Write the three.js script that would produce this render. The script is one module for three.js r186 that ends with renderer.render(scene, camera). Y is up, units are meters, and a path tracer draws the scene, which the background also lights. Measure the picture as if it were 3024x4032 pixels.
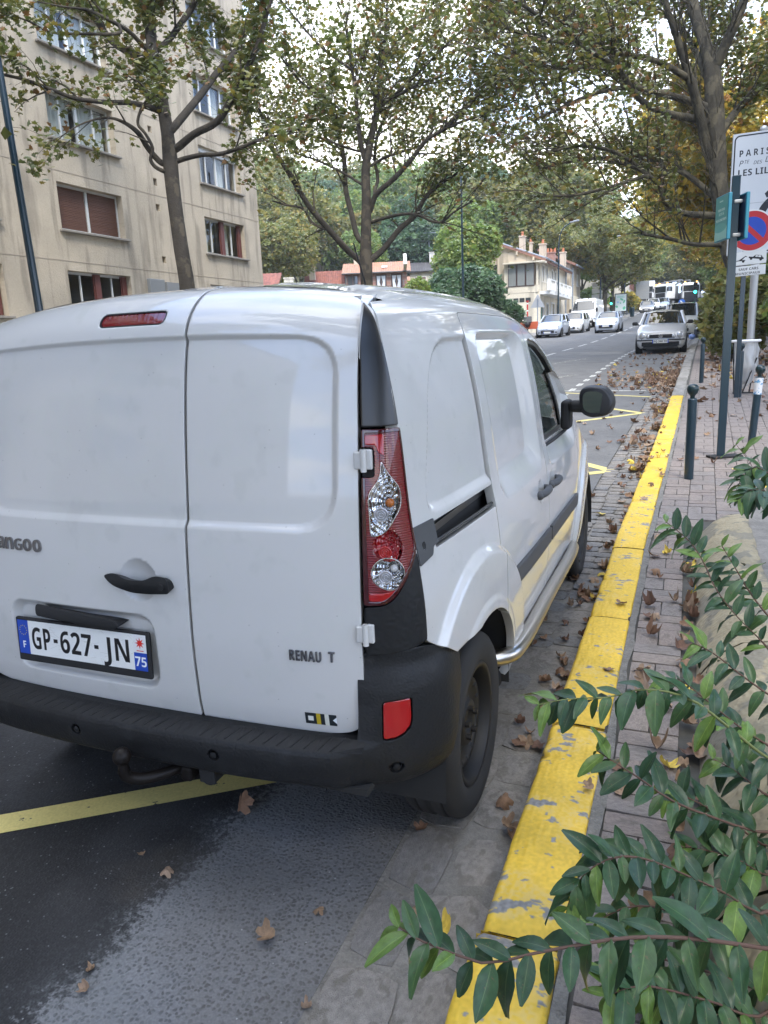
import * as THREE from 'three';
import { mergeGeometries, toCreasedNormals } from 'three/addons/utils/BufferGeometryUtils.js';
import { RoundedBoxGeometry } from 'three/addons/geometries/RoundedBoxGeometry.js';
import { FontLoader } from 'three/addons/loaders/FontLoader.js';
import { TextGeometry } from 'three/addons/geometries/TextGeometry.js';

// ------------------------------------------------------------------ camera, sky, sun, exposure
const scene = new THREE.Scene();
const camera = new THREE.PerspectiveCamera(69.3, 768 / 1024, 0.05, 2500);
camera.position.set(1.472, 1.573, 2.263);
camera.rotation.order = 'YXZ';
camera.rotation.set(THREE.MathUtils.degToRad(-12.69), THREE.MathUtils.degToRad(22.37), THREE.MathUtils.degToRad(-2.49));
const EXPOSURE = 2.5;
const SUN_DIR = new THREE.Vector3(0.40, 0.80, 0.46).normalize();

function rng(seed) { let a = seed >>> 0; return () => { a = (a + 0x6D2B79F5) >>> 0; let t = a; t = Math.imul(t ^ (t >>> 15), t | 1); t ^= t + Math.imul(t ^ (t >>> 7), t | 61); return ((t ^ (t >>> 14)) >>> 0) / 4294967296; }; }
function hash(x, y, z = 0) { let h = Math.imul(x | 0, 374761393) ^ Math.imul(y | 0, 668265263) ^ Math.imul(z | 0, 2147483647 ^ 0x2545F491); h = Math.imul(h ^ (h >>> 13), 1274126177); h ^= h >>> 16; h = Math.imul(h, 0x85ebca6b); return ((h ^ (h >>> 13)) >>> 0) / 4294967296; }
function vnoise(x, y, z = 0, per = 0) {
  const xi = Math.floor(x), yi = Math.floor(y), zi = Math.floor(z); let fx = x - xi, fy = y - yi, fz = z - zi;
  fx = fx * fx * (3 - 2 * fx); fy = fy * fy * (3 - 2 * fy); fz = fz * fz * (3 - 2 * fz);
  const w = (v) => per ? ((v % per) + per) % per : v; const x0 = w(xi), x1 = w(xi + 1), y0 = w(yi), y1 = w(yi + 1);
  const L = (a, b, t) => a + (b - a) * t;
  const lo = L(L(hash(x0, y0, zi), hash(x1, y0, zi), fx), L(hash(x0, y1, zi), hash(x1, y1, zi), fx), fy);
  if (fz === 0) return lo;
  return L(lo, L(L(hash(x0, y0, zi + 1), hash(x1, y0, zi + 1), fx), L(hash(x0, y1, zi + 1), hash(x1, y1, zi + 1), fx), fy), fz);
}
function fbm(x, y, z = 0, oct = 4, per = 0) { let s = 0, a = 0.5, n = 0; for (let i = 0; i < oct; i++) { s += a * vnoise(x, y, z, per); n += a; x *= 2; y *= 2; z *= 2; per *= 2; a *= 0.5; } return s / n; }
const clamp = (v, a = 0, b = 1) => Math.min(b, Math.max(a, v));
const lerp = (a, b, t) => a + (b - a) * t;
const sstep = (a, b, v) => { const t = clamp((v - a) / (b - a)); return t * t * (3 - 2 * t); };
function interp(x, xs, ys) { if (x <= xs[0]) return ys[0]; const n = xs.length; if (x >= xs[n - 1]) return ys[n - 1]; let i = 1; while (xs[i] < x) i++; return lerp(ys[i - 1], ys[i], (x - xs[i - 1]) / (xs[i] - xs[i - 1])); }
// smooth monotone table (hermite)
function table(xs, ys) {
  const n = xs.length, d = [], m = [];
  for (let i = 0; i < n - 1; i++) d.push((ys[i + 1] - ys[i]) / (xs[i + 1] - xs[i]));
  m[0] = d[0]; m[n - 1] = d[n - 2];
  for (let i = 1; i < n - 1; i++) m[i] = d[i - 1] * d[i] <= 0 ? 0 : 2 * d[i - 1] * d[i] / (d[i - 1] + d[i]);
  return (x) => {
    if (x <= xs[0]) return ys[0] + m[0] * (x - xs[0]); if (x >= xs[n - 1]) return ys[n - 1] + m[n - 1] * (x - xs[n - 1]);
    let i = 0; while (xs[i + 1] < x) i++;
    const h = xs[i + 1] - xs[i], t = (x - xs[i]) / h, t2 = t * t, t3 = t2 * t;
    return (2 * t3 - 3 * t2 + 1) * ys[i] + (t3 - 2 * t2 + t) * h * m[i] + (-2 * t3 + 3 * t2) * ys[i + 1] + (t3 - t2) * h * m[i + 1];
  };
}

// sky: broken bright cloud with blue between, computed once as an equirectangular map
{
  const W = 1024, H = 512, data = new Float32Array(W * H * 4);
  for (let j = 0; j < H; j++) {
    const el = ((j + 0.5) / H - 0.5) * Math.PI, sy = Math.sin(el), cy = Math.cos(el);
    for (let i = 0; i < W; i++) {
      const az = ((i + 0.5) / W) * Math.PI * 2 - Math.PI, dx = cy * Math.cos(az), dz = cy * Math.sin(az);
      const up = Math.max(sy, 0), o = (j * W + i) * 4;
      // clear air
      const k = Math.pow(1 - up, 3);
      let r = lerp(0.22, 0.50, k), g = lerp(0.39, 0.66, k), b = lerp(0.78, 0.96, k);
      // cloud sheet at a height: project the direction on a plane
      const q = 1 / (up + 0.16), n = fbm(dx * q * 1.15 + 30.1, dz * q * 1.15 + 1.9, 0.5, 6), n2 = fbm(dx * q * 3.1 + 1.7, dz * q * 3.1 + 9.2, 3.5, 5);
      const cov = sstep(0.41, 0.60, n + (n2 - 0.5) * 0.22);
      const toSun = clamp(dx * SUN_DIR.x + sy * SUN_DIR.y + dz * SUN_DIR.z), glow = Math.pow(toSun, 4);
      const cb = 0.95 + 0.35 * (n2 - 0.5) + 0.85 * glow;
      r = lerp(r, cb * 1.0, cov); g = lerp(g, cb * 1.0, cov); b = lerp(b, cb * 1.02, cov);
      r += glow * 0.35; g += glow * 0.34; b += glow * 0.32;
      if (sy < 0) { const t = sstep(0, -0.2, sy); r = lerp(r, 0.22, t); g = lerp(g, 0.21, t); b = lerp(b, 0.19, t); }
      data[o] = r * 1.5; data[o + 1] = g * 1.5; data[o + 2] = b * 1.5; data[o + 3] = 1;
    }
  }
  const sky = new THREE.DataTexture(data, W, H, THREE.RGBAFormat, THREE.FloatType);
  sky.mapping = THREE.EquirectangularReflectionMapping; sky.magFilter = THREE.LinearFilter; sky.minFilter = THREE.LinearFilter; sky.wrapS = THREE.RepeatWrapping; sky.needsUpdate = true;
  scene.background = sky; scene.environment = sky;
}
const sun = new THREE.DirectionalLight(new THREE.Color(1.0, 0.95, 0.86), 1.5);
sun.position.copy(SUN_DIR).multiplyScalar(80); sun.target.position.set(0, 0, -10);
sun.castShadow = true; sun.shadow.radius = 24; sun.shadow.mapSize.set(2048, 2048);
Object.assign(sun.shadow.camera, { left: -60, right: 60, top: 60, bottom: -60, near: 1, far: 260 });
scene.add(sun, sun.target);

// ------------------------------------------------------------------ helpers
const taken = new Map();
function numbered(name) { const n = taken.get(name) || 0; taken.set(name, n + 1); return n ? name + '_' + String(n).padStart(3, '0') : name; }
function tag(o, label, category, group, kind) { if (label) o.userData.label = label; if (category) o.userData.category = category; if (group) o.userData.group = group; if (kind) o.userData.kind = kind; return o; }
function thing(name, label, category, pos = [0, 0, 0], turn = 0, group) {
  const o = new THREE.Group(); o.name = numbered(name); o.position.set(...pos); o.rotation.y = turn; scene.add(o); return tag(o, label, category, group);
}
function mesh(name, geo, mat, parent = scene) { const m = new THREE.Mesh(geo, mat); m.name = parent === scene ? numbered(name) : name; m.castShadow = m.receiveShadow = true; parent.add(m); return m; }
function struct(name, geo, mat) { const m = mesh(name, geo, mat); m.userData.kind = 'structure'; return m; }
function copyThing(src, pos, turn, label, group) { const c = src.clone(); c.name = numbered(src.name.replace(/_\d{3}$/, '')); c.userData = { ...src.userData }; if (label) c.userData.label = label; if (group) c.userData.group = group; c.position.set(...pos); c.rotation.y = turn; scene.add(c); return c; }
const LIN = (r, g, b) => new THREE.Color().setRGB(r, g, b);
const M = (c, rough = 0.7, o = {}) => new THREE.MeshStandardMaterial({ color: Array.isArray(c) ? LIN(...c) : c, roughness: rough, ...o });
const MP = (c, rough = 0.5, o = {}) => new THREE.MeshPhysicalMaterial({ color: Array.isArray(c) ? LIN(...c) : c, roughness: rough, ...o });
function tex(w, h, fn, { srgb = true, repeat = true } = {}) { // fn(u, v) in 0..1 -> [r,g,b] linear 0..1 (colour) or grey
  const d = new Uint8Array(w * h * 4), enc = srgb ? (v) => 255 * (v <= 0.0031308 ? v * 12.92 : 1.055 * Math.pow(v, 1 / 2.4) - 0.055) : (v) => 255 * v;
  for (let j = 0; j < h; j++) for (let i = 0; i < w; i++) { const c = fn((i + 0.5) / w, (j + 0.5) / h), o = (j * w + i) * 4; if (typeof c === 'number') { d[o] = d[o + 1] = d[o + 2] = clamp(enc(clamp(c)), 0, 255); } else for (let k = 0; k < 3; k++) d[o + k] = clamp(enc(clamp(c[k])), 0, 255); d[o + 3] = 255; }
  const t = new THREE.DataTexture(d, w, h, THREE.RGBAFormat); t.colorSpace = srgb ? THREE.SRGBColorSpace : THREE.NoColorSpace; t.magFilter = THREE.LinearFilter; t.minFilter = THREE.LinearMipmapLinearFilter; t.generateMipmaps = true;
  t.wrapS = t.wrapT = repeat ? THREE.RepeatWrapping : THREE.ClampToEdgeWrapping; t.needsUpdate = true; return t;
}
const rep = (t, x, y) => { const c = t.clone(); c.repeat.set(x, y); c.needsUpdate = true; return c; };
// a builder that joins simple shapes into one geometry
const _m4 = new THREE.Matrix4(), _q = new THREE.Quaternion(), _e = new THREE.Euler();
class GB {
  constructor() { this.g = []; }
  add(geo, p = [0, 0, 0], r = [0, 0, 0], s = [1, 1, 1]) {
    let g = geo.index ? geo.toNonIndexed() : geo.clone(); for (const k of Object.keys(g.attributes)) if (!['position', 'normal', 'uv'].includes(k)) g.deleteAttribute(k);
    _m4.compose(new THREE.Vector3(...p), _q.setFromEuler(_e.set(...r)), new THREE.Vector3(...s)); g.applyMatrix4(_m4); this.g.push(g); return this;
  }
  box(cx, cy, cz, w, h, d, r = [0, 0, 0]) { return this.add(new THREE.BoxGeometry(w, h, d), [cx, cy, cz], r); }
  rbox(cx, cy, cz, w, h, d, rad = 0.02, seg = 2, r = [0, 0, 0]) { return this.add(new RoundedBoxGeometry(w, h, d, seg, Math.min(rad, w / 2.01, h / 2.01, d / 2.01)), [cx, cy, cz], r); }
  cyl(cx, cy, cz, r0, r1, h, seg = 16, r = [0, 0, 0]) { return this.add(new THREE.CylinderGeometry(r1, r0, h, seg), [cx, cy, cz], r); }
  bar(a, b, ra, rb = ra, seg = 8) { const A = new THREE.Vector3(...a), B = new THREE.Vector3(...b), d = B.clone().sub(A), g = new THREE.CylinderGeometry(rb, ra, d.length(), seg); const q = new THREE.Quaternion().setFromUnitVectors(new THREE.Vector3(0, 1, 0), d.normalize()); g.applyQuaternion(q); return this.add(g, [(a[0] + b[0]) / 2, (a[1] + b[1]) / 2, (a[2] + b[2]) / 2]); }
  sph(cx, cy, cz, r, s = [1, 1, 1], seg = 14) { return this.add(new THREE.SphereGeometry(r, seg, Math.ceil(seg * 0.7)), [cx, cy, cz], [0, 0, 0], s); }
  tube(pts, rad, seg = 24, rs = 8) { return this.add(new THREE.TubeGeometry(new THREE.CatmullRomCurve3(pts.map((p) => new THREE.Vector3(...p))), seg, rad, rs)); }
  prism(poly, depth, p = [0, 0, 0], r = [0, 0, 0], bevel = 0) { const s = new THREE.Shape(poly.map((q) => new THREE.Vector2(...q))); return this.add(new THREE.ExtrudeGeometry(s, { depth, bevelEnabled: bevel > 0, bevelSize: bevel, bevelThickness: bevel, bevelSegments: 2 }), p, r); }
  quad(a, b, c, d) { const g = new THREE.BufferGeometry(); g.setAttribute('position', new THREE.Float32BufferAttribute([...a, ...b, ...c, ...a, ...c, ...d], 3)); g.setAttribute('uv', new THREE.Float32BufferAttribute([0, 0, 1, 0, 1, 1, 0, 0, 1, 1, 0, 1], 2)); g.computeVertexNormals(); return this.add(g); }
  geo() { return mergeGeometries(this.g); }
  build(name, mat, parent) { return mesh(name, this.geo(), mat, parent); }
}
const gb = () => new GB();
function tubeGeo(path, radial = 7, seg = 3) { // path: [x,y,z,r]; a smooth tapering tube
  const c = new THREE.CatmullRomCurve3(path.map((p) => new THREE.Vector3(p[0], p[1], p[2]))), n = (path.length - 1) * seg, fr = c.computeFrenetFrames(n), pos = [], nor = [], uv = [], idx = [];
  let len = 0, last = null;
  for (let i = 0; i <= n; i++) {
    const t = i / n, p = c.getPoint(t), k = Math.min(path.length - 2, Math.floor(t * (path.length - 1))), f = t * (path.length - 1) - k, r = lerp(path[k][3], path[k + 1][3], f);
    if (last) len += p.distanceTo(last); last = p.clone();
    const tg = c.getTangent(t), N = fr.normals[i].clone(), B = new THREE.Vector3().crossVectors(tg, N);
    for (let j = 0; j <= radial; j++) { const a = j / radial * Math.PI * 2, q = N.clone().multiplyScalar(Math.cos(a)).addScaledVector(B, Math.sin(a)); pos.push(p.x + q.x * r, p.y + q.y * r, p.z + q.z * r); nor.push(q.x, q.y, q.z); uv.push(j / radial * Math.max(0.1, r * 6.28), len); }
  }
  for (let i = 0; i < n; i++) for (let j = 0; j < radial; j++) { const a = i * (radial + 1) + j, b = a + radial + 1; idx.push(a, a + 1, b, b, a + 1, b + 1); }
  const g = new THREE.BufferGeometry(); g.setAttribute('position', new THREE.Float32BufferAttribute(pos, 3)); g.setAttribute('normal', new THREE.Float32BufferAttribute(nor, 3)); g.setAttribute('uv', new THREE.Float32BufferAttribute(uv, 2)); g.setIndex(idx); return g;
}
// grid surface from a function
function gridGeo(nu, nv, P, uvf) {
  const pos = [], uv = [], idx = [];
  for (let j = 0; j <= nv; j++) for (let i = 0; i <= nu; i++) { const p = P(i / nu, j / nv); pos.push(...p); const t = uvf ? uvf(i / nu, j / nv, p) : [i / nu, j / nv]; uv.push(...t); }
  for (let j = 0; j < nv; j++) for (let i = 0; i < nu; i++) { const a = j * (nu + 1) + i, b = a + nu + 1; idx.push(a, a + 1, b, b, a + 1, b + 1); }
  const g = new THREE.BufferGeometry(); g.setAttribute('position', new THREE.Float32BufferAttribute(pos, 3)); g.setAttribute('uv', new THREE.Float32BufferAttribute(uv, 2)); g.setIndex(idx); g.computeVertexNormals(); return g;
}
// polygon tools
function roundPoly(pts, rad = 0, seg = 6) { // pts: [x,y,(r)]
  const out = [], n = pts.length;
  for (let i = 0; i < n; i++) {
    const p = pts[i], a = pts[(i + n - 1) % n], b = pts[(i + 1) % n], r = p[2] ?? rad;
    if (!r) { out.push([p[0], p[1]]); continue; }
    const la = Math.hypot(a[0] - p[0], a[1] - p[1]), lb = Math.hypot(b[0] - p[0], b[1] - p[1]), ka = Math.min(r, la * 0.49) / la, kb = Math.min(r, lb * 0.49) / lb;
    const s = [p[0] + (a[0] - p[0]) * ka, p[1] + (a[1] - p[1]) * ka], e = [p[0] + (b[0] - p[0]) * kb, p[1] + (b[1] - p[1]) * kb];
    for (let k = 0; k <= seg; k++) { const t = k / seg, u = 1 - t; out.push([u * u * s[0] + 2 * u * t * p[0] + t * t * e[0], u * u * s[1] + 2 * u * t * p[1] + t * t * e[1]]); }
  }
  return out;
}
function sdPoly(poly) { // signed distance, negative inside
  const n = poly.length;
  return (x, y) => {
    let d = 1e9, s = 1;
    for (let i = 0, j = n - 1; i < n; j = i++) {
      const [ax, ay] = poly[i], [bx, by] = poly[j], ex = bx - ax, ey = by - ay, wx = x - ax, wy = y - ay, t = clamp((wx * ex + wy * ey) / (ex * ex + ey * ey || 1e-12)), dx = wx - ex * t, dy = wy - ey * t;
      d = Math.min(d, dx * dx + dy * dy);
      const c1 = y >= ay, c2 = y < by, c3 = ex * wy > ey * wx; if ((c1 && c2 && c3) || (!c1 && !c2 && !c3)) s = -s;
    }
    return s * Math.sqrt(d);
  };
}
// a trimmed panel: the part of the (u,v) grid with sd < 0, lifted on the surface P, with an edge turned in by skirt
function panelGeo({ u0, u1, v0, v1, step, sd, P, skirt = 0.02, flip = false, roll = 0.55, uvs = 1 }) {
  const nu = Math.ceil((u1 - u0) / step), nv = Math.ceil((v1 - v0) / step), N = (nu + 1) * (nv + 1), S = new Float32Array(N);
  const U = (i) => u0 + (u1 - u0) * i / nu, V = (j) => v0 + (v1 - v0) * j / nv;
  for (let j = 0; j <= nv; j++) for (let i = 0; i <= nu; i++) S[j * (nu + 1) + i] = sd(U(i), V(j));
  const pos = [], nor = [], uv = [], idx = [], map = new Map(), e = 0.0015;
  const A = new THREE.Vector3(), B = new THREE.Vector3(), n = new THREE.Vector3();
  function vert(u, v, edge) {
    const p = P(u, v); A.fromArray(P(u + e, v)).sub(B.fromArray(P(u - e, v))); const du = A.clone(); A.fromArray(P(u, v + e)).sub(B.fromArray(P(u, v - e))); const dv = A.clone();
    n.crossVectors(du, dv).normalize(); if (flip) n.negate();
    const nn = n.clone();
    if (edge) { const gx = sd(u + e, v) - sd(u - e, v), gy = sd(u, v + e) - sd(u, v - e), l = Math.hypot(gx, gy) || 1; nn.addScaledVector(du.normalize(), roll * gx / l).addScaledVector(dv.normalize(), roll * gy / l).normalize(); }
    pos.push(p[0], p[1], p[2]); nor.push(nn.x, nn.y, nn.z); uv.push(u * uvs, v * uvs);
    return { i: pos.length / 3 - 1, n: n.clone(), p };
  }
  const info = [];
  const node = (i, j) => { const k = j * (nu + 1) + i; let r = map.get(k); if (r === undefined) { const q = vert(U(i), V(j), false); info[q.i] = q; r = q.i; map.set(k, r); } return r; };
  const cut = (i0, j0, i1, j1) => { const ka = j0 * (nu + 1) + i0, kb = j1 * (nu + 1) + i1, key = ka < kb ? 'e' + ka + '_' + kb : 'e' + kb + '_' + ka; let r = map.get(key); if (r === undefined) { const t = S[ka] / (S[ka] - S[kb]), q = vert(lerp(U(i0), U(i1), t), lerp(V(j0), V(j1), t), true); info[q.i] = q; r = q.i; map.set(key, r); } return r; };
  const rim = [];
  const tri = (a, b, c) => { if (flip) idx.push(a, c, b); else idx.push(a, b, c); };
  function clip(t) { // t: three [i,j]
    const s = t.map(([i, j]) => S[j * (nu + 1) + i] < 0), c = s[0] + s[1] + s[2]; if (!c) return;
    if (c === 3) { tri(node(...t[0]), node(...t[1]), node(...t[2])); return; }
    let k = 0; if (c === 1) { while (!s[k]) k++; const a = t[k], b = t[(k + 1) % 3], d = t[(k + 2) % 3], ab = cut(...a, ...b), ad = cut(...a, ...d); tri(node(...a), ab, ad); rim.push([ab, ad]); }
    else { while (s[k]) k++; const a = t[k], b = t[(k + 1) % 3], d = t[(k + 2) % 3], ab = cut(...a, ...b), ad = cut(...a, ...d), nb = node(...b), nd = node(...d); tri(nb, nd, ad); tri(nb, ad, ab); rim.push([ad, ab]); }
  }
  for (let j = 0; j < nv; j++) for (let i = 0; i < nu; i++) { clip([[i, j], [i + 1, j], [i + 1, j + 1]]); clip([[i, j], [i + 1, j + 1], [i, j + 1]]); }
  if (skirt) for (const [a, b] of rim) {
    const q = [a, b].map((k) => { const f = info[k], w = skirt; pos.push(f.p[0] - f.n.x * w, f.p[1] - f.n.y * w, f.p[2] - f.n.z * w); nor.push(nor[3 * k] - f.n.x, nor[3 * k + 1] - f.n.y, nor[3 * k + 2] - f.n.z); uv.push(uv[2 * k], uv[2 * k + 1]); return pos.length / 3 - 1; });
    const top = [a, b].map((k) => { const f = info[k]; pos.push(...f.p); nor.push(nor[3 * k] - f.n.x * 0.9, nor[3 * k + 1] - f.n.y * 0.9, nor[3 * k + 2] - f.n.z * 0.9); uv.push(uv[2 * k], uv[2 * k + 1]); return pos.length / 3 - 1; });
    tri(top[0], q[0], q[1]); tri(top[0], q[1], top[1]);
  }
  const g = new THREE.BufferGeometry(); g.setAttribute('position', new THREE.Float32BufferAttribute(pos, 3)); g.setAttribute('normal', new THREE.Float32BufferAttribute(nor, 3)); g.setAttribute('uv', new THREE.Float32BufferAttribute(uv, 2)); g.setIndex(idx); g.normalizeNormals(); return g;
}
const fontBold = await new FontLoader().loadAsync('fonts/droid/droid_sans_bold.typeface.json');
function canvasTex(w, h, draw) { const c = document.createElement('canvas'); c.width = w; c.height = h; draw(c.getContext('2d'), w, h); const t = new THREE.CanvasTexture(c); t.colorSpace = THREE.SRGBColorSpace; return t; }
// ------------------------------------------------------------------ ground, road, kerb, pavement
const roadTab = table([-60, 0, 2, 5, 11.5, 17, 23, 39, 50, 65, 94, 110, 150, 250, 400], [0, 0, 0, 0.06, 0.31, 0.55, 0.80, 1.22, 1.58, 2.2, 3.7, 4.7, 7.5, 13, 19]);
const roadY = (z) => { const d = -z; return d <= 1 ? 0 : roadTab(d); };
const shiftX = (z) => 0.02 * Math.max(0, -z - 3);
const KERB_X = (z) => 1.04 + shiftX(z), KERB_W = 0.215, KERB_H = 0.13;
const LEFT_KERB = (z) => -9.2 + shiftX(z) + 2.7 * sstep(-71, -77, z);
function hillY(x, z) { // terrain around the street
  const base = roadY(z), left = Math.max(0, -x - 20), far = Math.max(0, -z - 55);
  const side = clamp((-x - 9) / 12);
  const a = left * 0.5 + far * 0.55 * side - 6 * side;
  return base + 25 * sstep(0, 120, Math.max(0, a)) + (fbm(x * 0.03, z * 0.03, 1.3, 3) - 0.5) * 4 * sstep(14, 50, Math.max(0, a)) + Math.max(0, x - 12) * 0.06;
}
// --- asphalt
function vor(x, y, seed = 0) { const xi = Math.floor(x), yi = Math.floor(y); let d1 = 9, d2 = 9, id = 0; for (let j = -1; j <= 1; j++) for (let i = -1; i <= 1; i++) { const cx = xi + i, cy = yi + j, px = cx + 0.15 + 0.7 * hash(cx, cy, seed + 1), py = cy + 0.15 + 0.7 * hash(cx, cy, seed + 2), dx = px - x, dy = py - y, d = dx * dx + dy * dy; if (d < d1) { d2 = d1; d1 = d; id = hash(cx, cy, seed + 3); } else if (d < d2) d2 = d; } return [Math.sqrt(d1), Math.sqrt(d2), id]; }
function asphaltOld(x, y) { // x,y metres -> [r,g,b,h]
  const w = vor(x * 74 + 0.6 * vnoise(x * 70, y * 70), y * 74 + 0.6 * vnoise(x * 70 + 9, y * 70 + 5)), st = sstep(0.42, 0.26, w[0]) * (w[2] > 0.36 ? 0.9 : 0.1);
  const m = 0.175 * (0.72 + 0.62 * fbm(x * 3, y * 3, 2.2, 4)) * (0.8 + 0.4 * vnoise(x * 260, y * 260));
  const s = 0.072 + 0.07 * w[2] * w[2];
  const v = lerp(m, s, st); return [v * 0.98, v, v * 1.04, lerp(0.55, 0.9 + 0.1 * w[2], st) - 0.3 * vnoise(x * 200, y * 200)];
}
function asphaltDark(x, y) {
  const g = vnoise(x * 190, y * 190) * 0.6 + vnoise(x * 420, y * 420) * 0.4, w = vor(x * 120, y * 120, 7), c = fbm(x * 2.3, y * 2.3, 5, 4);
  let v = 0.007 + 0.015 * g + 0.009 * w[2] + 0.014 * sstep(0.5, 0.75, c); if (w[2] > 0.985) v += 0.12 * sstep(0.4, 0.2, w[0]);
  return [v * 0.98, v, v * 1.06, 0.4 + 0.5 * w[2] * sstep(0.6, 0.1, w[0])];
}
const NX0 = -2.9, NX1 = 1.1, NZ0 = -1.7, NZ1 = 2.3;
let nearCol, nearBump;
{
  const N = 2048, hgt = new Float32Array(N * N), col = new Float32Array(N * N * 3);
  for (let j = 0; j < N; j++) for (let i = 0; i < N; i++) {
    const x = lerp(NX0, NX1, (i + 0.5) / N), z = lerp(NZ1, NZ0, (j + 0.5) / N), o = j * N + i;
    const edge = 0.075 + 0.06 * (0.9 - z) + 0.16 * (fbm(x * 5, z * 5, 8.1, 4) - 0.5) + 0.10 * (vnoise(x * 90, z * 90) - 0.5) + 0.06 * (vnoise(x * 300, z * 300) - 0.5);
    const t = sstep(-0.035, 0.035, x - edge);
    let c;
    if (t > 0.999) c = asphaltOld(x, z); else if (t < 0.001) c = asphaltDark(x, z); else { const a = asphaltDark(x, z), b = asphaltOld(x, z); c = a.map((v, k) => lerp(v, b[k], t)); }
    // pale mineral dust caught along the joint between the two surfacings, and dirt washed against the gutter
    const dust = sstep(0.22, 0.0, Math.abs(x - edge - 0.08)) * sstep(0.35, 0.75, fbm(x * 9, z * 9, 4.4, 4) * 0.7 + vnoise(x * 230, z * 230) * 0.4);
    c[0] = lerp(c[0], 0.165, dust * 0.6); c[1] = lerp(c[1], 0.175, dust * 0.6); c[2] = lerp(c[2], 0.18, dust * 0.6);
    const dirt = sstep(0.52, 0.72, x + 0.22 * (fbm(x * 7, z * 7, 2, 4) - 0.5)) * 0.35 + 0.4 * sstep(0.60, 0.72, fbm(x * 1.6 + 3, z * 1.6, 9, 5));
    c[0] = lerp(c[0], 0.12, dirt * 0.5); c[1] = lerp(c[1], 0.10, dirt * 0.5); c[2] = lerp(c[2], 0.075, dirt * 0.5);
    const pit = (hash(Math.floor(x * 260), Math.floor(z * 260), 3) > 0.9994) ? 0.25 : 0;
    col[o * 3] = c[0] + pit; col[o * 3 + 1] = c[1] + pit; col[o * 3 + 2] = c[2] + pit; hgt[o] = c[3];
  }
  const at = (a, n, u, v) => (Math.min(N - 1, Math.floor(v * N)) * N + Math.min(N - 1, Math.floor(u * N))) * n;
  nearCol = tex(N, N, (u, v) => { const o = at(col, 3, u, v); return [col[o], col[o + 1], col[o + 2]]; }, { repeat: false });
  nearBump = tex(N, N, (u, v) => hgt[at(hgt, 1, u, v)], { srgb: false, repeat: false });
}
const asphTile = tex(1024, 1024, (u, v) => { const x = u * 4, y = v * 4, g = 0.5 * vnoise(x * 64, y * 64, 0, 256) + 0.5 * vnoise(x * 128, y * 128, 3, 512), c = fbm(u * 8, v * 8, 1.5, 5, 8), p = sstep(0.60, 0.68, fbm(u * 16, v * 16, 7.5, 4, 16)); const w = 0.135 * (0.72 + 0.4 * g + 0.55 * (c - 0.5)) * (1 - 0.18 * p); return [w, w * 0.985, w * 0.96]; });
const asphBump = tex(512, 512, (u, v) => vnoise(u * 170, v * 170, 0, 170), { srgb: false });
const mRoad = M([1, 1, 1], 0.82, { map: asphTile, bumpMap: asphBump, bumpScale: 0.004 });
const mNear = M([1, 1, 1], 0.85, { map: nearCol, bumpMap: nearBump, bumpScale: 0.003 });
const zRows = (() => { const a = []; let z = 14; while (z > -8) { a.push(z); z -= 0.6; } while (z > -60) { a.push(z); z -= 1.2; } while (z > -330) { a.push(z); z -= 4; } return a; })();
function strip(xa, xb, zs, yo = 0, nx = 6, uvScale = 0.25, yf = roadY) { // a sheet that follows the street
  const pos = [], uv = [], idx = [];
  zs.forEach((z) => { for (let i = 0; i <= nx; i++) { const x = lerp(xa(z), xb(z), i / nx); pos.push(x, yf(z, x) + yo, z); uv.push(x * uvScale, z * uvScale); } });
  for (let j = 0; j < zs.length - 1; j++) for (let i = 0; i < nx; i++) { const a = j * (nx + 1) + i, b = a + nx + 1; idx.push(a, a + 1, b, b, a + 1, b + 1); }
  const g = new THREE.BufferGeometry(); g.setAttribute('position', new THREE.Float32BufferAttribute(pos, 3)); g.setAttribute('uv', new THREE.Float32BufferAttribute(uv, 2)); g.setIndex(idx); g.computeVertexNormals(); return g;
}
const range = (a, b, n) => Array.from({ length: n + 1 }, (_, i) => lerp(a, b, i / n));
const GUTTER_X = (z) => z > -2.5 ? 0.675 : lerp(0.675, 0.60, sstep(-2.5, -6, z)) + shiftX(z);
const road = struct('road', mergeGeometries([
  strip(LEFT_KERB, GUTTER_X, [NZ0, ...zRows.filter((z) => z < NZ0)]),
  strip(LEFT_KERB, () => NX0, [NZ1, 1.5, 0, -1, NZ0]),
  strip(LEFT_KERB, GUTTER_X, [14, 10, 6, NZ1])]), mRoad);
struct('asphalt_patch', strip(() => NX0, GUTTER_X, range(NZ1, NZ0, 6), 0, 6), mNear);
{ const g = scene.children[scene.children.length - 1].geometry, p = g.attributes.position, u = g.attributes.uv; for (let i = 0; i < p.count; i++) u.setXY(i, (p.getX(i) - NX0) / (NX1 - NX0), (NZ1 - p.getZ(i)) / (NZ1 - NZ0)); }
// far terrain
const mGrass = M([1, 1, 1], 0.95, { map: tex(512, 512, (u, v) => { const n = fbm(u * 24, v * 24, 2, 5, 24), m = fbm(u * 6, v * 6, 9, 4, 6); return [lerp(0.045, 0.11, n) * (0.7 + 0.6 * m), lerp(0.055, 0.10, n), lerp(0.02, 0.045, n)]; }) });
struct('terrain', gridGeo(90, 90, (u, v) => { const x = lerp(-260, 160, u), z = lerp(120, -420, v); const onRoad = x > LEFT_KERB(z) - 9 && x < 12 + shiftX(z); return [x, hillY(x, z) - (onRoad ? 0.35 : 0.05), z]; }, (u, v, p) => [p[0] * 0.1, p[2] * 0.1]), mGrass);
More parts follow.
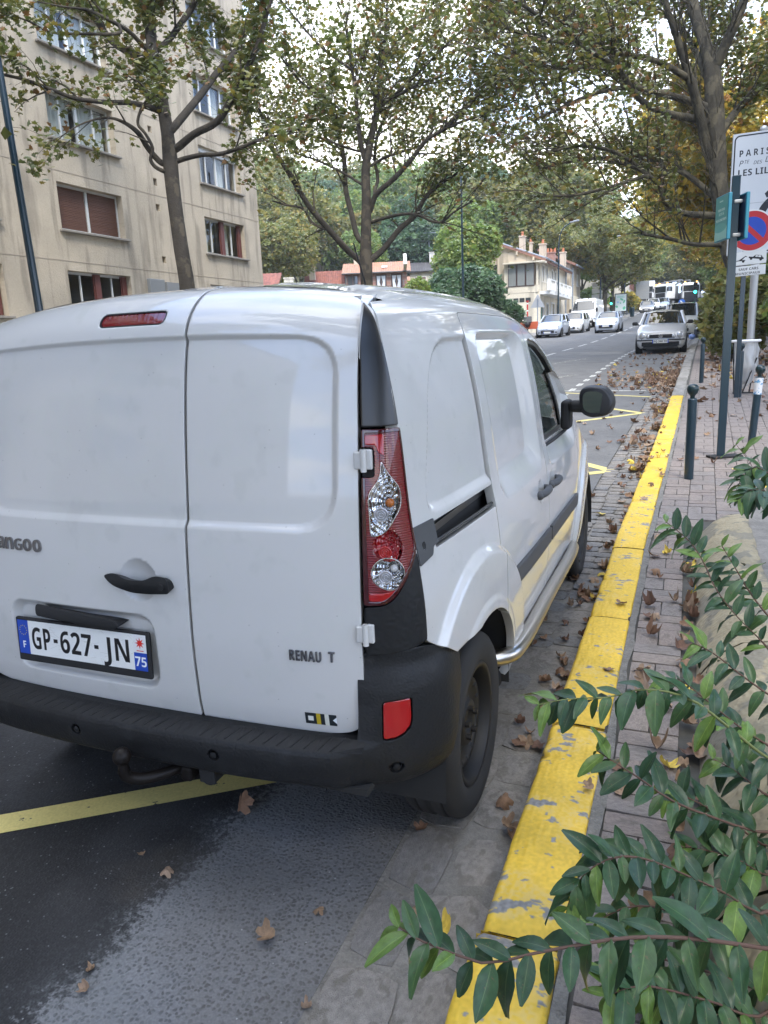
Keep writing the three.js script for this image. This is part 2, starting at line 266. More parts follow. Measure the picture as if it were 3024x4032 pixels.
// left pavement with its kerb
const mConc = M([1, 1, 1], 0.9, { map: tex(512, 512, (u, v) => { const n = fbm(u * 40, v * 40, 1, 4, 40), m = fbm(u * 5, v * 5, 4, 4, 5), w = 0.20 * (0.7 + 0.35 * n + 0.3 * m); return [w, w * 0.95, w * 0.87]; }) });
{
  const zs = zRows, lx = (z) => LEFT_KERB(z);
  struct('left_pavement', mergeGeometries([strip((z) => -17 + Math.min(0, shiftX(z)), (z) => lx(z) - 0.16, zs, 0.135, 3), strip((z) => lx(z) - 0.16, lx, zs, 0.14, 1)]), mConc);
  const face = gridGeo(zs.length - 1, 1, (u, v) => { const z = zs[Math.round(u * (zs.length - 1))]; return [lx(z), roadY(z) + (v ? 0.14 : -0.02), z]; });
  struct('left_kerb', face, M([0.30, 0.29, 0.27], 0.9));
}
// --- painted markings on the road: each a thin sheet of its own
const paintGrain = (r, g, b, wear) => tex(256, 256, (u, v) => { const n = fbm(u * 12, v * 12, 3, 5, 12), f = vnoise(u * 128, v * 128, 0, 128), k = sstep(wear, wear + 0.06, n * 0.75 + f * 0.3); return [lerp(0.05, r, k) * (0.85 + 0.2 * f), lerp(0.05, g, k) * (0.85 + 0.2 * f), lerp(0.048, b, k) * (0.85 + 0.2 * f)]; });
const mWhiteLine = M([1, 1, 1], 0.7, { map: paintGrain(0.55, 0.54, 0.5, 0.36) }), mYellowLine = M([1, 1, 1], 0.7, { map: paintGrain(0.64, 0.54, 0.20, 0.22) });
const mWorn = M([1, 1, 1], 0.75, { map: paintGrain(0.30, 0.29, 0.26, 0.46) });
function line(name, a, b, w, mat, cut) { // a, b = [x, z] centreline ends
  const n = Math.max(2, Math.ceil(Math.hypot(a[0] - b[0], a[1] - b[1]) / 0.5)), dx = b[0] - a[0], dz = b[1] - a[1], l = Math.hypot(dx, dz), px = -dz / l * w / 2, pz = dx / l * w / 2, c = cut || 0;
  const g = gridGeo(n, 1, (u, v) => { const k = (v - 0.5) * 2, x = a[0] + dx * u + px * k + (cut ? 0 : 0), z = a[1] + dz * u + pz * k; return [x, roadY(z) + 0.004, z]; }, (u, v) => [u * l * 1.5, v * w * 1.5]);
  return mesh(name, g, mat, road);
}
for (let d = 8.5; d < 150; d += 4.4) line('lane_dash', [-3.95 + 0.0175 * (d - 3), -d], [-3.95 + 0.0175 * (d - 0.2), -d - 2.6], 0.13, mWhiteLine);
for (let d = 13.2; d < 46; d += 1.02) line('bay_dash', [-1.15 + 0.027 * (d - 3), -d], [-1.15 + 0.027 * (d - 2.5), -d - 0.5], 0.12, mWhiteLine);
line('worn_stop_line', [-2.0, -16.6], [-1.25, -18.0], 0.25, mWorn); line('worn_lane_line', [-3.0, -20.5], [-1.7, -24], 0.2, mWorn);
// the delivery bay: yellow zigzag between the van and the next parked car
line('bay_yellow_line', [-0.80, 0.76], [0.62, -0.30], 0.115, mYellowLine);
line('bay_yellow_line', [0.72, -6.2], [-0.6, -5.3], 0.13, mYellowLine); line('bay_yellow_line', [0.72, -6.25], [-0.9, -8.0], 0.13, mYellowLine);
line('bay_yellow_line', [0.84, -10.86], [-0.9, -9.2], 0.11, mYellowLine); line('bay_yellow_line', [0.84, -10.80], [-0.95, -12.7], 0.11, mYellowLine);
line('bay_yellow_line', [0.85, -13.05], [-0.95, -13.95], 0.09, mYellowLine); line('bay_white_line', [0.7, -14.1], [-1.0, -14.3], 0.09, mWhiteLine);

// --- gutter of stone setts
function slabVariant(seed, n = 3, bulge = 0.16, jit = 0.10, cr = 0.05) { // unit block: x,z in -0.5..0.5, top near y=0, worn edges
  const r = rng(seed), o = [[], []]; const cx = (r() - 0.5) * 0.1;
  const H = (u, v) => { const ex = Math.abs(u - 0.5) * 2, ez = Math.abs(v - 0.5) * 2, e = Math.max(Math.pow(ex, 6), Math.pow(ez, 6)); return -bulge * e + 0.10 * (vnoise(u * 3 + seed * 7, v * 3 + seed * 3) - 0.5); };
  const off = range(0, 1, n).map(() => [(r() - 0.5) * jit, (r() - 0.5) * jit]);
  const top = gridGeo(n, n, (u, v) => { const i = Math.round(u * n), j = Math.round(v * n), eu = i === 0 || i === n, ev = j === 0 || j === n; let x = u - 0.5, z = 0.5 - v; if (eu) x += off[j][0] * (1 - 0) - Math.sign(x) * (ev ? cr : 0); if (ev) z += off[i][1] - Math.sign(z) * (eu ? cr : 0); return [x, H(u, v), z]; });
  const p = top.attributes.position, N = n + 1, ring = []; for (let i = 0; i < n; i++) ring.push(i); for (let j = 0; j < n; j++) ring.push(j * N + n); for (let i = n; i > 0; i--) ring.push(n * N + i); for (let j = n; j > 0; j--) ring.push(j * N);
  const pos = [], idx = []; ring.forEach((k) => { pos.push(p.getX(k), p.getY(k), p.getZ(k)); pos.push(p.getX(k) * 1.0, -1.2, p.getZ(k)); });
  for (let i = 0; i < ring.length; i++) { const a = i * 2, b = ((i + 1) % ring.length) * 2; idx.push(a, a + 1, b, b, a + 1, b + 1); }
  const s = new THREE.BufferGeometry(); s.setAttribute('position', new THREE.Float32BufferAttribute(pos, 3)); s.setAttribute('uv', new THREE.Float32BufferAttribute(pos.flatMap((v, i) => i % 3 === 0 ? [pos[i], pos[i + 2]] : []), 2)); s.setIndex(idx); s.computeVertexNormals();
  return mergeGeometries([top, s]);
}
const stoneTex = (r, g, b, seed) => tex(256, 256, (u, v) => { const n = fbm(u * 16, v * 16, seed, 5, 16), f = vnoise(u * 128, v * 128, seed, 128), d = sstep(0.55, 0.7, fbm(u * 6, v * 6, seed + 4, 4, 6)), w = 0.62 + 0.5 * n + 0.22 * (f - 0.5); return [lerp(r * w, 0.13, d * 0.5), lerp(g * w, 0.115, d * 0.5), lerp(b * w, 0.09, d * 0.5)]; });
const grainBump = tex(256, 256, (u, v) => 0.6 * fbm(u * 24, v * 24, 5, 4, 24) + 0.4 * vnoise(u * 110, v * 110, 1, 110), { srgb: false });
const mSett = [[0.27, 0.25, 0.225], [0.22, 0.215, 0.21], [0.29, 0.265, 0.235], [0.24, 0.225, 0.21]].map((c, i) => M([1, 1, 1], 0.85, { map: stoneTex(...c, i * 3 + 1), bumpMap: grainBump, bumpScale: 0.004 }));
const mDirt = M([1, 1, 1], 0.95, { map: tex(512, 512, (u, v) => { const n = fbm(u * 20, v * 20, 6, 5, 20), f = vnoise(u * 220, v * 220, 0, 220), w = 0.20 * (0.62 + 0.5 * n + 0.3 * f), p = hash(Math.floor(u * 500), Math.floor(v * 500), 4) > 0.997 ? 0.2 : 0; return [w * 1.02 + p, w * 0.95 + p, w * 0.84 + p]; }), bumpMap: grainBump, bumpScale: 0.006 });
const bedY = (z, x) => roadY(z) - 0.004 + 0.010 * (fbm(x * 9, z * 9, 3.3, 3) - 0.5) + (z > -2.2 ? 0.0025 : -0.008);
const gutter = struct('gutter', strip(GUTTER_X, (z) => KERB_X(z) + 0.02, [...range(2.4, -14, 160), ...zRows.filter((z) => z < -14.5)], 0, 8, 1.4, bedY), mDirt);
{
  const V = range(1, 8, 7).map((s) => slabVariant(Math.round(s))), r = rng(91); let count = 0; const rest = [];
  function sett(x, z, w, l, lift) {
    const g = V[Math.floor(r() * V.length)], m = mSett[Math.floor(r() * 4)], y = roadY(z) + 0.008 + lift + (r() - 0.5) * 0.006, rot = (r() - 0.5) * 0.08, tx = (r() - 0.5) * 0.05, slope = Math.atan((roadY(z - 0.3) - roadY(z + 0.3)) / 0.6);
    const o = new THREE.Mesh(g, m); o.name = 'sett'; o.position.set(x, y, z); o.rotation.set(slope + tx * 0.5, rot, tx); o.scale.set(w * 0.95, 0.03, l * 0.93);
    if (count < 300) { o.castShadow = o.receiveShadow = true; gutter.add(o); count++; } else { o.updateMatrix(); rest.push(g.clone().applyMatrix4(o.matrix)); }
  }
  let z = 1.75; while (z > -2.4) { const l = 0.15 + 0.16 * r(), w = 0.15 + 0.05 * r(); sett(GUTTER_X(z) + w / 2 + 0.01, z - l / 2, w, l, -0.004 * r()); if (r() > 0.12) sett(GUTTER_X(z) + w + (0.36 - w) / 2, z - l / 2 - 0.04, 0.345 - w, l * (0.8 + 0.3 * r()), -0.006 * r() - 0.001); z -= l + 0.012; }
  while (z > -40) { const l = z > -20 ? 0.105 + 0.03 * r() : 0.15, x0 = GUTTER_X(z), W = KERB_X(z) - x0; let x = x0 + 0.01; const n = 3; for (let i = 0; i < n; i++) { const w = W / n * (0.9 + 0.2 * r()); sett(Math.min(x + w / 2, KERB_X(z) - w / 2), z - l / 2 + (i - 1) * 0.03 * r(), w, l, 0); x += W / n; } z -= l + 0.008; }
  if (rest.length) { const m = mesh('far_setts', mergeGeometries(rest), mSett[0], gutter); m.userData.kind = 'stuff'; }
}
// --- kerb stones, painted yellow as far as the bay goes
const mKerbY = [1, 2, 3].map((s) => M([1, 1, 1], 0.62, { bumpMap: grainBump, bumpScale: 0.006, map: tex(1024, 256, (u, v) => {
  const x = u * 4, y = v, n = fbm(x * 7 + s * 9, y * 7, s, 5), c = fbm(x * 40 + s, y * 26, s + 3, 4), f = vnoise(u * 512, v * 128, s, 512), chip = sstep(0.70, 0.72, c * 0.62 + n * 0.45 + 0.03 * f), scuff = sstep(0.52, 0.68, n) * 0.5 * sstep(0.30, 0.65, f), w = 0.86 + 0.22 * (f - 0.5) + 0.25 * (n - 0.5);
  const conc = 0.24 * (0.7 + 0.5 * f); return [lerp(lerp(0.80 * w, 0.55, scuff), conc, chip), lerp(lerp(0.53 * w, 0.42, scuff), conc * 0.97, chip), lerp(lerp(0.050 * w, 0.17, scuff), conc * 0.93, chip)];
}) }));
const mKerbG = M([1, 1, 1], 0.9, { map: stoneTex(0.28, 0.265, 0.24, 31), bumpMap: grainBump, bumpScale: 0.006 });
const kerb = new THREE.Group(); kerb.name = 'kerb'; kerb.userData.kind = 'structure'; scene.add(kerb);
{
  const r = rng(17); let z = 2.62; const joints = [2.62, 1.75, 0.70, -0.42, -1.62, -2.97, -4.2, -5.35, -6.6, -7.7, -8.9, -10.0, -11.15, -12.3]; while (joints[joints.length - 1] > -60) joints.push(joints[joints.length - 1] - 1.15);
  for (let i = 0; i < joints.length - 1; i++) {
    const za = joints[i] - 0.004, zb = joints[i + 1] + 0.004, yel = za > -12.2, L = za - zb, dy = (r() - 0.5) * 0.014, dx = (r() - 0.5) * 0.012, seed = i * 13.7, nu = yel && za > -5 ? 40 : 12;
    const prof = [[0, -0.12], [0, 0.10], [0.006, 0.121], [0.020, 0.13], [0.09, 0.133], [0.15, 0.131], [0.20, 0.128], [0.213, 0.118], [0.215, 0.06]];
    const g = gridGeo(nu, prof.length - 1, (u, v) => {
      const k = Math.round(v * (prof.length - 1)), e = Math.min(u, 1 - u) * L, worn = sstep(0.05, 0.0, e) * 0.022, zz = lerp(za, zb, u) + (u < 0.5 ? -1 : 1) * (prof[k][1] > 0.1 ? 0.004 : 0);
      const nz = (fbm(zz * 9 + seed, prof[k][0] * 9, 2.7, 4) - 0.5), ch = sstep(0.62, 0.7, fbm(zz * 6 + seed, 3.1, 1.2, 3)) * (k === 2 || k === 3 ? 0.018 : 0);
      return [KERB_X(zz) + dx + prof[k][0] + (k < 4 ? 0.014 * nz + ch : 0.008 * nz), roadY(zz) + dy + prof[k][1] + (prof[k][1] > 0.07 ? 0.007 * nz - worn - ch * 0.7 : 0), zz];
    }, (u, v) => { const k = Math.round(v * (prof.length - 1)); return [(u * L + i * 0.37) / 4, (prof[k][0] + Math.max(0, 0.13 - prof[k][1]) * 0.8) * 1.0 + i * 0.19]; });
    const c1 = gridGeo(1, 1, (u, v) => [KERB_X(za) + dx + u * 0.215, roadY(za) + dy - 0.1 + v * 0.205, za - 0.006]), c2 = gridGeo(1, 1, (u, v) => [KERB_X(zb) + dx + u * 0.215, roadY(zb) + dy - 0.1 + v * 0.205, zb + 0.006]);
    mesh('kerb_stone', mergeGeometries([g, c1, c2]), yel ? mKerbY[i % 3] : mKerbG, kerb);
  }
}
// --- pavement: sand bed, mortar strip along the kerb, block pavers in pairs
const PAVE_Y = 0.118, PLANT_X = (z) => z > -3.6 ? 1.565 : 1.565 + 2.6 * sstep(-3.6, -5.2, z) + shiftX(z);
const paveR = (z) => z > -3.6 ? 1.60 : 6.5 + shiftX(z);
const mSand = M([1, 1, 1], 0.95, { map: tex(256, 256, (u, v) => { const w = 0.075 * (0.6 + 0.5 * fbm(u * 30, v * 30, 2, 4, 30) + 0.3 * vnoise(u * 128, v * 128, 0, 128)); return [w, w * 0.95, w * 0.82]; }) });
const pavement = struct('pavement', mergeGeometries([strip((z) => KERB_X(z) + 0.2, paveR, [...range(2.6, -3.6, 8)], PAVE_Y - 0.008, 2), strip((z) => KERB_X(z) + 0.2, paveR, [-3.6, ...zRows.filter((z) => z < -3.6)], PAVE_Y - 0.008, 6)]), mSand);
const mMortar = M([1, 1, 1], 0.95, { map: stoneTex(0.21, 0.20, 0.18, 8), bumpMap: grainBump, bumpScale: 0.01 });
mesh('mortar_strip', strip((z) => KERB_X(z) + 0.212, (z) => KERB_X(z) + 0.25 + 0.012 * (fbm(z * 4, 2, 1, 4) - 0.5) * 3, range(2.6, -14, 220), PAVE_Y + 0.002, 1, 2.2, (z, x) => roadY(z) + 0.008 * (fbm(x * 20, z * 20, 6, 3) - 0.5)), mMortar, pavement);
{
  const mPave = [[0.265, 0.22, 0.195], [0.245, 0.21, 0.19], [0.285, 0.24, 0.21], [0.25, 0.222, 0.205]].map((c, i) => M([1, 1, 1], 0.88, { map: stoneTex(...c, 40 + i), bumpMap: grainBump, bumpScale: 0.003 }));
  const V = [11, 12, 13, 14].map((s) => slabVariant(s, 3, 0.10, 0.010, 0.008)), r = rng(5), W = 0.212, pieces = [], rest = [];
  for (let j = -14; j < 260; j++) { const z = -j * W - 0.1; if (z > 2.5 || z < -36) continue; const x0 = KERB_X(z) + 0.252, n = Math.floor((Math.min(PLANT_X(z), 5.5) - x0) / W) + 1;
    for (let i = 0; i < n; i++) { const along = (i + j) % 2 === 0, cx = x0 + (i + 0.5) * W; for (const s of [-0.25, 0.25]) { const px = along ? cx + s * W : cx, pz = along ? z : z + s * W, w = along ? W / 2 : W, l = along ? W : W / 2; if (px + w / 2 > Math.min(PLANT_X(z), 5.5) + 0.02) continue; pieces.push([px, pz, w, l]); } } }
  pieces.sort((a, b) => b[1] - a[1]);
  pieces.forEach(([x, z, w, l], k) => {
    const g = V[Math.floor(r() * 4)], m = mPave[Math.floor(r() * 4)], o = new THREE.Mesh(g, m); o.name = 'paver'; const slope = Math.atan((roadY(z - 0.3) - roadY(z + 0.3)) / 0.6);
    o.position.set(x, roadY(z) + PAVE_Y + 0.006 + (r() - 0.5) * 0.004, z); o.rotation.set(slope + (r() - 0.5) * 0.012, (r() - 0.5) * 0.015, (r() - 0.5) * 0.012); o.scale.set(w - 0.006, 0.02, l - 0.006);
    if (k < 300) { o.castShadow = o.receiveShadow = true; pavement.add(o); } else { o.updateMatrix(); rest.push(g.clone().applyMatrix4(o.matrix)); }
  });
  const m = mesh('far_pavers', mergeGeometries(rest), mPave[1], pavement); m.userData.kind = 'stuff';
}
// ------------------------------------------------------------------ the white van (rear axle at the origin, facing -z)
const van = thing('delivery_van', 'white panel van parked against the yellow kerb, seen from behind', 'van');
const paintNoise = tex(512, 512, (u, v) => { const d = fbm(u * 5, v * 5, 2, 5, 5), s = sstep(0.62, 0.78, fbm(u * 14, v * 14, 6, 4, 14)), chip = hash(Math.floor(u * 512), Math.floor(v * 512), 21) > 0.99985 ? 0.4 : 0, w = 0.56 - 0.03 * s - 0.02 * sstep(0.5, 0.8, d) - chip; return [w * 1.0, w * 0.995, w * 0.965]; });
const mVan = MP([1, 1, 1], 0.42, { map: paintNoise, clearcoat: 1, clearcoatRoughness: 0.035 });
const mPlastic = MP([1, 1, 1], 0.5, { specularIntensity: 0.55, map: tex(256, 256, (u, v) => { const n = fbm(u * 10, v * 10, 3, 5, 10), w = 0.010 + 0.007 * n + 0.008 * sstep(0.6, 0.75, fbm(u * 5, v * 5, 8, 5, 5)); return [w, w * 1.03, w * 1.1]; }), bumpMap: tex(256, 256, (u, v) => vnoise(u * 128, v * 128, 0, 128), { srgb: false }), bumpScale: 0.0008 });
const mTrim = MP([0.012, 0.013, 0.015], 0.35, { clearcoat: 0.4, clearcoatRoughness: 0.25 });
const mBlack = M([0.012, 0.012, 0.013], 0.75), mVoid = M([0.018, 0.018, 0.018], 0.95), mRubber = M([0.022, 0.021, 0.020], 0.85), mGreyPl = M([0.06, 0.062, 0.065], 0.6);
const mChrome = M([0.72, 0.72, 0.73], 0.12, { metalness: 1 }), mSteel = M([0.56, 0.52, 0.46], 0.28, { metalness: 1 });
const mGlassDark = MP([0.55, 0.62, 0.60], 0.0, { transmission: 1, thickness: 0, ior: 1.5 });
const mClear = MP([0.95, 0.95, 0.95], 0.02, { transmission: 1, thickness: 0, ior: 1.45 });
const XT = table([0.22, 0.34, 0.45, 0.6, 0.72, 0.86, 1.0, 1.08, 1.35, 1.57, 1.66, 1.72], [0.80, 0.869, 0.892, 0.904, 0.909, 0.906, 0.892, 0.877, 0.838, 0.790, 0.760, 0.735]);
const sideX = (y, z) => XT(y) - 0.052 * (Math.max(z + 0.9, 0) / 1.43) ** 2 * (1 - 0.42 * sstep(1.1, 1.6, y)) - 0.11 * (Math.max(0, -z - 2.0) / 1.2) ** 2;
const HT = table([-3.34, -3.3, -3.2, -3.05, -2.9, -2.6, -2.4, -2.2, -2.0, -1.8, -1.6, -1.4, -1.2, -1.0, -0.8, -0.3, 0.2, 0.4, 0.6], [0.55, 0.68, 0.82, 0.93, 0.99, 1.07, 1.125, 1.25, 1.375, 1.49, 1.595, 1.68, 1.735, 1.767, 1.782, 1.786, 1.774, 1.762, 1.745]);
const roofA = (z) => HT(z) - 0.125;
function side(z, v, off = 0) { // right-hand body surface; v is height up to the roof edge, then runs on across the roof
  const yA = roofA(z); let x, y;
  if (v <= yA) { x = sideX(v, z); y = v; } else {
    const t = clamp((v - yA) / 0.95), u = 1 - t, xa = sideX(yA, z), sl = (sideX(yA, z) - sideX(yA - 0.02, z)) / 0.02, p1 = [xa + sl * 0.095, yA + 0.095], p2 = [xa * 0.62, HT(z)], p3 = [0, HT(z)];
    x = u * u * u * xa + 3 * u * u * t * p1[0] + 3 * u * t * t * p2[0]; y = u * u * u * yA + 3 * u * u * t * p1[1] + 3 * u * t * t * p2[1] + t * t * t * p3[1];
  }
  return [x + off, y, z];
}
const ARCH = [0.035, 0.31, 0.395], ARCHF = [-2.66, 0.31, 0.395];
const sdCirc = (c) => (u, v) => Math.hypot(u - c[0], v - c[1]) - c[2];
const sdArch = sdCirc(ARCH), sdArchF = sdCirc(ARCHF);
const slidePoly = roundPoly([[-0.205, 0.40], [-0.205, 1.685, 0.03], [-1.118, 1.69], [-1.118, 0.335]], 0.02), sdSlide = sdPoly(slidePoly);
const doorPoly = roundPoly([[-1.125, 0.335], [-1.125, 1.688, 0.02], [-1.30, 1.655, 0.05], [-1.5, 1.60, 0.05], [-1.7, 1.505, 0.05], [-1.9, 1.385, 0.05], [-2.06, 1.25, 0.06], [-2.125, 1.12, 0.06], [-2.125, 0.86, 0.08], [-2.03, 0.62, 0.08], [-2.02, 0.335]], 0.02), sdDoor = sdPoly(doorPoly);
const winPoly = roundPoly([[-1.185, 1.09, 0.03], [-1.175, 1.575, 0.04], [-1.36, 1.56, 0.05], [-1.54, 1.495, 0.05], [-1.70, 1.395, 0.05], [-1.84, 1.25, 0.05], [-1.90, 1.085, 0.03]], 0.03), sdWin = sdPoly(winPoly);
const railSlot = sdPoly(roundPoly([[-0.30, 1.012], [-0.30, 1.090], [0.375, 1.090], [0.375, 1.018]], 0.006));
// pressings: how far the sheet is set in at (z, v)
function between(sdo, sdi) { return (u, v) => { const a = -sdo(u, v), b = sdi(u, v); if (a <= 0) return 0; if (b <= 0) return 1; const t = a / (a + b); return lerp(t, t * t * (3 - 2 * t), 0.4); }; }
const rr = (x0, y0, x1, y1, r) => sdPoly(roundPoly([[x0, y0], [x0, y1], [x1, y1], [x1, y0]], r, 8));
const qPress = between(sdPoly(roundPoly([[-0.6, 1.098], [-0.6, 1.60], [0.20, 1.588, 0.22], [0.40, 1.13, 0.14], [0.33, 1.105, 0.05]], 0.05, 8)), sdPoly(roundPoly([[-0.6, 1.128], [-0.6, 1.580], [0.185, 1.57, 0.20], [0.375, 1.15, 0.12], [0.30, 1.13, 0.05]], 0.05, 8)));
const sPress = between(rr(-1.055, 1.0, -0.30, 1.605, 0.10), rr(-0.90, 1.105, -0.325, 1.578, 0.07));
const sShelf = between(rr(-1.055, 0.985, -0.345, 1.25, 0.05), rr(-1.03, 1.03, -0.38, 1.2, 0.04));
const fShelf = between(sdPoly(roundPoly([[-2.06, 0.975], [-2.02, 1.4], [-1.20, 1.4], [-1.215, 0.985]], 0.06, 6)), sdPoly(roundPoly([[-1.96, 1.06], [-1.96, 1.4], [-1.23, 1.4], [-1.23, 1.075]], 0.04, 6)));
const bowl = (cz, cy) => (u, v) => { const d = Math.hypot((u - cz) / 0.060, (v - cy) / 0.052); return d < 1 ? (1 - d * d) * 0.016 : 0; };
const bowl1 = bowl(-0.945, 0.918), bowl2 = bowl(-1.235, 0.912);
function flare(u, v, c) { const r = Math.hypot(u - c[0], (v - c[1]) * 0.97); return 0.022 * sstep(0.60, 0.565, r) * sstep(0.25, 0.40, v + 0.1) + 0.005 * sstep(0.435, 0.405, r); }
function bodySide(s) {
  const P = (extra) => (z, v) => { const p = side(z, v); p[0] += extra(z, v); p[0] *= s; return p; };
  const fl = s > 0, up = fl ? van : van;
  const outline = sdPoly([[0.505, 0.795], [0.505, 1.46], [0.49, 1.58], [0.472, 1.64], [0.464, 1.70], [0.452, 1.76], [0.42, 1.82], [0.28, 1.834], [-0.6, 1.834], [-1.2, 1.785], [-1.45, 1.70], [-1.8, 1.53], [-2.15, 1.30], [-2.20, 1.12], [-2.16, 1.03], [-2.14, 0.80], [-2.05, 0.60], [-2.05, 0.29], [-0.38, 0.29], [-0.38, 0.5], [0.0, 0.69], [0.34, 0.70]]);
  const frameSd = (u, v) => Math.max(outline(u, v), -(sdSlide(u, v) - 0.007), -(sdDoor(u, v) - 0.005), -sdArch(u, v), -railSlot(u, v));
  mesh('side_panel', panelGeo({ u0: -2.24, u1: 0.53, v0: 0.27, v1: 1.85, step: s > 0 ? 0.0068 : 0.02, sd: frameSd, flip: fl, P: P((z, v) => -0.014 * qPress(z, v) + flare(z, v, ARCH)), skirt: 0.035 }), mVan, van);
  const sd1 = (u, v) => Math.max(sdSlide(u, v), -sdArch(u, v));
  const slide = mesh('sliding_door', panelGeo({ u0: -1.14, u1: -0.18, v0: 0.32, v1: 1.71, step: s > 0 ? 0.0075 : 0.02, sd: sd1, flip: fl, P: P((z, v) => -0.032 * sPress(z, v) - bowl1(z, v) + flare(z, v, ARCH)), skirt: 0.03 }), mVan, van);
  const sd2 = (u, v) => Math.max(sdDoor(u, v), -sdWin(u, v));
  const front = mesh('front_door', panelGeo({ u0: -2.14, u1: -1.11, v0: 0.32, v1: 1.71, step: s > 0 ? 0.0075 : 0.02, sd: sd2, flip: fl, P: P((z, v) => -0.030 * fShelf(z, v) - bowl2(z, v)), skirt: 0.03 }), mVan, van);
  // window: black frame set in the opening, glass behind
  const ring = (u, v) => Math.max(sdWin(u, v), -(sdWin(u, v) + 0.022));
  mesh('window_frame', panelGeo({ u0: -1.93, u1: -1.15, v0: 1.06, v1: 1.60, step: 0.008, sd: ring, flip: fl, P: P((z, v) => -0.030 * fShelf(z, v) - 0.006), skirt: 0.02 }), mTrim, front);
  mesh('window_glass', panelGeo({ u0: -1.93, u1: -1.15, v0: 1.06, v1: 1.60, step: 0.03, sd: (u, v) => sdWin(u, v) + 0.012, flip: fl, P: P(() => -0.042), skirt: 0 }), mGlassDark, front);
  mesh('window_seal', gb().tube([[s * 0.868, 1.083, -1.20], [s * 0.870, 1.080, -1.5], [s * 0.866, 1.078, -1.88]], 0.009, 20, 6).geo(), mBlack, front);
  // front wing
  const wing = sdPoly(roundPoly([[-2.135, 0.62], [-2.135, 0.86], [-2.145, 1.10], [-2.3, 1.085], [-2.6, 1.02], [-2.9, 0.93], [-3.12, 0.80], [-3.26, 0.60], [-3.28, 0.42], [-3.0, 0.3], [-2.05, 0.3], [-2.04, 0.6]], 0.02));
  mesh('front_wing', panelGeo({ u0: -3.3, u1: -2.0, v0: 0.27, v1: 1.13, step: 0.014, sd: (u, v) => Math.max(wing(u, v), -sdArchF(u, v)), flip: fl, P: P((z, v) => flare(z, v, ARCHF)), skirt: 0.03 }), mVan, van);
  // rubbing strip along the doors
  const stripG = (z0, z1) => panelGeo({ u0: z1 - 0.01, u1: z0 + 0.01, v0: 0.60, v1: 0.80, step: 0.0075, flip: fl, skirt: 0.016, sd: (u, v) => { const cy = lerp(0.702, 0.662, clamp((-u - 0.33) / 1.75)); return Math.max(Math.abs(v - cy) - 0.034, Math.abs(u - (z0 + z1) / 2) - Math.abs(z0 - z1) / 2); }, P: P((z, v) => 0.014) });
  mesh('rubbing_strip', stripG(-0.345, -1.108), mGreyPl, slide); mesh('rubbing_strip', stripG(-1.135, -2.015), mGreyPl, front);
  // door handles
  for (const [par, z, y] of [[slide, -0.945, 0.918], [front, -1.235, 0.912]]) {
    const x = sideX(y, z); mesh('handle', gb().tube([[s * (x - 0.004), y - 0.006, z + 0.085], [s * (x + 0.022), y + 0.002, z + 0.06], [s * (x + 0.030), y + 0.006, z], [s * (x + 0.022), y + 0.004, z - 0.06], [s * (x - 0.004), y, z - 0.088]], 0.0165, 24, 10).sph(s * (x + 0.008), y - 0.004, z + 0.072, 0.02, [0.9, 1, 1.3]).geo(), mGreyPl, par);
  }
  // sliding door rail
  const rail = mesh('door_rail', gb().box(s * (sideX(1.05, 0.1) - 0.050), 1.055, 0.07, 0.01, 0.13, 0.80).box(s * (sideX(1.09, 0.1) - 0.040), 1.080, 0.035, 0.02, 0.014, 0.64).geo(), mVoid, van);
  mesh('rail_lip', gb().tube([[s * (sideX(1.03, 0.38) - 0.012), 1.028, 0.38], [s * (sideX(1.03, 0.1) - 0.012), 1.025, 0.1], [s * (sideX(1.03, -0.25) - 0.012), 1.022, -0.25]], 0.006, 16, 6).box(s * (sideX(1.05, 0.1) - 0.036), 1.06, 0.035, 0.01, 0.022, 0.70).geo(), mTrim, rail);
  const capSd = sdPoly(roundPoly([[0.36, 1.10], [0.5, 1.104], [0.502, 1.0], [0.41, 1.008], [0.395, 1.03], [0.36, 1.03]], 0.008)), hole = (u, v) => Math.hypot(u - 0.455, v - 1.045) - 0.011;
  mesh('rail_end_cap', panelGeo({ u0: 0.34, u1: 0.52, v0: 0.99, v1: 1.12, step: 0.004, sd: (u, v) => Math.max(capSd(u, v), -hole(u, v)), flip: fl, P: P(() => 0.003), skirt: 0.012 }), mGreyPl, rail);
  const hp = side(0.455, 1.045); mesh('cap_hole', gb().cyl(s * (hp[0] + 0.0015), hp[1], hp[2], 0.011, 0.011, 0.002, 14, [0, 0, Math.PI / 2]).geo(), mVoid, rail);
  // sill and side step tube
  mesh('sill', gb().rbox(s * 0.80, 0.285, -1.2, 0.10, 0.09, 1.70, 0.03).geo(), mBlack, van);
  const T = [[s * 0.80, 0.405, -0.26], [s * 0.855, 0.407, -0.285], [s * 0.898, 0.408, -0.34], [s * 0.912, 0.407, -0.43], [s * 0.914, 0.40, -1.1], [s * 0.914, 0.395, -1.86], [s * 0.90, 0.39, -1.98], [s * 0.85, 0.385, -2.06]];
  const step = mesh('side_step_tube', new THREE.TubeGeometry(new THREE.CatmullRomCurve3(T.map((p) => new THREE.Vector3(...p)), false, 'centripetal'), 60, 0.031, 16), mSteel, van);
  for (const bz of [-0.6, -1.6]) mesh('bracket', gb().box(s * 0.86, 0.36, bz, 0.14, 0.025, 0.04).geo(), mBlack, step);
  // door mirror
  const mir = mesh('door_mirror', gb().rbox(s * 0.985, 1.215, -1.74, 0.16, 0.062, 0.07, 0.025, 3, [0, 0, s * -0.06]).rbox(s * 0.885, 1.17, -1.79, 0.05, 0.155, 0.13, 0.02, 3).geo(), mBlack, van);
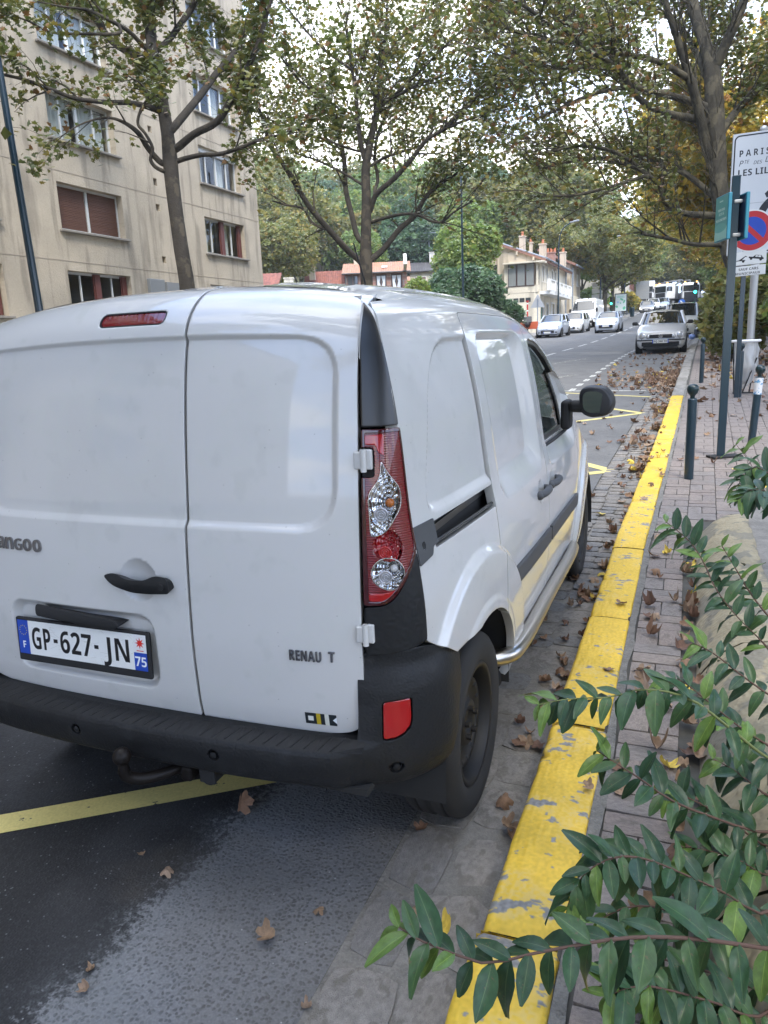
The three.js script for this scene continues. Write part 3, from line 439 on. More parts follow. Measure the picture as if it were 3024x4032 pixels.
  const hs = new THREE.Shape(roundPoly([[-0.092, 0.062], [-0.086, -0.052], [-0.03, -0.082], [0.078, -0.07], [0.105, -0.02], [0.092, 0.035], [0.045, 0.078], [-0.05, 0.085]], 0.035, 5).map((p) => new THREE.Vector2(s * p[0], p[1])));
  const house = new THREE.ExtrudeGeometry(hs, { depth: 0.075, bevelEnabled: true, bevelSize: 0.014, bevelThickness: 0.035, bevelSegments: 5, steps: 1 }); house.translate(0, 0, -0.11);
  const hm = mesh('mirror_housing', toCreasedNormals(house, 0.7), M([0.018, 0.018, 0.019], 0.5), mir); hm.position.set(s * 1.035, 1.240, -1.70); hm.scale.set(0.78, 0.86, 0.85); hm.rotation.y = s * -0.10;
  const gs = new THREE.Shape(roundPoly([[-0.074, 0.050], [-0.070, -0.042], [-0.02, -0.066], [0.066, -0.056], [0.087, -0.016], [0.076, 0.028], [0.036, 0.062], [-0.042, 0.067]], 0.03, 5).map((p) => new THREE.Vector2(s * p[0], p[1])));
  const gm = mesh('mirror_glass', new THREE.ExtrudeGeometry(gs, { depth: 0.004, bevelEnabled: false }), M([0.30, 0.33, 0.34], 0.02, { metalness: 1 }), mir); gm.position.set(s * 1.035, 1.240, -1.6982); gm.scale.set(0.78, 0.86, 1); gm.rotation.set(0.02, s * -0.10 + s * 0.16, 0); gm.position.z += 0.0;
}
bodySide(1); bodySide(-1);
// rear doors
const RY = table([0.40, 0.50, 0.60, 0.75, 0.9, 1.1, 1.35, 1.55, 1.65, 1.728, 1.802, 1.894], [0.40, 0.50, 0.60, 0.75, 0.9, 1.1, 1.35, 1.55, 1.65, 1.712, 1.748, 1.765]);
const RZ = table([0.40, 0.50, 0.60, 0.75, 0.9, 1.1, 1.35, 1.55, 1.65, 1.728, 1.802, 1.894], [0.60, 0.612, 0.625, 0.630, 0.624, 0.608, 0.580, 0.545, 0.51, 0.458, 0.392, 0.30]);
function rear(x, v, off = 0) { const a = Math.abs(x) / 0.72; return [x, RY(v) - 0.058 * Math.pow(a, 2.2) * sstep(1.45, 1.80, v), RZ(v) - 0.036 * Math.pow(a, 2.6) + off]; }
const DX = 0.188, doorEdge = [[0.50, 0.700], [1.3, 0.700], [1.5, 0.694], [1.62, 0.682], [1.70, 0.664], [1.78, 0.62], [1.86, 0.50]];
const rDoorSd = sdPoly(roundPoly([[DX + 0.0045, 0.528], [DX + 0.0045, 1.872], [0.668, 1.872], [0.684, 1.80], [0.690, 1.70], [0.697, 1.58, 0.02], [0.702, 1.35], [0.706, 0.9], [0.706, 0.63, 0.03], [0.690, 0.545, 0.07], [0.60, 0.525, 0.05]], 0.004));
const lDoorSd = sdPoly(roundPoly([[DX - 0.0045, 0.528], [-0.60, 0.525, 0.05], [-0.690, 0.545, 0.07], [-0.706, 0.63, 0.03], [-0.706, 0.9], [-0.702, 1.35], [-0.697, 1.58, 0.02], [-0.690, 1.70], [-0.684, 1.80], [-0.668, 1.872], [DX - 0.0045, 1.872]], 0.004));
const rPress = between(rr(-0.64, 1.098, 0.648, 1.622, 0.12), rr(-0.620, 1.118, 0.628, 1.606, 0.105));
const platePress = between(rr(-0.53, 0.59, 0.058, 0.832, 0.07), rr(-0.505, 0.607, 0.035, 0.808, 0.05));
const rBowl = (x, v) => { const d = Math.hypot((x - 0.012) / 0.068, (v - 0.934) / 0.064); return d < 1 ? (1 - d * d) * 0.022 : 0; };
const rearP = (x, v) => { const p = rear(x, v); p[2] -= 0.013 * rPress(x, v) + 0.026 * platePress(x, v) + rBowl(x, v); return p; };
const doorR = mesh('rear_door', panelGeo({ u0: 0.17, u1: 0.73, v0: 0.51, v1: 1.89, step: 0.0055, sd: rDoorSd, P: rearP, skirt: 0.03 }), mVan, van);
const lightSd = rr(-0.128, 1.656, 0.108, 1.704, 0.022);
const doorL = mesh('rear_door', panelGeo({ u0: -0.73, u1: 0.20, v0: 0.51, v1: 1.89, step: 0.0065, sd: (u, v) => Math.max(lDoorSd(u, v), -lightSd(u, v)), P: rearP, skirt: 0.03 }), mVan, van);
doorL.userData.label = 'left rear door with number plate and handle'; doorR.userData.label = 'narrower right rear door with maker badge and sticker';
// third brake light
const mRedLens = MP([0.16, 0.006, 0.012], 0.12, { clearcoat: 1, clearcoatRoughness: 0.03, bumpMap: tex(128, 64, (u, v) => fbm(u * 24, v * 6, 2, 3), { srgb: false }), bumpScale: 0.0006 });
const mRedBright = MP([0.36, 0.008, 0.010], 0.1, { clearcoat: 1, clearcoatRoughness: 0.02 });
mesh('brake_light', panelGeo({ u0: -0.14, u1: 0.12, v0: 1.64, v1: 1.72, step: 0.006, sd: (u, v) => lightSd(u, v) + 0.004, P: (x, v) => rear(x, v, -0.005), skirt: 0.01, uvs: 6 }), mRedLens, doorL);
mesh('brake_light_seal', panelGeo({ u0: -0.14, u1: 0.12, v0: 1.64, v1: 1.72, step: 0.004, sd: (u, v) => Math.max(lightSd(u, v), -(lightSd(u, v) + 0.0045)), P: (x, v) => rear(x, v, -0.001), skirt: 0.012 }), mBlack, doorL);
// handle, plate lamp bar, number plate
{
  const z0 = RZ(0.93), rd = (x) => rear(x, 0.93)[2];
  const hz = (x) => rd(x) + 0.012;
  const hg = panelGeo({ u0: -0.12, u1: 0.16, v0: 0.88, v1: 0.98, step: 0.004, sd: sdPoly(roundPoly([[-0.098, 0.948, 0.012], [-0.06, 0.958, 0.02], [-0.01, 0.940, 0.02], [0.05, 0.942, 0.02], [0.085, 0.959, 0.02], [0.134, 0.955, 0.02], [0.140, 0.910, 0.016], [0.06, 0.902, 0.02], [0.0, 0.902, 0.02], [-0.06, 0.918, 0.02]], 0.01)), P: (x, v) => { const p = rear(x, v); p[2] += 0.020 + 0.006 * Math.cos((v - 0.93) * 60); return p; }, skirt: 0.034 });
  const h = mesh('handle', hg, mPlastic, doorL); mesh('key_barrel', gb().cyl(0.115, 0.930, rd(0.115) + 0.030, 0.009, 0.009, 0.006, 16, [Math.PI / 2, 0, 0]).geo(), mBlack, h);
  const bar = panelGeo({ u0: -0.42, u1: -0.03, v0: 0.76, v1: 0.86, step: 0.006, sd: sdPoly(roundPoly([[-0.392, 0.830, 0.012], [-0.075, 0.812, 0.02], [-0.052, 0.795, 0.01], [-0.085, 0.776, 0.02], [-0.388, 0.792, 0.01]], 0.01)), P: (x, v) => { const p = rear(x, v); p[2] += 0.022 - 8 * (v - 0.80) ** 2; return p; }, skirt: 0.05 });
  mesh('plate_lamp_bar', bar, mBlack, doorL);
  const plate = new THREE.Group(); plate.name = 'number_plate'; doorL.add(plate);
  const yaw = Math.atan2(rear(0.03, 0.7)[2] - rear(-0.5, 0.7)[2], 0.53); plate.position.set(-0.237, 0.705, rear(-0.237, 0.7)[2] - 0.004); plate.rotation.set(-0.06, -yaw, 0.012);
  mesh('plate_frame', gb().rbox(0, -0.006, 0, 0.545, 0.146, 0.014, 0.006).geo(), mBlack, plate);
  const pt = canvasTex(1040, 220, (g, w, h) => {
    g.fillStyle = '#dfe0dd'; g.fillRect(0, 0, w, h); g.fillStyle = '#1e46a8'; g.fillRect(0, 0, 92, h);
    g.fillStyle = '#c9b23a'; for (let k = 0; k < 12; k++) { const a = k / 12 * Math.PI * 2; g.fillRect(46 + 30 * Math.cos(a) - 3, 66 + 30 * Math.sin(a) - 3, 6, 6); }
    g.fillStyle = '#e8e8e8'; g.font = 'bold 62px sans-serif'; g.textAlign = 'center'; g.fillText('F', 46, 182);
    g.fillStyle = '#dcdcdc'; g.fillRect(944, 0, 96, 110); g.fillStyle = '#1e46a8'; g.fillRect(944, 110, 96, 110);
    g.fillStyle = '#cf2a24'; g.beginPath(); for (let k = 0; k < 16; k++) { const a = k / 16 * Math.PI * 2, r = k % 2 ? 15 : 36; g.lineTo(992 + r * Math.cos(a), 52 + r * Math.sin(a)); } g.fill(); g.fillRect(966, 96, 52, 5);
    g.fillStyle = '#e8e8e8'; g.font = 'bold 82px sans-serif'; g.fillText('75', 992, 194);
    g.fillStyle = '#15161a'; g.font = 'bold 196px sans-serif'; const put = (t, x, ww) => { g.save(); g.translate(x, 180); const m = g.measureText(t).width; g.scale(ww / m, 1); g.textAlign = 'left'; g.fillText(t, 0, 0); g.restore(); };
    put('GP', 110, 172); put('627', 352, 268); put('JN', 724, 200); g.fillRect(302, 100, 34, 24); g.fillRect(636, 100, 34, 24);
    g.strokeStyle = 'rgba(120,110,95,0.28)'; g.lineWidth = 1.5; const r = rng(8); for (let k = 0; k < 60; k++) { g.beginPath(); const x = r() * w, y = r() * h; g.moveTo(x, y); g.lineTo(x + (r() - 0.4) * 160, y + (r() - 0.5) * 60); g.stroke(); }
  });
  const face = new THREE.PlaneGeometry(0.525, 0.112); const pm = mesh('plate_face', face, M([1, 1, 1], 0.35, { map: pt }), plate); pm.position.set(0, 0.003, 0.0085);
}
const mBadge = M([0.30, 0.30, 0.32], 0.18, { metalness: 1 });
// lettering on the doors: raised chrome
function letters(txt, x0, x1, y, h, par, name, track = 0, squash) {
  let pen = 0; const parts = []; for (const ch of txt) { if (ch === ' ') { pen += 0.6; continue; } const small = ch === 'G' && txt[0] === 'k', g = new TextGeometry(ch, { font: fontBold, size: 1, depth: 0.16, curveSegments: 5, bevelEnabled: false }); if (small) g.scale(0.80, 0.74, 1); g.computeBoundingBox(); g.translate(pen - g.boundingBox.min.x, 0, 0); pen += g.boundingBox.max.x - g.boundingBox.min.x + 0.10 + track; parts.push(g); }
  const sx = (x1 - x0) / pen, G = mergeGeometries(parts.map((g) => g.toNonIndexed())), p = G.attributes.position;
  for (let i = 0; i < p.count; i++) { const x = x0 + p.getX(i) * sx, v = y + p.getY(i) * h; const q = rear(x, v); p.setXYZ(i, x, q[1], q[2] + 0.0005 + p.getZ(i) * 0.028); }
  G.computeVertexNormals(); return mesh(name, G, mBadge, par);
}
letters('RENAU', 0.498, 0.594, 0.745, 0.030, doorR, 'badge_lettering', 0.06); letters('T', 0.612, 0.632, 0.748, 0.030, doorR, 'badge_lettering', 0);
letters('kanGoo', -0.60, -0.352, 0.992, 0.050, doorL, 'badge_lettering', 0.02);
{
  const t = canvasTex(256, 96, (g, w, h) => { g.fillStyle = '#1d2428'; g.fillRect(0, 0, w, h); g.fillStyle = '#d8d8d0'; g.fillRect(24, 28, 44, 40); g.fillStyle = '#b8a028'; g.fillRect(92, 0, 34, h); g.fillStyle = '#cfcfc2'; g.fillRect(160, 0, 34, h); g.fillStyle = '#dfe3e6'; g.beginPath(); g.moveTo(w, 20); g.lineTo(224, 48); g.lineTo(w, 76); g.fill(); });
  const g = gridGeo(6, 2, (u, v) => { const p = rear(lerp(0.527, 0.620, u), lerp(0.553, 0.588, v)); p[2] += 0.001; return p; }); mesh('sticker', g, M([1, 1, 1], 0.5, { map: t }), doorR);
}
for (const sgn of [1, -1]) for (const y of [1.29, 0.835]) {
  const z = rear(0.70, y)[2], hin = mesh('hinge', gb().rbox(sgn * 0.708, y, z + 0.006, 0.026, 0.046, 0.014, 0.005).cyl(sgn * 0.722, y, z + 0.010, 0.008, 0.008, 0.058, 12).rbox(sgn * 0.733, y + 0.002, z + 0.000, 0.020, 0.052, 0.012, 0.004).geo(), mVan, van);
}
// corner posts: black trim, lamp, lower cover, between the doors and the sides
const eX = table([0.40, 1.30, 1.50, 1.60, 1.66, 1.70, 1.74], [0.711, 0.709, 0.704, 0.699, 0.695, 0.692, 0.690]), sZ = table([0.4, 1.46, 1.58, 1.66, 1.70, 1.74], [0.500, 0.500, 0.486, 0.458, 0.435, 0.41]);
const xAtY = (z, y) => { if (y <= roofA(z)) return sideX(y, z); let lo = roofA(z), hi = lo + 0.6; for (let i = 0; i < 24; i++) { const m = (lo + hi) / 2; if (side(z, m)[1] < y) lo = m; else hi = m; } return side(z, lo)[0]; };
function corner(a, y) { // a 0 at the door edge, 1 at the body side
  const x0 = eX(y), z0 = rear(x0, y)[2] - 0.001, z1 = sZ(y), x1 = xAtY(z1, y) + 0.001, t = a, u = 1 - t, qx = lerp(x0, x1, 0.86), qz = z0 - 0.004;
  return [u * u * x0 + 2 * u * t * qx + t * t * x1, y, u * u * z0 + 2 * u * t * qz + t * t * z1];
}
const CW = 0.16; // width the corner is laid out over
for (const s of [1, -1]) {
  const fl = s < 0, CP = (off = 0) => (u, v) => { const p = corner(u / CW, v), q = corner(u / CW + 0.01, v), nx = q[2] - p[2], nz = q[0] - p[0], l = Math.hypot(nx, nz); p[0] += -nx / l * off; p[2] += nz / l * off; p[0] *= s; return p; };
  const pan = (name, poly, mat, o = {}) => mesh(name, panelGeo({ u0: -0.005, u1: CW + 0.005, v0: o.v0 ?? 0.6, v1: o.v1 ?? 1.75, step: o.step ?? 0.007, sd: typeof poly === 'function' ? poly : sdPoly(poly), P: CP(o.off ?? 0), flip: fl, skirt: o.skirt ?? 0.02, uvs: o.uvs ?? 1, roll: o.roll ?? 0.55 }), mat, o.par ?? van);
  pan('pillar_trim', roundPoly([[0.003, 1.372], [0.003, 1.60, 0.05], [0.018, 1.672, 0.05], [0.07, 1.690, 0.05], [0.130, 1.60, 0.1], [0.157, 1.5, 0.05], [0.157, 1.375]], 0.003), mTrim, { v0: 1.35, off: 0.001 });
  pan('corner_cap', [[-0.004, 1.54], [-0.004, 1.70], [0.164, 1.70], [0.164, 1.54]], mVan, { v0: 1.53, off: -0.004, skirt: 0 });
  pan('lower_corner_cover', roundPoly([[0.003, 0.772], [0.003, 0.905], [0.05, 0.91, 0.03], [0.085, 0.95, 0.03], [0.145, 1.035, 0.02], [0.157, 1.04], [0.157, 0.80]], 0.004), mPlastic, { v1: 1.06 });
  // lamp
  const lampPoly = roundPoly([[0.004, 0.912], [0.004, 1.366], [0.156, 1.368], [0.156, 1.055, 0.02], [0.085, 0.957, 0.04], [0.05, 0.916, 0.03]], 0.006), lampSd = sdPoly(lampPoly);
  const insA = sdPoly(roundPoly([[0.060, 1.292, 0.012], [0.076, 1.262, 0.03], [0.126, 1.214, 0.02], [0.122, 1.17, 0.02], [0.058, 1.100, 0.03], [0.022, 1.092, 0.012], [0.018, 1.205, 0.02], [0.054, 1.245, 0.02]], 0.01)), insB = (u, v) => Math.hypot((u - 0.060) / 1, (v - 0.997) * 0.95) - 0.041, redC = (u, v) => Math.hypot((u - 0.066), (v - 1.068) * 0.95) - 0.040;
  const notch = rr(-0.02, 1.245, 0.040, 1.322, 0.012);
  const lampM = MP([0.15, 0.003, 0.006], 0.07, { clearcoat: 1, clearcoatRoughness: 0.02, bumpMap: tex(64, 256, (u, v) => 0.5 + 0.5 * Math.sin(v * 256 / 2), { srgb: false }), bumpScale: 0.0015 });
  const lamp = pan('tail_lamp', (u, v) => Math.max(lampSd(u, v), -insA(u, v), -insB(u, v), -redC(u, v), -notch(u, v)), lampM, { v0: 0.88, v1: 1.40, step: 0.005, off: 0.003, skirt: 0.012, uvs: 8 });
  pan('lamp_rim', (u, v) => Math.max(lampSd(u, v), -(lampSd(u, v) + 0.009), -notch(u, v)), MP([0.05, 0.003, 0.006], 0.1, { clearcoat: 1 }), { v0: 0.88, v1: 1.40, step: 0.0045, off: 0.005, skirt: 0.006, par: lamp });
  pan('hinge_pocket', (u, v) => Math.max(notch(u, v), -(u - 0.002)), mBlack, { v0: 1.23, v1: 1.34, step: 0.006, off: -0.008, skirt: 0, par: lamp });
  // reflector bowls with stepped rings, bulbs and clear covers
  const facet = (cu, cv, deep) => (u, v) => { const d = Math.hypot(u - cu, v - cv); return -deep * (1 - clamp(d / 0.06)) - 0.004 - 0.0035 * (Math.floor(d * 150) % 2) - 0.002 * Math.sin(Math.atan2(v - cv, u - cu) * 14); };
  const bowlPan = (name, sdf, cu, cv, mat, deep) => { const D = facet(cu, cv, deep); return mesh(name, panelGeo({ u0: 0, u1: 0.15, v0: cv - 0.12, v1: cv + 0.14, step: 0.0035, sd: (u, v) => sdf(u, v) - 0.001, P: (u, v) => { const q = corner(u / CW, v), r = corner(u / CW + 0.01, v), nx = r[2] - q[2], nz = r[0] - q[0], l = Math.hypot(nx, nz), o = D(u, v); return [(q[0] - nx / l * o) * s, q[1], q[2] + nz / l * o]; }, flip: fl, skirt: 0 }), mat, lamp); };
  const mRefl = M([0.62, 0.63, 0.65], 0.18, { metalness: 1 });
  bowlPan('indicator_reflector', insA, 0.085, 1.175, mRefl, 0.026); bowlPan('reversing_reflector', insB, 0.074, 1.005, mRefl, 0.026);
  pan('indicator_cover', insA, mClear, { v0: 1.07, v1: 1.32, step: 0.006, off: 0.003, skirt: 0, par: lamp }); pan('reversing_cover', insB, mClear, { v0: 0.94, v1: 1.05, step: 0.006, off: 0.003, skirt: 0, par: lamp });
  pan('indicator_rim', (u, v) => Math.max(insA(u, v), -(insA(u, v) + 0.003)), M([0.45, 0.4, 0.38], 0.2, { metalness: 1 }), { v0: 1.07, v1: 1.32, step: 0.003, off: 0.004, skirt: 0.004, par: lamp }); pan('reversing_rim', (u, v) => Math.max(insB(u, v), -(insB(u, v) + 0.003)), M([0.45, 0.4, 0.38], 0.2, { metalness: 1 }), { v0: 0.94, v1: 1.05, step: 0.003, off: 0.004, skirt: 0.004, par: lamp });
  const dome = bowlPan('brake_dome', redC, 0.078, 1.072, MP([0.30, 0.004, 0.008], 0.08, { clearcoat: 1 }), 0.02);
  const cpt = (u, v, o) => { const q = corner(u / CW, v), r = corner(u / CW + 0.01, v), nx = r[2] - q[2], nz = r[0] - q[0], l = Math.hypot(nx, nz); return [(q[0] - nx / l * o) * s, v, q[2] + nz / l * o]; };
  const disc = (u, v, r, o, name, mat) => { const c = cpt(u, v, o), m = mesh(name, mergeGeometries([new THREE.TorusGeometry(r, r * 0.16, 6, 22), new THREE.TorusGeometry(r * 0.62, r * 0.12, 6, 20), new THREE.TorusGeometry(r * 0.3, r * 0.12, 6, 14), new THREE.CircleGeometry(r, 22)]), mat, lamp); m.position.set(...c); m.rotation.y = s * 0.35; };
  disc(0.052, 1.150, 0.017, 0.001, 'lens_disc', M([0.5, 0.5, 0.54], 0.15, { metalness: 0.6 })); disc(0.050, 0.988, 0.016, 0.001, 'lens_disc', M([0.5, 0.5, 0.54], 0.15, { metalness: 0.6 })); disc(0.054, 1.052, 0.015, 0.0, 'lens_disc', mRedBright);
  mesh('indicator_bulb', gb().sph(...cpt(0.084, 1.178, -0.008), 0.012).geo(), MP([0.42, 0.12, 0.02], 0.1), lamp); mesh('reversing_bulb', gb().sph(...cpt(0.074, 1.008, -0.010), 0.010).geo(), MP([0.6, 0.6, 0.6], 0.1), lamp);
  // upper lit-looking lens block beside the hinge pocket is brighter plain red
  pan('upper_lens', roundPoly([[0.014, 1.328], [0.014, 1.352], [0.075, 1.354], [0.072, 1.30], [0.052, 1.31], [0.044, 1.328]], 0.006), mRedBright, { v0: 1.28, v1: 1.37, step: 0.005, off: 0.0045, skirt: 0.002, par: lamp });
  pan('lower_lens', roundPoly([[0.014, 0.924], [0.014, 0.945], [0.04, 0.945], [0.075, 0.955], [0.05, 0.926]], 0.006), mRedBright, { v0: 0.91, v1: 0.97, step: 0.004, off: 0.0045, skirt: 0.002, par: lamp });
}
// rear bumper: laid out along its plan line
{
  const path = []; // x, z of the body line, from the middle to the wheel arch
  for (let i = 0; i <= 20; i++) { const x = 0.60 * i / 20; path.push([x, 0.628 - 0.05 * Math.pow(x / 0.7, 2.6)]); }
  const c0 = [0.60, path[20][1]], c3 = [0.868, 0.36]; for (let i = 1; i <= 22; i++) { const t = i / 22, u = 1 - t, p1 = [0.80, 0.585], p2 = [0.858, 0.50]; path.push([0, 1].map((k) => u * u * u * c0[k] + 3 * u * u * t * p1[k] + 3 * u * t * t * p2[k] + t * t * t * c3[k])); }
  path.push([0.874, 0.30]);
  const L = [0]; for (let i = 1; i < path.length; i++) L.push(L[i - 1] + Math.hypot(path[i][0] - path[i - 1][0], path[i][1] - path[i - 1][1]));
  const tot = L[L.length - 1], pt = (d) => { const a = Math.abs(d); let i = 1; while (i < L.length - 1 && L[i] < a) i++; const t = (a - L[i - 1]) / (L[i] - L[i - 1]), x = lerp(path[i - 1][0], path[i][0], t), z = lerp(path[i - 1][1], path[i][1], t), dx = path[i][0] - path[i - 1][0], dz = path[i][1] - path[i - 1][1], l = Math.hypot(dx, dz); return [x * Math.sign(d || 1), z, -dz / l * Math.sign(d || 1), dx / l]; };
  const out = table([0.33, 0.345, 0.37, 0.40, 0.44, 0.48, 0.505, 0.522, 0.530, 0.56, 0.62, 0.78], [-0.05, 0.01, 0.056, 0.088, 0.096, 0.100, 0.098, 0.088, 0.030, 0.012, 0.008, 0.004]);
  const outC = table([0.33, 0.345, 0.37, 0.40, 0.44, 0.48, 0.53, 0.60, 0.66, 0.70, 0.74, 0.79], [-0.05, 0.0, 0.024, 0.036, 0.042, 0.044, 0.042, 0.036, 0.030, 0.020, 0.006, 0.003]);
  const topY = (a) => a < 0.69 ? 0.535 : lerp(0.775, 0.70, sstep(0.84, 1.12, a)), botY = (a) => 0.385 + 0.02 * sstep(0.6, 0.9, a) + 0.10 * sstep(0.92, 1.12, a);
  const P = (d, v) => { const a = Math.abs(d), q = pt(clamp(d, -tot, tot)), c = sstep(0.60, 0.76, a), y = v, yy = y - (botY(a) - 0.36) * sstep(0.55, 0.36, y), k = 1 - 0.75 * sstep(0.92, 1.15, a); const o = lerp(out(yy), outC(yy), c) * k; return [q[0] + q[2] * o, y, q[1] + q[3] * o]; };
  const refl = (sg) => sdPoly(roundPoly([[0.748, 0.645, 0.012], [0.745, 0.535, 0.012], [0.79, 0.540, 0.025], [0.820, 0.572, 0.03], [0.822, 0.650, 0.012]], 0.012)), R = refl(1);
  const sens = [[-0.62], [-0.20], [0.285], [0.775]].map((q) => q[0]), sensY = [0.47, 0.475, 0.475, 0.455];
  const archSd = (d, v) => { const q = pt(clamp(d, -tot, tot)); return Math.abs(d) > 0.9 ? Math.hypot(q[1] - ARCH[0], v - ARCH[1]) - (ARCH[2] + 0.002) : 1; };
  const sd = (d, v) => { const a = Math.abs(d); let s = Math.max(a - (tot - 0.004), v - topY(a), botY(a) - v, -archSd(d, v)); s = Math.max(s, -R(a, v)); for (let k = 0; k < 4; k++) s = Math.max(s, -(Math.hypot(d - sens[k], v - sensY[k]) - 0.018)); return s; };
  const bumper = mesh('rear_bumper', panelGeo({ u0: -tot - 0.01, u1: tot + 0.01, v0: 0.34, v1: 0.80, step: 0.008, sd, P, skirt: 0.03, flip: false, uvs: 2 }), mPlastic, van);
  for (const sg of [1, -1]) mesh('reflector', panelGeo({ u0: sg > 0 ? 0.72 : -0.86, u1: sg > 0 ? 0.86 : -0.72, v0: 0.50, v1: 0.67, step: 0.006, sd: (d, v) => R(Math.abs(d), v) + 0.004, P: (d, v) => { const p = P(d, v), q = pt(d); return [p[0] - q[2] * 0.004, p[1], p[2] - q[3] * 0.004]; }, skirt: 0.01, uvs: 10 }), MP([0.36, 0.010, 0.012], 0.12, { clearcoat: 1, clearcoatRoughness: 0.03 }), bumper);
  for (let k = 0; k < 4; k++) { const p = P(sens[k], sensY[k]), q = pt(sens[k]); const m = mesh('parking_sensor', mergeGeometries([new THREE.SphereGeometry(0.0155, 16, 8, 0, 6.3, 0, 0.7), new THREE.TorusGeometry(0.0155, 0.002, 6, 20).rotateX(Math.PI / 2)]), mPlastic, bumper); m.position.set(p[0] - q[2] * 0.013, p[1], p[2] - q[3] * 0.013); m.rotation.set(Math.PI / 2, 0, -Math.atan2(q[2], q[3])); }
  // step top: ledge and tread ribs
  mesh('step_ledge', gridGeo(60, 1, (u, v) => { const d = lerp(-0.70, 0.70, u), q = pt(d), o = lerp(0.082, -0.05, v); return [q[0] + q[2] * o, 0.5225 + 0.008 * v, q[1] + q[3] * o]; }), mPlastic, bumper);
  for (let k = 0; k < 34; k++) { const d = lerp(-0.64, 0.64, k / 33); if (Math.abs(d - DX) < 0.03) continue; const qa = pt(d - 0.012), qb = pt(d + 0.012); mesh('tread_rib', gb().bar([qa[0] + qa[2] * 0.084, 0.520, qa[1] + qa[3] * 0.084], [qb[0] + qb[2] * 0.018, 0.5275, qb[1] + qb[3] * 0.018], 0.0055, 0.0055, 5).geo(), mPlastic, bumper); }
  // underside closing sheet
  mesh('underside', gb().box(0, 0.40, 0.50, 1.45, 0.02, 0.30).geo(), mVoid, van);
  // tow bar
  const tow = mesh('tow_bar', gb().sph(0.012, 0.452, 0.775, 0.0265, [1, 1, 1], 20).cyl(0.012, 0.425, 0.775, 0.015, 0.014, 0.05, 14).tube([[0.012, 0.41, 0.775], [0.013, 0.388, 0.77], [0.032, 0.366, 0.745], [0.07, 0.358, 0.70], [0.12, 0.362, 0.62], [0.14, 0.37, 0.52]], 0.018, 30, 10).rbox(0.15, 0.362, 0.64, 0.04, 0.05, 0.08, 0.012).rbox(0.05, 0.37, 0.55, 0.16, 0.05, 0.12, 0.015).geo(), MP([0.010, 0.008, 0.007], 0.45, { specularIntensity: 0.4 }), van);
  mesh('trailer_socket', gb().cyl(0.225, 0.365, 0.645, 0.028, 0.028, 0.05, 18, [Math.PI / 2, 0, 0]).rbox(0.225, 0.370, 0.672, 0.055, 0.048, 0.010, 0.008).box(0.20, 0.375, 0.60, 0.02, 0.04, 0.12).geo(), mBlack, tow);
}
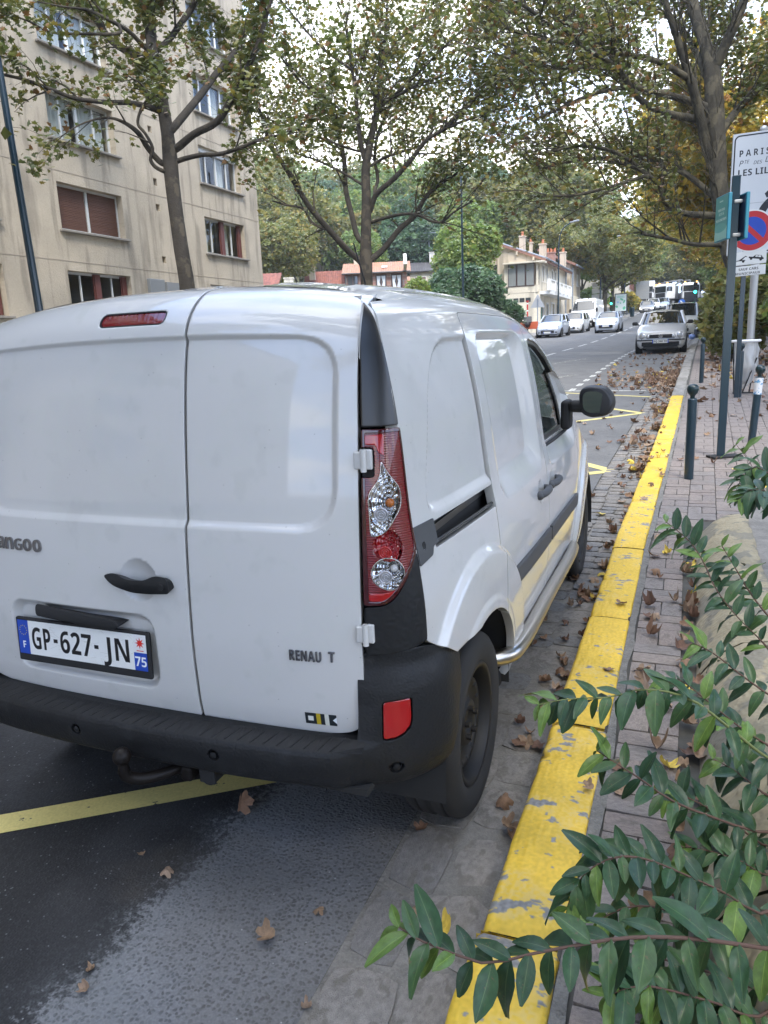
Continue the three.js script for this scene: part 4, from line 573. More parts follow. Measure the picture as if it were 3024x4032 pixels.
// roof, windscreen, bonnet, nose
{
  const across = (z, a, off = 0.17) => { const v = roofA(z) + lerp(0.95, off, Math.abs(a)), p = side(z, v); return [p[0] * Math.sign(a || 1), p[1], z]; };
  const bead = (a, z) => { let d = 0; for (const b of [-0.66, -0.33, 0, 0.33, 0.66]) d += 0.006 * sstep(0.075, 0.05, Math.abs(a - b)); return d * sstep(0.22, 0.12, z) * sstep(-1.05, -0.95, z); };
  mesh('roof', gridGeo(120, 90, (u, v) => { const a = lerp(-1, 1, u), z = lerp(rear(a * 0.70, 1.876)[2] + 0.14 * sstep(0.925, 0.985, Math.abs(a)), -1.40, v), p = across(z, a); p[1] += bead(a, z) - 0.008 * sstep(0.12, 0.0, v); return p; }, (u, v, p) => [p[0], p[2]]), mVan, van);
  mesh('windscreen', gridGeo(30, 24, (u, v) => { const p = across(lerp(-1.41, -2.36, v), lerp(-1, 1, u), 0.19); p[1] -= 0.008; return p; }), mGlassDark, van);
  mesh('bonnet', gridGeo(40, 24, (u, v) => across(lerp(-2.40, -3.22, v), lerp(-1, 1, u), 0.16), (u, v, p) => [p[0], p[2]]), mVan, van);
  mesh('front_bumper', gridGeo(40, 12, (u, v) => { const a = lerp(-1, 1, u), y = lerp(0.28, 0.80, v), w = 0.80; return [a * w, y, -3.30 + 0.32 * Math.pow(Math.abs(a), 3.2) + 0.10 * Math.pow(v, 3) + 0.05 * (1 - v)]; }), mPlastic, van);
  mesh('antenna', gb().bar([0.02, 1.765, -1.22], [0.045, 2.03, -0.98], 0.005, 0.003).sph(0.02, 1.770, -1.22, 0.022, [1, 0.6, 1.4]).geo(), mBlack, van);
  mesh('roof_plug', gb().cyl(0.30, 1.783, -0.28, 0.022, 0.020, 0.008, 16).geo(), mBlack, van);
  // load-bay lining and floor behind the sheet metal, cab inside
  mesh('load_bay_lining', gb().box(0, 1.19, -0.33, 1.44, 0.90, 1.52).box(0, 0.55, -1.3, 1.10, 0.34, 3.4).box(0, 1.62, -0.4, 1.2, 0.18, 1.3).geo(), mVoid, van);
  for (const sg of [1, -1]) for (const c of [ARCH, ARCHF]) { const g = new THREE.CylinderGeometry(c[2] + 0.02, c[2] + 0.02, 0.30, 28, 1, true, -Math.PI * 0.03, Math.PI * 1.06); g.rotateZ(Math.PI / 2); const w = new THREE.CircleGeometry(c[2] + 0.02, 28, 0, Math.PI); w.rotateY(Math.PI / 2); w.translate(-sg * 0.145, 0, 0); mesh('wheel_arch_liner', mergeGeometries([g.toNonIndexed(), w.toNonIndexed()]), mVoid, van).position.set(sg * 0.73, c[1], c[0]); }
  const mSeat = M([0.03, 0.032, 0.04], 0.9);
  for (const x of [-0.40, 0.40]) mesh('seat', gb().rbox(x, 0.72, -1.55, 0.50, 0.16, 0.50, 0.06, 3).rbox(x, 1.02, -1.31, 0.48, 0.60, 0.14, 0.06, 3, [-0.16, 0, 0]).rbox(x, 1.40, -1.25, 0.26, 0.18, 0.09, 0.04, 3, [-0.1, 0, 0]).geo(), mSeat, van);
  mesh('dashboard', gb().rbox(0, 0.93, -2.12, 1.45, 0.26, 0.36, 0.08, 3).rbox(0, 0.72, -2.0, 0.5, 0.3, 0.3, 0.05).geo(), mBlack, van);
  const sw = mesh('steering_wheel', mergeGeometries([new THREE.TorusGeometry(0.18, 0.016, 8, 30), new THREE.BoxGeometry(0.34, 0.05, 0.02), new THREE.CylinderGeometry(0.06, 0.06, 0.03, 16).rotateX(Math.PI / 2)].map((g) => g.toNonIndexed())), mBlack, van); sw.position.set(-0.40, 1.03, -1.86); sw.rotation.x = -0.5;
}
// wheels
const tyreProf = (R, w) => [[R * 0.66, -w * 0.40], [R * 0.70, -w * 0.47], [R * 0.82, -w * 0.515], [R * 0.92, -w * 0.49], [R * 0.975, -w * 0.43], [R * 0.995, -w * 0.36], [R, -w * 0.30], [R, -w * 0.245], [R - 0.007, -w * 0.24], [R - 0.007, -w * 0.205], [R, -w * 0.20], [R + 0.001, -w * 0.06], [R - 0.007, -w * 0.055], [R - 0.007, w * 0.055], [R + 0.001, w * 0.06], [R, w * 0.20], [R - 0.007, w * 0.205], [R - 0.007, w * 0.24], [R, w * 0.245], [R, w * 0.30], [R * 0.995, w * 0.36], [R * 0.975, w * 0.43], [R * 0.92, w * 0.49], [R * 0.82, w * 0.515], [R * 0.70, w * 0.47], [R * 0.66, w * 0.40]];
const boltGeo = new THREE.CylinderGeometry(0.010, 0.010, 0.022, 6).rotateZ(Math.PI / 2), holeGeo = new THREE.SphereGeometry(0.013, 10, 7).scale(0.9, 1, 1), mBolt = M([0.05, 0.045, 0.04], 0.5, { metalness: 0.6 });
function wheel(par, x, y, z, s, R = 0.31, w = 0.195, rimMat = M([0.018, 0.017, 0.016], 0.55, { metalness: 0.3 }), fine = true) {
  const g = new THREE.Group(); g.name = 'wheel'; g.position.set(x, y, z); g.rotation.y = s > 0 ? 0 : Math.PI; par.add(g);
  const tg = new THREE.LatheGeometry(tyreProf(R, w).map((p) => new THREE.Vector2(p[0], p[1])), fine ? 64 : 28); tg.rotateZ(-Math.PI / 2); mesh('tyre', tg, mRubber, g);
  const k = R / 0.31, rp = [[0.0, 0.045], [0.035, 0.046], [0.04, 0.060], [0.075, 0.060], [0.085, 0.040], [0.115, 0.032], [0.135, 0.050], [0.150, 0.055], [0.165, 0.03], [0.176, 0.01], [0.182, 0.05], [0.190, 0.085], [0.206, 0.088], [0.212, 0.076], [0.205, 0.06], [0.19, -0.08]];
  const rg = new THREE.LatheGeometry(rp.map((p) => new THREE.Vector2(p[0] * k, p[1] * w / 0.195)), fine ? 56 : 24); rg.rotateZ(-Math.PI / 2); const rim = mesh('rim', rg, rimMat, g);
  if (fine) { for (let i = 0; i < 5; i++) { const a = i / 5 * 6.283; mesh('wheel_bolt', boltGeo, mBolt, rim).position.set(0.066, 0.05 * Math.cos(a), 0.05 * Math.sin(a)); } for (let i = 0; i < 14; i++) { const a = i / 14 * 6.283; mesh('rim_hole', holeGeo, mVoid, rim).position.set(0.044, 0.142 * Math.cos(a), 0.142 * Math.sin(a)); } }
  return g;
}
for (const s of [1, -1]) { wheel(van, s * 0.775, 0.31, 0.035, s); wheel(van, s * 0.775, 0.31, -2.66, s); }
// ------------------------------------------------------------------ buildings
function facade(u0, u1, y0, y1, holes, depth, outline) { // shape in (u, y), extruded towards +z
  const s = new THREE.Shape((outline || [[u0, y0], [u1, y0], [u1, y1], [u0, y1]]).map((p) => new THREE.Vector2(...p)));
  for (const [a, b, c, d] of holes) s.holes.push(new THREE.Path([[a, c], [a, d], [b, d], [b, c]].map((p) => new THREE.Vector2(...p))));
  return new THREE.ExtrudeGeometry(s, { depth, bevelEnabled: false });
}
const plaster = (r, g, b, seed) => tex(1024, 1024, (u, v) => { // uv in 1/12 m
  const x = u * 12, y = v * 12, n = fbm(x * 1.5, y * 1.5, seed, 5, 18), f = vnoise(x * 40, y * 40, seed, 480), streak = fbm(x * 4, y * 0.5, seed + 2, 4, 0), st = sstep(0.50, 0.74, streak) * 0.30, w = 0.80 + 0.26 * n + 0.10 * (f - 0.5) - st; return [r * w, g * w, b * w];
});
const mFacade = M([1, 1, 1], 0.92, { map: rep(plaster(0.47, 0.40, 0.30, 3), 1 / 12, 1 / 12), bumpMap: grainBump, bumpScale: 0.01 });
const mSill = M([0.24, 0.215, 0.18], 0.9), mAlu = M([0.50, 0.50, 0.48], 0.45), mPvc = M([0.70, 0.70, 0.68], 0.4), mShutter = M([1, 1, 1], 0.7, { map: tex(256, 128, (u, v) => { const n = fbm(u * 3, v * 22, 4, 4); const w = 0.6 + 0.8 * n; return [0.095 * w, 0.040 * w, 0.022 * w]; }) }), mShutterRed = M([0.115, 0.034, 0.026], 0.65);
const mPane = MP([0.05, 0.055, 0.06], 0.03, { metalness: 0, clearcoat: 1, clearcoatRoughness: 0.01 }), mCurtain = M([0.58, 0.58, 0.55], 0.95), mRoom = M([0.34, 0.30, 0.26], 0.95), mPaneClear = MP([0.88, 0.9, 0.9], 0.0, { transmission: 1, thickness: 0, ior: 1.3 });
{
  const X = -17, DEP = 0.46, base = 0.3, top = 22.5, U0 = -46, U1 = 29.1;
  const b = thing('apartment_building', 'beige rendered apartment block behind the left tree', 'building', [X, 0, 0]);
  const rows = [13.63, 10.93, 8.27, 5.57, 2.87, 16.33, 19.03], cols = [[17.0, 19.95], [24.82, 27.78], [11.4, 14.5], [3.5, 6.5], [-4.5, -1.5], [-12.5, -9.5], [-20.5, -17.5]];
  const holes = [], wins = [];
  for (const y of rows) cols.forEach(([a, c], ci) => { const h = y < 3 ? 1.46 : 1.42; holes.push([a, c, y, y + h]); wins.push([a, c, y, y + h, ci, y]); });
  const vents = [[21.77, 21.98, 9.46, 9.68], [21.78, 21.99, 7.66, 7.91], [21.78, 22.02, 6.78, 7.02], [21.83, 22.06, 4.94, 5.18], [21.77, 21.98, 12.2, 12.42], [21.77, 21.98, 3.0, 3.22]];
  holes.push(...vents);
  const rot = (g, dx = 0) => { g.rotateY(Math.PI / 2); g.translate(dx - DEP, 0, 0); return g; };
  mesh('wall', rot(facade(U0, U1, base, top, holes, DEP)), mFacade, b);
  mesh('end_wall', gb().box(-7, (base + top) / 2, -U1 + 0.15 - 0.002, 13.4, top - base, 0.3).box(-13.9, (base + top) / 2, -(U0 + U1) / 2, 0.3, top - base, U1 - U0).geo(), mFacade, b);
  mesh('roof_slab', gb().box(-6.9, top + 0.15, -(U0 + U1) / 2, 14.4, 0.3, U1 - U0 + 0.5).geo(), mSill, b);
  for (const y of [4.62, 7.32, 10.0, 12.7, 15.4]) mesh('floor_joint', gb().box(0.003, y, -(U0 + U1) / 2, 0.012, 0.025, U1 - U0 - 0.1).geo(), M([0.36, 0.305, 0.235], 0.95), b);
  for (const [a, c, y0, y1] of vents) mesh('vent', gb().box(-0.2, (y0 + y1) / 2, -(a + c) / 2, 0.1, y1 - y0, c - a).geo(), mRoom, b);
  wins.forEach(([a, c, y0, y1, ci, row], k) => {
    if (ci > 2 && y0 > 12) { /* out of frame, plain */ }
    const w = mesh('window', gb().box(-0.16, (y0 + y1) / 2, -a - 0.03, 0.07, y1 - y0, 0.06).box(-0.16, (y0 + y1) / 2, -c + 0.03, 0.07, y1 - y0, 0.06).box(-0.16, y1 - 0.04, -(a + c) / 2, 0.07, 0.08, c - a - 0.12).box(-0.16, y0 + 0.04, -(a + c) / 2, 0.07, 0.08, c - a - 0.12).box(-0.16, (y0 + y1) / 2, -(a + c) / 2, 0.08, y1 - y0 - 0.16, 0.10).geo(), row > 9 ? mPvc : mAlu, b);
    w.position.x = -0.12; mesh('sill', gb().rbox(0.135, y0 - 0.045, -(a + c) / 2, 0.24, 0.07, c - a + 0.22, 0.015).geo(), mSill, w);
    const roller = ci === 0 && Math.abs(row - 5.57) < 0.1;
    if (roller) { for (const s of [0, 1]) { const n = 24; for (let i = 0; i < n; i++) { const y = lerp(y0 + 0.09, y1 - 0.08, (i + 0.5) / n); mesh('slat', gb().rbox(-0.14 + ((i * 7) % 3) * 0.004, y, -lerp(a, c, 0.25 + s * 0.5), 0.02, (y1 - y0) / n * 0.86, (c - a) / 2 - 0.18, 0.006, 1).geo(), mShutter, w); } } mesh('roller_backing', gb().box(-0.19, (y0 + y1) / 2, -(a + c) / 2, 0.02, y1 - y0 - 0.1, c - a - 0.1).geo(), mRoom, w); return; }
    mesh('room', gb().box(-3.4, (y0 + y1) / 2, -(a + c) / 2, 0.05, 2.5, c - a + 0.8).box(-1.85, y1 + 0.35, -(a + c) / 2, 3.05, 0.05, c - a + 0.8).box(-1.85, y0 - 0.75, -(a + c) / 2, 3.05, 0.05, c - a + 0.8).box(-1.85, (y0 + y1) / 2, -a + 0.4, 3.05, 2.5, 0.05).box(-1.85, (y0 + y1) / 2, -c - 0.4, 3.05, 2.5, 0.05).geo(), mRoom, w);
    for (const s of [0, 1]) {
      const za = lerp(a, c, s * 0.5) + 0.06, zb = lerp(a, c, s * 0.5 + 0.5) - 0.06, zm = (za + zb) / 2;
      mesh('casement', gb().box(-0.13, (y0 + y1) / 2, -zm, 0.05, y1 - y0 - 0.2, 0.055).geo(), row > 9 ? mPvc : mAlu, w);
      for (const q of [0, 1]) { const p0 = lerp(za, zb, q / 2) + 0.02, p1 = lerp(za, zb, q / 2 + 0.5) - 0.02; mesh('pane', gb().box(-0.155, (y0 + y1) / 2, -(p0 + p1) / 2, 0.008, y1 - y0 - 0.18, p1 - p0).geo(), mPaneClear, w); }
      if (row > 4 && ci < 3) { const n = 40, cg = gridGeo(n, 1, (u, v) => { const z = lerp(za + 0.03, za + (zb - za) * (ci === 1 ? 0.45 : 0.92), u); return [-0.30 + 0.03 * Math.sin(u * 38 + s) + 0.015 * Math.sin(u * 91), lerp(y0 + 0.06, y1 - 0.05, v), -z]; }); mesh('curtain', cg, mCurtain, w); }
    }
    if ((ci === 1 && row > 4 && row < 7) || row < 4) { // red-brown folding shutters stand open in the reveal
      for (const s of [0.5, 0.985]) for (const q of [0, 1]) mesh('shutter_leaf', gb().box(-0.06 - q * 0.05, (y0 + y1) / 2, -lerp(a, c, s) + (q ? 0.03 : 0.0) + (s > 0.9 ? 0.12 : 0.0), 0.03, y1 - y0 - 0.06, s > 0.9 ? 0.22 : 0.26).geo(), mShutterRed, w);
    }
    if (ci === 1 && row > 7 && row < 9) mesh('blind_box', gb().box(-0.10, y1 - 0.09, -(a + c) / 2, 0.12, 0.18, c - a - 0.1).geo(), mPvc, w);
  });
  mesh('meter_cabinet', gb().rbox(0.06, 3.95, -21.25, 0.16, 0.72, 0.86, 0.02).box(0.08, 3.92, -22.3, 0.2, 0.62, 1.1).geo(), M([0.21, 0.215, 0.21], 0.7), b);
}
// roofs of tiles: rows of small half-round tiles are too fine to pick apart from here; each slope is ribbed
function tiledSlope(w, l, thick, rows, mat, cols) { // lies in x (width) by -z up-slope, flat; returns geometry
  const nx = cols * 4, g = gridGeo(nx, rows * 2, (u, v) => { const r = v * rows, fr = r - Math.floor(r - 1e-6); return [(u - 0.5) * w, 0.035 * Math.abs(Math.sin(u * cols * Math.PI)) + 0.05 * (1 - fr) * (v < 0.999 ? 1 : 0), -v * l]; }, (u, v) => [u * w, v * l]);
  return mergeGeometries([g, new THREE.BoxGeometry(w, thick, l).toNonIndexed().translate(0, -thick / 2 - 0.01, -l / 2)].map((q) => q.index ? q.toNonIndexed() : q));
}
const roofTex = (r, g, b, r2, g2, b2, s) => tex(512, 512, (u, v) => { const cx = Math.floor(u * 64), cy = Math.floor(v * 48), h = hash(cx, cy, s), n = fbm(u * 9, v * 9, s, 4, 9), t = clamp(h * 0.7 + (n - 0.5) * 1.1 + 0.15), k = 0.8 + 0.35 * hash(cx, cy, s + 1); return [lerp(r, r2, t) * k, lerp(g, g2, t) * k, lerp(b, b2, t) * k]; });
const mRoofRed = M([1, 1, 1], 0.85, { map: rep(roofTex(0.24, 0.085, 0.055, 0.16, 0.06, 0.045, 3), 0.12, 0.12) }), mRoofOrange = M([1, 1, 1], 0.85, { map: rep(roofTex(0.40, 0.17, 0.09, 0.27, 0.17, 0.12, 5), 0.12, 0.12) }), mRoofGrey = M([1, 1, 1], 0.8, { map: rep(roofTex(0.085, 0.08, 0.08, 0.055, 0.05, 0.05, 8), 0.12, 0.12) }), mRoofClay = M([1, 1, 1], 0.85, { map: rep(roofTex(0.30, 0.15, 0.10, 0.20, 0.11, 0.085, 12), 0.12, 0.12) });
const wallTex = (r, g, b, s) => M([1, 1, 1], 0.92, { map: rep(plaster(r, g, b, s), 1 / 12, 1 / 12) });
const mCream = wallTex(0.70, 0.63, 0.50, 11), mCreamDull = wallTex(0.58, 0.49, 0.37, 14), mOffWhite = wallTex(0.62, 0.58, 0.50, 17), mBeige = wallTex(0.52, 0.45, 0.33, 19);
const mBrick = M([1, 1, 1], 0.9, { map: rep(tex(512, 512, (u, v) => { const row = Math.floor(v * 32), x = u * 12 + (row % 2) * 0.5, fx = x - Math.floor(x), fy = v * 32 - row, m = (fx < 0.06 || fy < 0.14), h = hash(Math.floor(x) % 12, row, 4); return m ? [0.30, 0.26, 0.22] : [0.25 + 0.10 * h, 0.135 + 0.05 * h, 0.10 + 0.04 * h]; }), 0.4, 0.45) });
const mWhiteT = M([0.68, 0.67, 0.63], 0.7), mDarkWin = mPane, mZinc = M([0.22, 0.25, 0.29], 0.5), mClay = M([0.42, 0.15, 0.07], 0.8);
function chimney(par, x, y, z, w, h, d, mat, pots) { const c = mesh('chimney', gb().box(x, y + h / 2, z, w, h, d).box(x, y + h + 0.04, z, w + 0.1, 0.1, d + 0.1).geo(), mat, par); for (let i = 0; i < pots; i++) mesh('chimney_pot', gb().cyl(x + (i - (pots - 1) / 2) * 0.3, y + h + 0.26, z, 0.12, 0.10, 0.36, 10).geo(), mClay, c); return c; }
function winUnit(par, x, y, z, w, h, dir, frameMat, { curtain = false, shutters = null } = {}) { // dir: 'x' faces +x, 'z' faces +z
  const R = dir === 'x' ? (a, b, c, sw, sh, sd) => [x + c, y + b, z - a, sd, sh, sw] : (a, b, c, sw, sh, sd) => [x + a, y + b, z + c, sw, sh, sd];
  const f = mesh('window', gb().box(...R(-w / 2, 0, 0.02, 0.08, h, 0.08)).box(...R(w / 2, 0, 0.02, 0.08, h, 0.08)).box(...R(0, h / 2, 0.021, w + 0.08, 0.08, 0.08)).box(...R(0, -h / 2, 0.03, w + 0.2, 0.08, 0.14)).box(...R(0, 0, 0.022, 0.06, h, 0.06)).geo(), frameMat, par);
  for (const s of [-1, 1]) mesh('pane', gb().box(...R(s * w / 4, 0, 0.012, w / 2 - 0.08, h - 0.08, 0.02)).geo(), mDarkWin, f);
  if (curtain) for (const s of [-1, 1]) { const g = gb().prism([[0, -h / 2 + 0.08], [s * w * 0.36, -h / 2 + 0.08], [s * w * 0.42, h / 2 - 0.1], [0.02 * s, h / 2 - 0.1], [s * w * 0.16, 0]], 0.006).geo(); if (dir === 'x') g.rotateY(Math.PI / 2); g.translate(x + (dir === 'x' ? 0.024 : 0), y, z + (dir === 'z' ? 0.024 : 0)); mesh('curtain', g, M([0.62, 0.62, 0.62], 0.9), f); }
  if (shutters) for (const s of [-1, 1]) mesh('shutter', gb().box(...R(s * (w * 0.25), 0, 0.06, w / 2 - 0.02, h, 0.04)).geo(), shutters, f);
  return f;
}
// low white house with a red roof, just past the apartment block
{
  const h = thing('low_house', 'low white house with red tiled roof beside the apartment block', 'house', [-28.6, 2.0, -46.5], 0.38);
  mesh('wall', gb().box(0.6, 1.75, 0, 8.2, 3.6, 6.0).geo(), mOffWhite, h); mesh('parapet', gb().box(1.4, 3.62, 3.05, 6.6, 0.12, 0.3).geo(), mWhiteT, h);
  const r = mesh('roof', gb().add(tiledSlope(7.6, 4.2, 0.1, 12, null, 24), [-1.4, 3.4, 2.6], [0.42, 0, 0]).add(tiledSlope(7.6, 3.9, 0.1, 12, null, 24), [-1.4, 3.45, -4.5], [0.45, Math.PI, 0]).geo(), mRoofRed, h);
  chimney(h, 3.2, 3.2, 1.2, 0.62, 1.25, 0.5, mOffWhite, 0);
}
// brown-red roofed house
{
  const h = thing('red_roofed_house', 'low house with weathered brown-red tiled roof and plain chimney', 'house', [-31.3, 2.9, -66.5], 0.36);
  mesh('wall', gb().box(0, 2.3, -2.6, 4.9, 4.8, 5.6).geo(), mBeige, h);
  mesh('roof', gb().add(tiledSlope(5.6, 3.6, 0.12, 14, null, 26), [0, 4.05, 0.9], [0.62, 0, 0]).add(tiledSlope(5.6, 3.6, 0.12, 14, null, 26), [0, 4.05, -5.9], [0.62, Math.PI, 0]).geo(), mRoofRed, h);
  chimney(h, -1.9, 5.2, -0.2, 0.55, 1.25, 0.55, mCreamDull, 0); mesh('flue_pipe', gb().cyl(1.2, 6.4, -2.2, 0.16, 0.16, 0.7, 10).geo(), mWhiteT, h);
}
// brick house with the orange roof
{
  const h = thing('brick_house', 'brick house with orange tiled roof and curtained windows', 'house', [-27.0, 3.0, -67.3], 0.36);
  mesh('wall', gb().box(0.1, 2.75, -2.9, 5.9, 5.6, 5.6).geo(), mBrick, h); mesh('gable_wall', gb().prism([[-5.7, 5.55], [-0.1, 5.55], [-2.9, 6.75]], 0.3, [2.75, 0, 0], [0, -Math.PI / 2 + Math.PI, 0]).box(3.06, 2.75, -2.9, 0.05, 5.6, 5.4).geo(), mOffWhite, h);
  const r = mesh('roof', gb().add(tiledSlope(6.7, 3.45, 0.12, 12, null, 30), [0.1, 5.45, 0.35], [0.36, 0, 0]).add(tiledSlope(6.7, 3.45, 0.12, 12, null, 30), [0.1, 5.45, -6.15], [0.36, Math.PI, 0]).geo(), mRoofOrange, h);
  mesh('gutter_pipe', gb().bar([-3.2, 5.42, 0.42], [3.4, 5.42, 0.42], 0.07).bar([-2.9, 5.3, 0.2], [-2.9, 0.5, 0.02], 0.05).geo(), M([0.10, 0.09, 0.085], 0.6), r); mesh('skylight', gb().box(0.9, 6.05, -0.9, 0.55, 0.06, 0.5, [0.36, 0, 0]).geo(), mWhiteT, r);
  chimney(h, -1.9, 5.6, -2.6, 0.5, 1.5, 0.45, mCreamDull, 1);
  for (const [x, c] of [[-2.2, false], [0.55, true], [2.05, true]]) winUnit(h, x, 4.55, -0.08, 1.0, 1.35, 'z', M([0.10, 0.045, 0.03], 0.6), { curtain: c });
  mesh('satellite_dish', gb().sph(-0.7, 6.95, -3.0, 0.42, [1, 1, 0.25], 16).bar([-0.7, 6.3, -3.1], [-0.7, 6.9, -3.05], 0.03).geo(), M([0.35, 0.37, 0.38], 0.6), h);
}
// beige house with the grey roof
{
  const h = thing('grey_roofed_house', 'beige house with dark grey roof behind the brick house', 'house', [-25.6, 3.6, -79.5], 0.30);
  mesh('wall', gb().box(0, 2.9, -2.6, 4.2, 5.9, 5.4).geo(), mBeige, h);
  mesh('roof', gb().add(tiledSlope(5.4, 3.4, 0.12, 14, null, 30), [-0.3, 5.75, 0.5], [0.36, 0, 0]).add(tiledSlope(5.4, 3.4, 0.12, 14, null, 30), [-0.3, 5.75, -5.9], [0.36, Math.PI, 0]).geo(), mRoofGrey, h);
  chimney(h, 0.4, 6.2, -2.4, 0.6, 1.7, 0.6, mOffWhite, 0); winUnit(h, -0.9, 4.5, 0.11, 1.2, 1.3, 'z', mWhiteT, { shutters: M([0.13, 0.07, 0.055], 0.7) }); winUnit(h, 1.5, 4.9, 0.11, 0.9, 1.1, 'z', mWhiteT, { shutters: M([0.13, 0.07, 0.055], 0.7) });
  mesh('television_aerial', gb().bar([0.1, 7.8, -2.6], [0.1, 10.2, -2.6], 0.035).bar([-0.9, 10.1, -2.6], [1.1, 10.1, -2.6], 0.03).bar([0, 9.5, -3.1], [0, 9.5, -2.0], 0.025).geo(), mZinc, h);
}
// cream house with the balustrade, end on to the street
{
  const gx = -9.55, z0 = -58.4, L = 14.2, y0 = 1.7, h = thing('cream_house', 'cream two-storey house with white balustrade balcony and lean-to roof', 'house', [gx, 0, z0]);
  // front towards +x, side wall towards +z
  const frontHoles = [[1.4, 2.0, 6.05, 7.2], [3.0, 3.6, 6.05, 7.2], [5.6, 6.2, 5.95, 7.1], [7.4, 8.0, 5.95, 7.1], [1.0, 1.7, 2.1, 4.3], [3.4, 4.1, 2.7, 4.3], [5.6, 7.2, 2.1, 4.4], [8.4, 9.1, 2.8, 4.4]];
  const g = facade(0, L, y0, 7.75, frontHoles, 0.25); g.rotateY(Math.PI / 2); g.translate(-0.25, 0, 0); mesh('front_wall', g, mCream, h);
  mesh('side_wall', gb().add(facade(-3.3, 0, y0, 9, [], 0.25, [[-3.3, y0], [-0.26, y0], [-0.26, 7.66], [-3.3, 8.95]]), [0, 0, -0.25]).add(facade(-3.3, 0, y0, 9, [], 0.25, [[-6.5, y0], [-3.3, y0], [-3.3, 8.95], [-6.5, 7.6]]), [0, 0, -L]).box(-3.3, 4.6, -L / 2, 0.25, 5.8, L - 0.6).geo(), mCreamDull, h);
  const rf = mesh('roof', gb().add(tiledSlope(L + 0.5, 3.75, 0.14, 14, null, 60), [0.42, 7.66, -L / 2], [0.0, Math.PI / 2, 0]).geo(), mRoofClay, h); rf.rotation.z = 0; rf.geometry.translate(0, -7.66, 0); rf.geometry.rotateZ(-0.38); rf.geometry.translate(0.15, 7.66, 0);
  mesh('verge', gb().bar([0.45, 7.62, 0.1], [-3.4, 9.12, 0.1], 0.09, 0.09, 6).bar([0.55, 7.6, 0.1], [0.55, 7.6, -L - 0.2], 0.08, 0.08, 6).geo(), mZinc, h);
  for (const [x, y] of [[-0.4, 7.75], [-1.7, 8.25], [-2.9, 8.72]]) mesh('eaves_bracket', gb().box(x, y - 0.12, 0.16, 0.14, 0.26, 0.3).geo(), mCreamDull, h);
  chimney(h, -2.2, 8.4, -4.4, 0.45, 1.45, 0.5, mCreamDull, 1); chimney(h, -1.8, 8.3, -6.0, 0.25, 1.2, 0.25, mCreamDull, 1); chimney(h, -0.9, 7.9, -6.6, 0.55, 1.45, 0.5, mCreamDull, 1); chimney(h, 0.15, 7.7, -11.0, 0.5, 1.3, 0.45, mCreamDull, 1); chimney(h, -0.5, 7.9, -8.5, 0.7, 0.9, 0.5, mBrick, 3); chimney(h, -3.6, 7.4, -0.1, 0.45, 1.05, 0.45, mCreamDull, 1);
  for (const [a, b, c, d] of frontHoles) { const w = mesh('window', gb().box(0.012, (c + d) / 2, -a + 0.06, 0.06, d - c + 0.24, 0.12).box(0.012, (c + d) / 2, -b - 0.06, 0.06, d - c + 0.24, 0.12).box(0.014, d + 0.07, -(a + b) / 2, 0.06, 0.14, b - a).geo(), mWhiteT, h); mesh('pane', gb().box(-0.14, (c + d) / 2, -(a + b) / 2, 0.03, d - c, b - a).geo(), c < 2.5 && b - a > 1 ? mWhiteT : mDarkWin, w); }
  // veranda on the corner: flat roof, glazed side
  const v = mesh('veranda', gb().box(-1.05, 7.32, 0.42, 3.2, 0.10, 1.3).box(-0.05, 6.2, 0.55, 0.14, 2.2, 0.14).box(-2.5, 5.5, 0.3, 0.3, 3.6, 0.5).box(-1.2, 5.35, 0.3, 2.6, 0.5, 0.5).box(-1.2, 3.4, 0.3, 2.7, 3.4, 0.45).geo(), mCream, h);
  for (const [x, w] of [[-2.0, 0.62], [-1.3, 0.62], [-0.6, 0.62]]) { const p = mesh('glazing_frame', gb().box(x, 6.45, 0.56, w + 0.06, 1.75, 0.05).geo(), M([0.06, 0.035, 0.03], 0.6), v); mesh('pane', gb().box(x, 6.45, 0.588, w - 0.05, 1.62, 0.02).geo(), M([0.22, 0.23, 0.22], 0.15), p); }
  mesh('garage_lights', gb().box(-2.2, 4.55, 0.535, 0.4, 0.32, 0.02).box(-1.72, 4.55, 0.535, 0.4, 0.32, 0.02).box(-1.24, 4.55, 0.535, 0.4, 0.32, 0.02).box(-0.76, 4.55, 0.535, 0.4, 0.32, 0.02).geo(), mPane, v);
  // balcony with balusters
  const bal = mesh('balcony', gb().box(0.45, 5.02, -5.2, 0.95, 0.22, 11.4).box(0.85, 5.98, -5.2, 0.16, 0.10, 11.4).box(0.85, 5.2, -5.2, 0.14, 0.14, 11.4).geo(), mWhiteT, h);
  for (const z of [0.4, -2.2, -4.3, -6.4, -8.6, -10.8]) mesh('balcony_pier', gb().box(0.85, 5.58, z, 0.24, 0.86, 0.55).geo(), mWhiteT, bal);
  for (let k = 0; k < 44; k++) { const z = 0.1 - k * 0.245; mesh('baluster', new THREE.LatheGeometry([[0.045, 0], [0.03, 0.08], [0.06, 0.25], [0.03, 0.48], [0.045, 0.66]].map((p) => new THREE.Vector2(...p)), 6).translate(0.85, 5.27, z), mWhiteT, bal); }
  mesh('door_shutter', gb().box(0.06, 3.2, -0.75, 0.05, 2.2, 0.35).geo(), M([0.03, 0.11, 0.07], 0.6), h);
  mesh('drainpipe', gb().bar([0.15, 7.5, -12.9], [0.15, 1.8, -12.9], 0.07).geo(), mZinc, h);
}
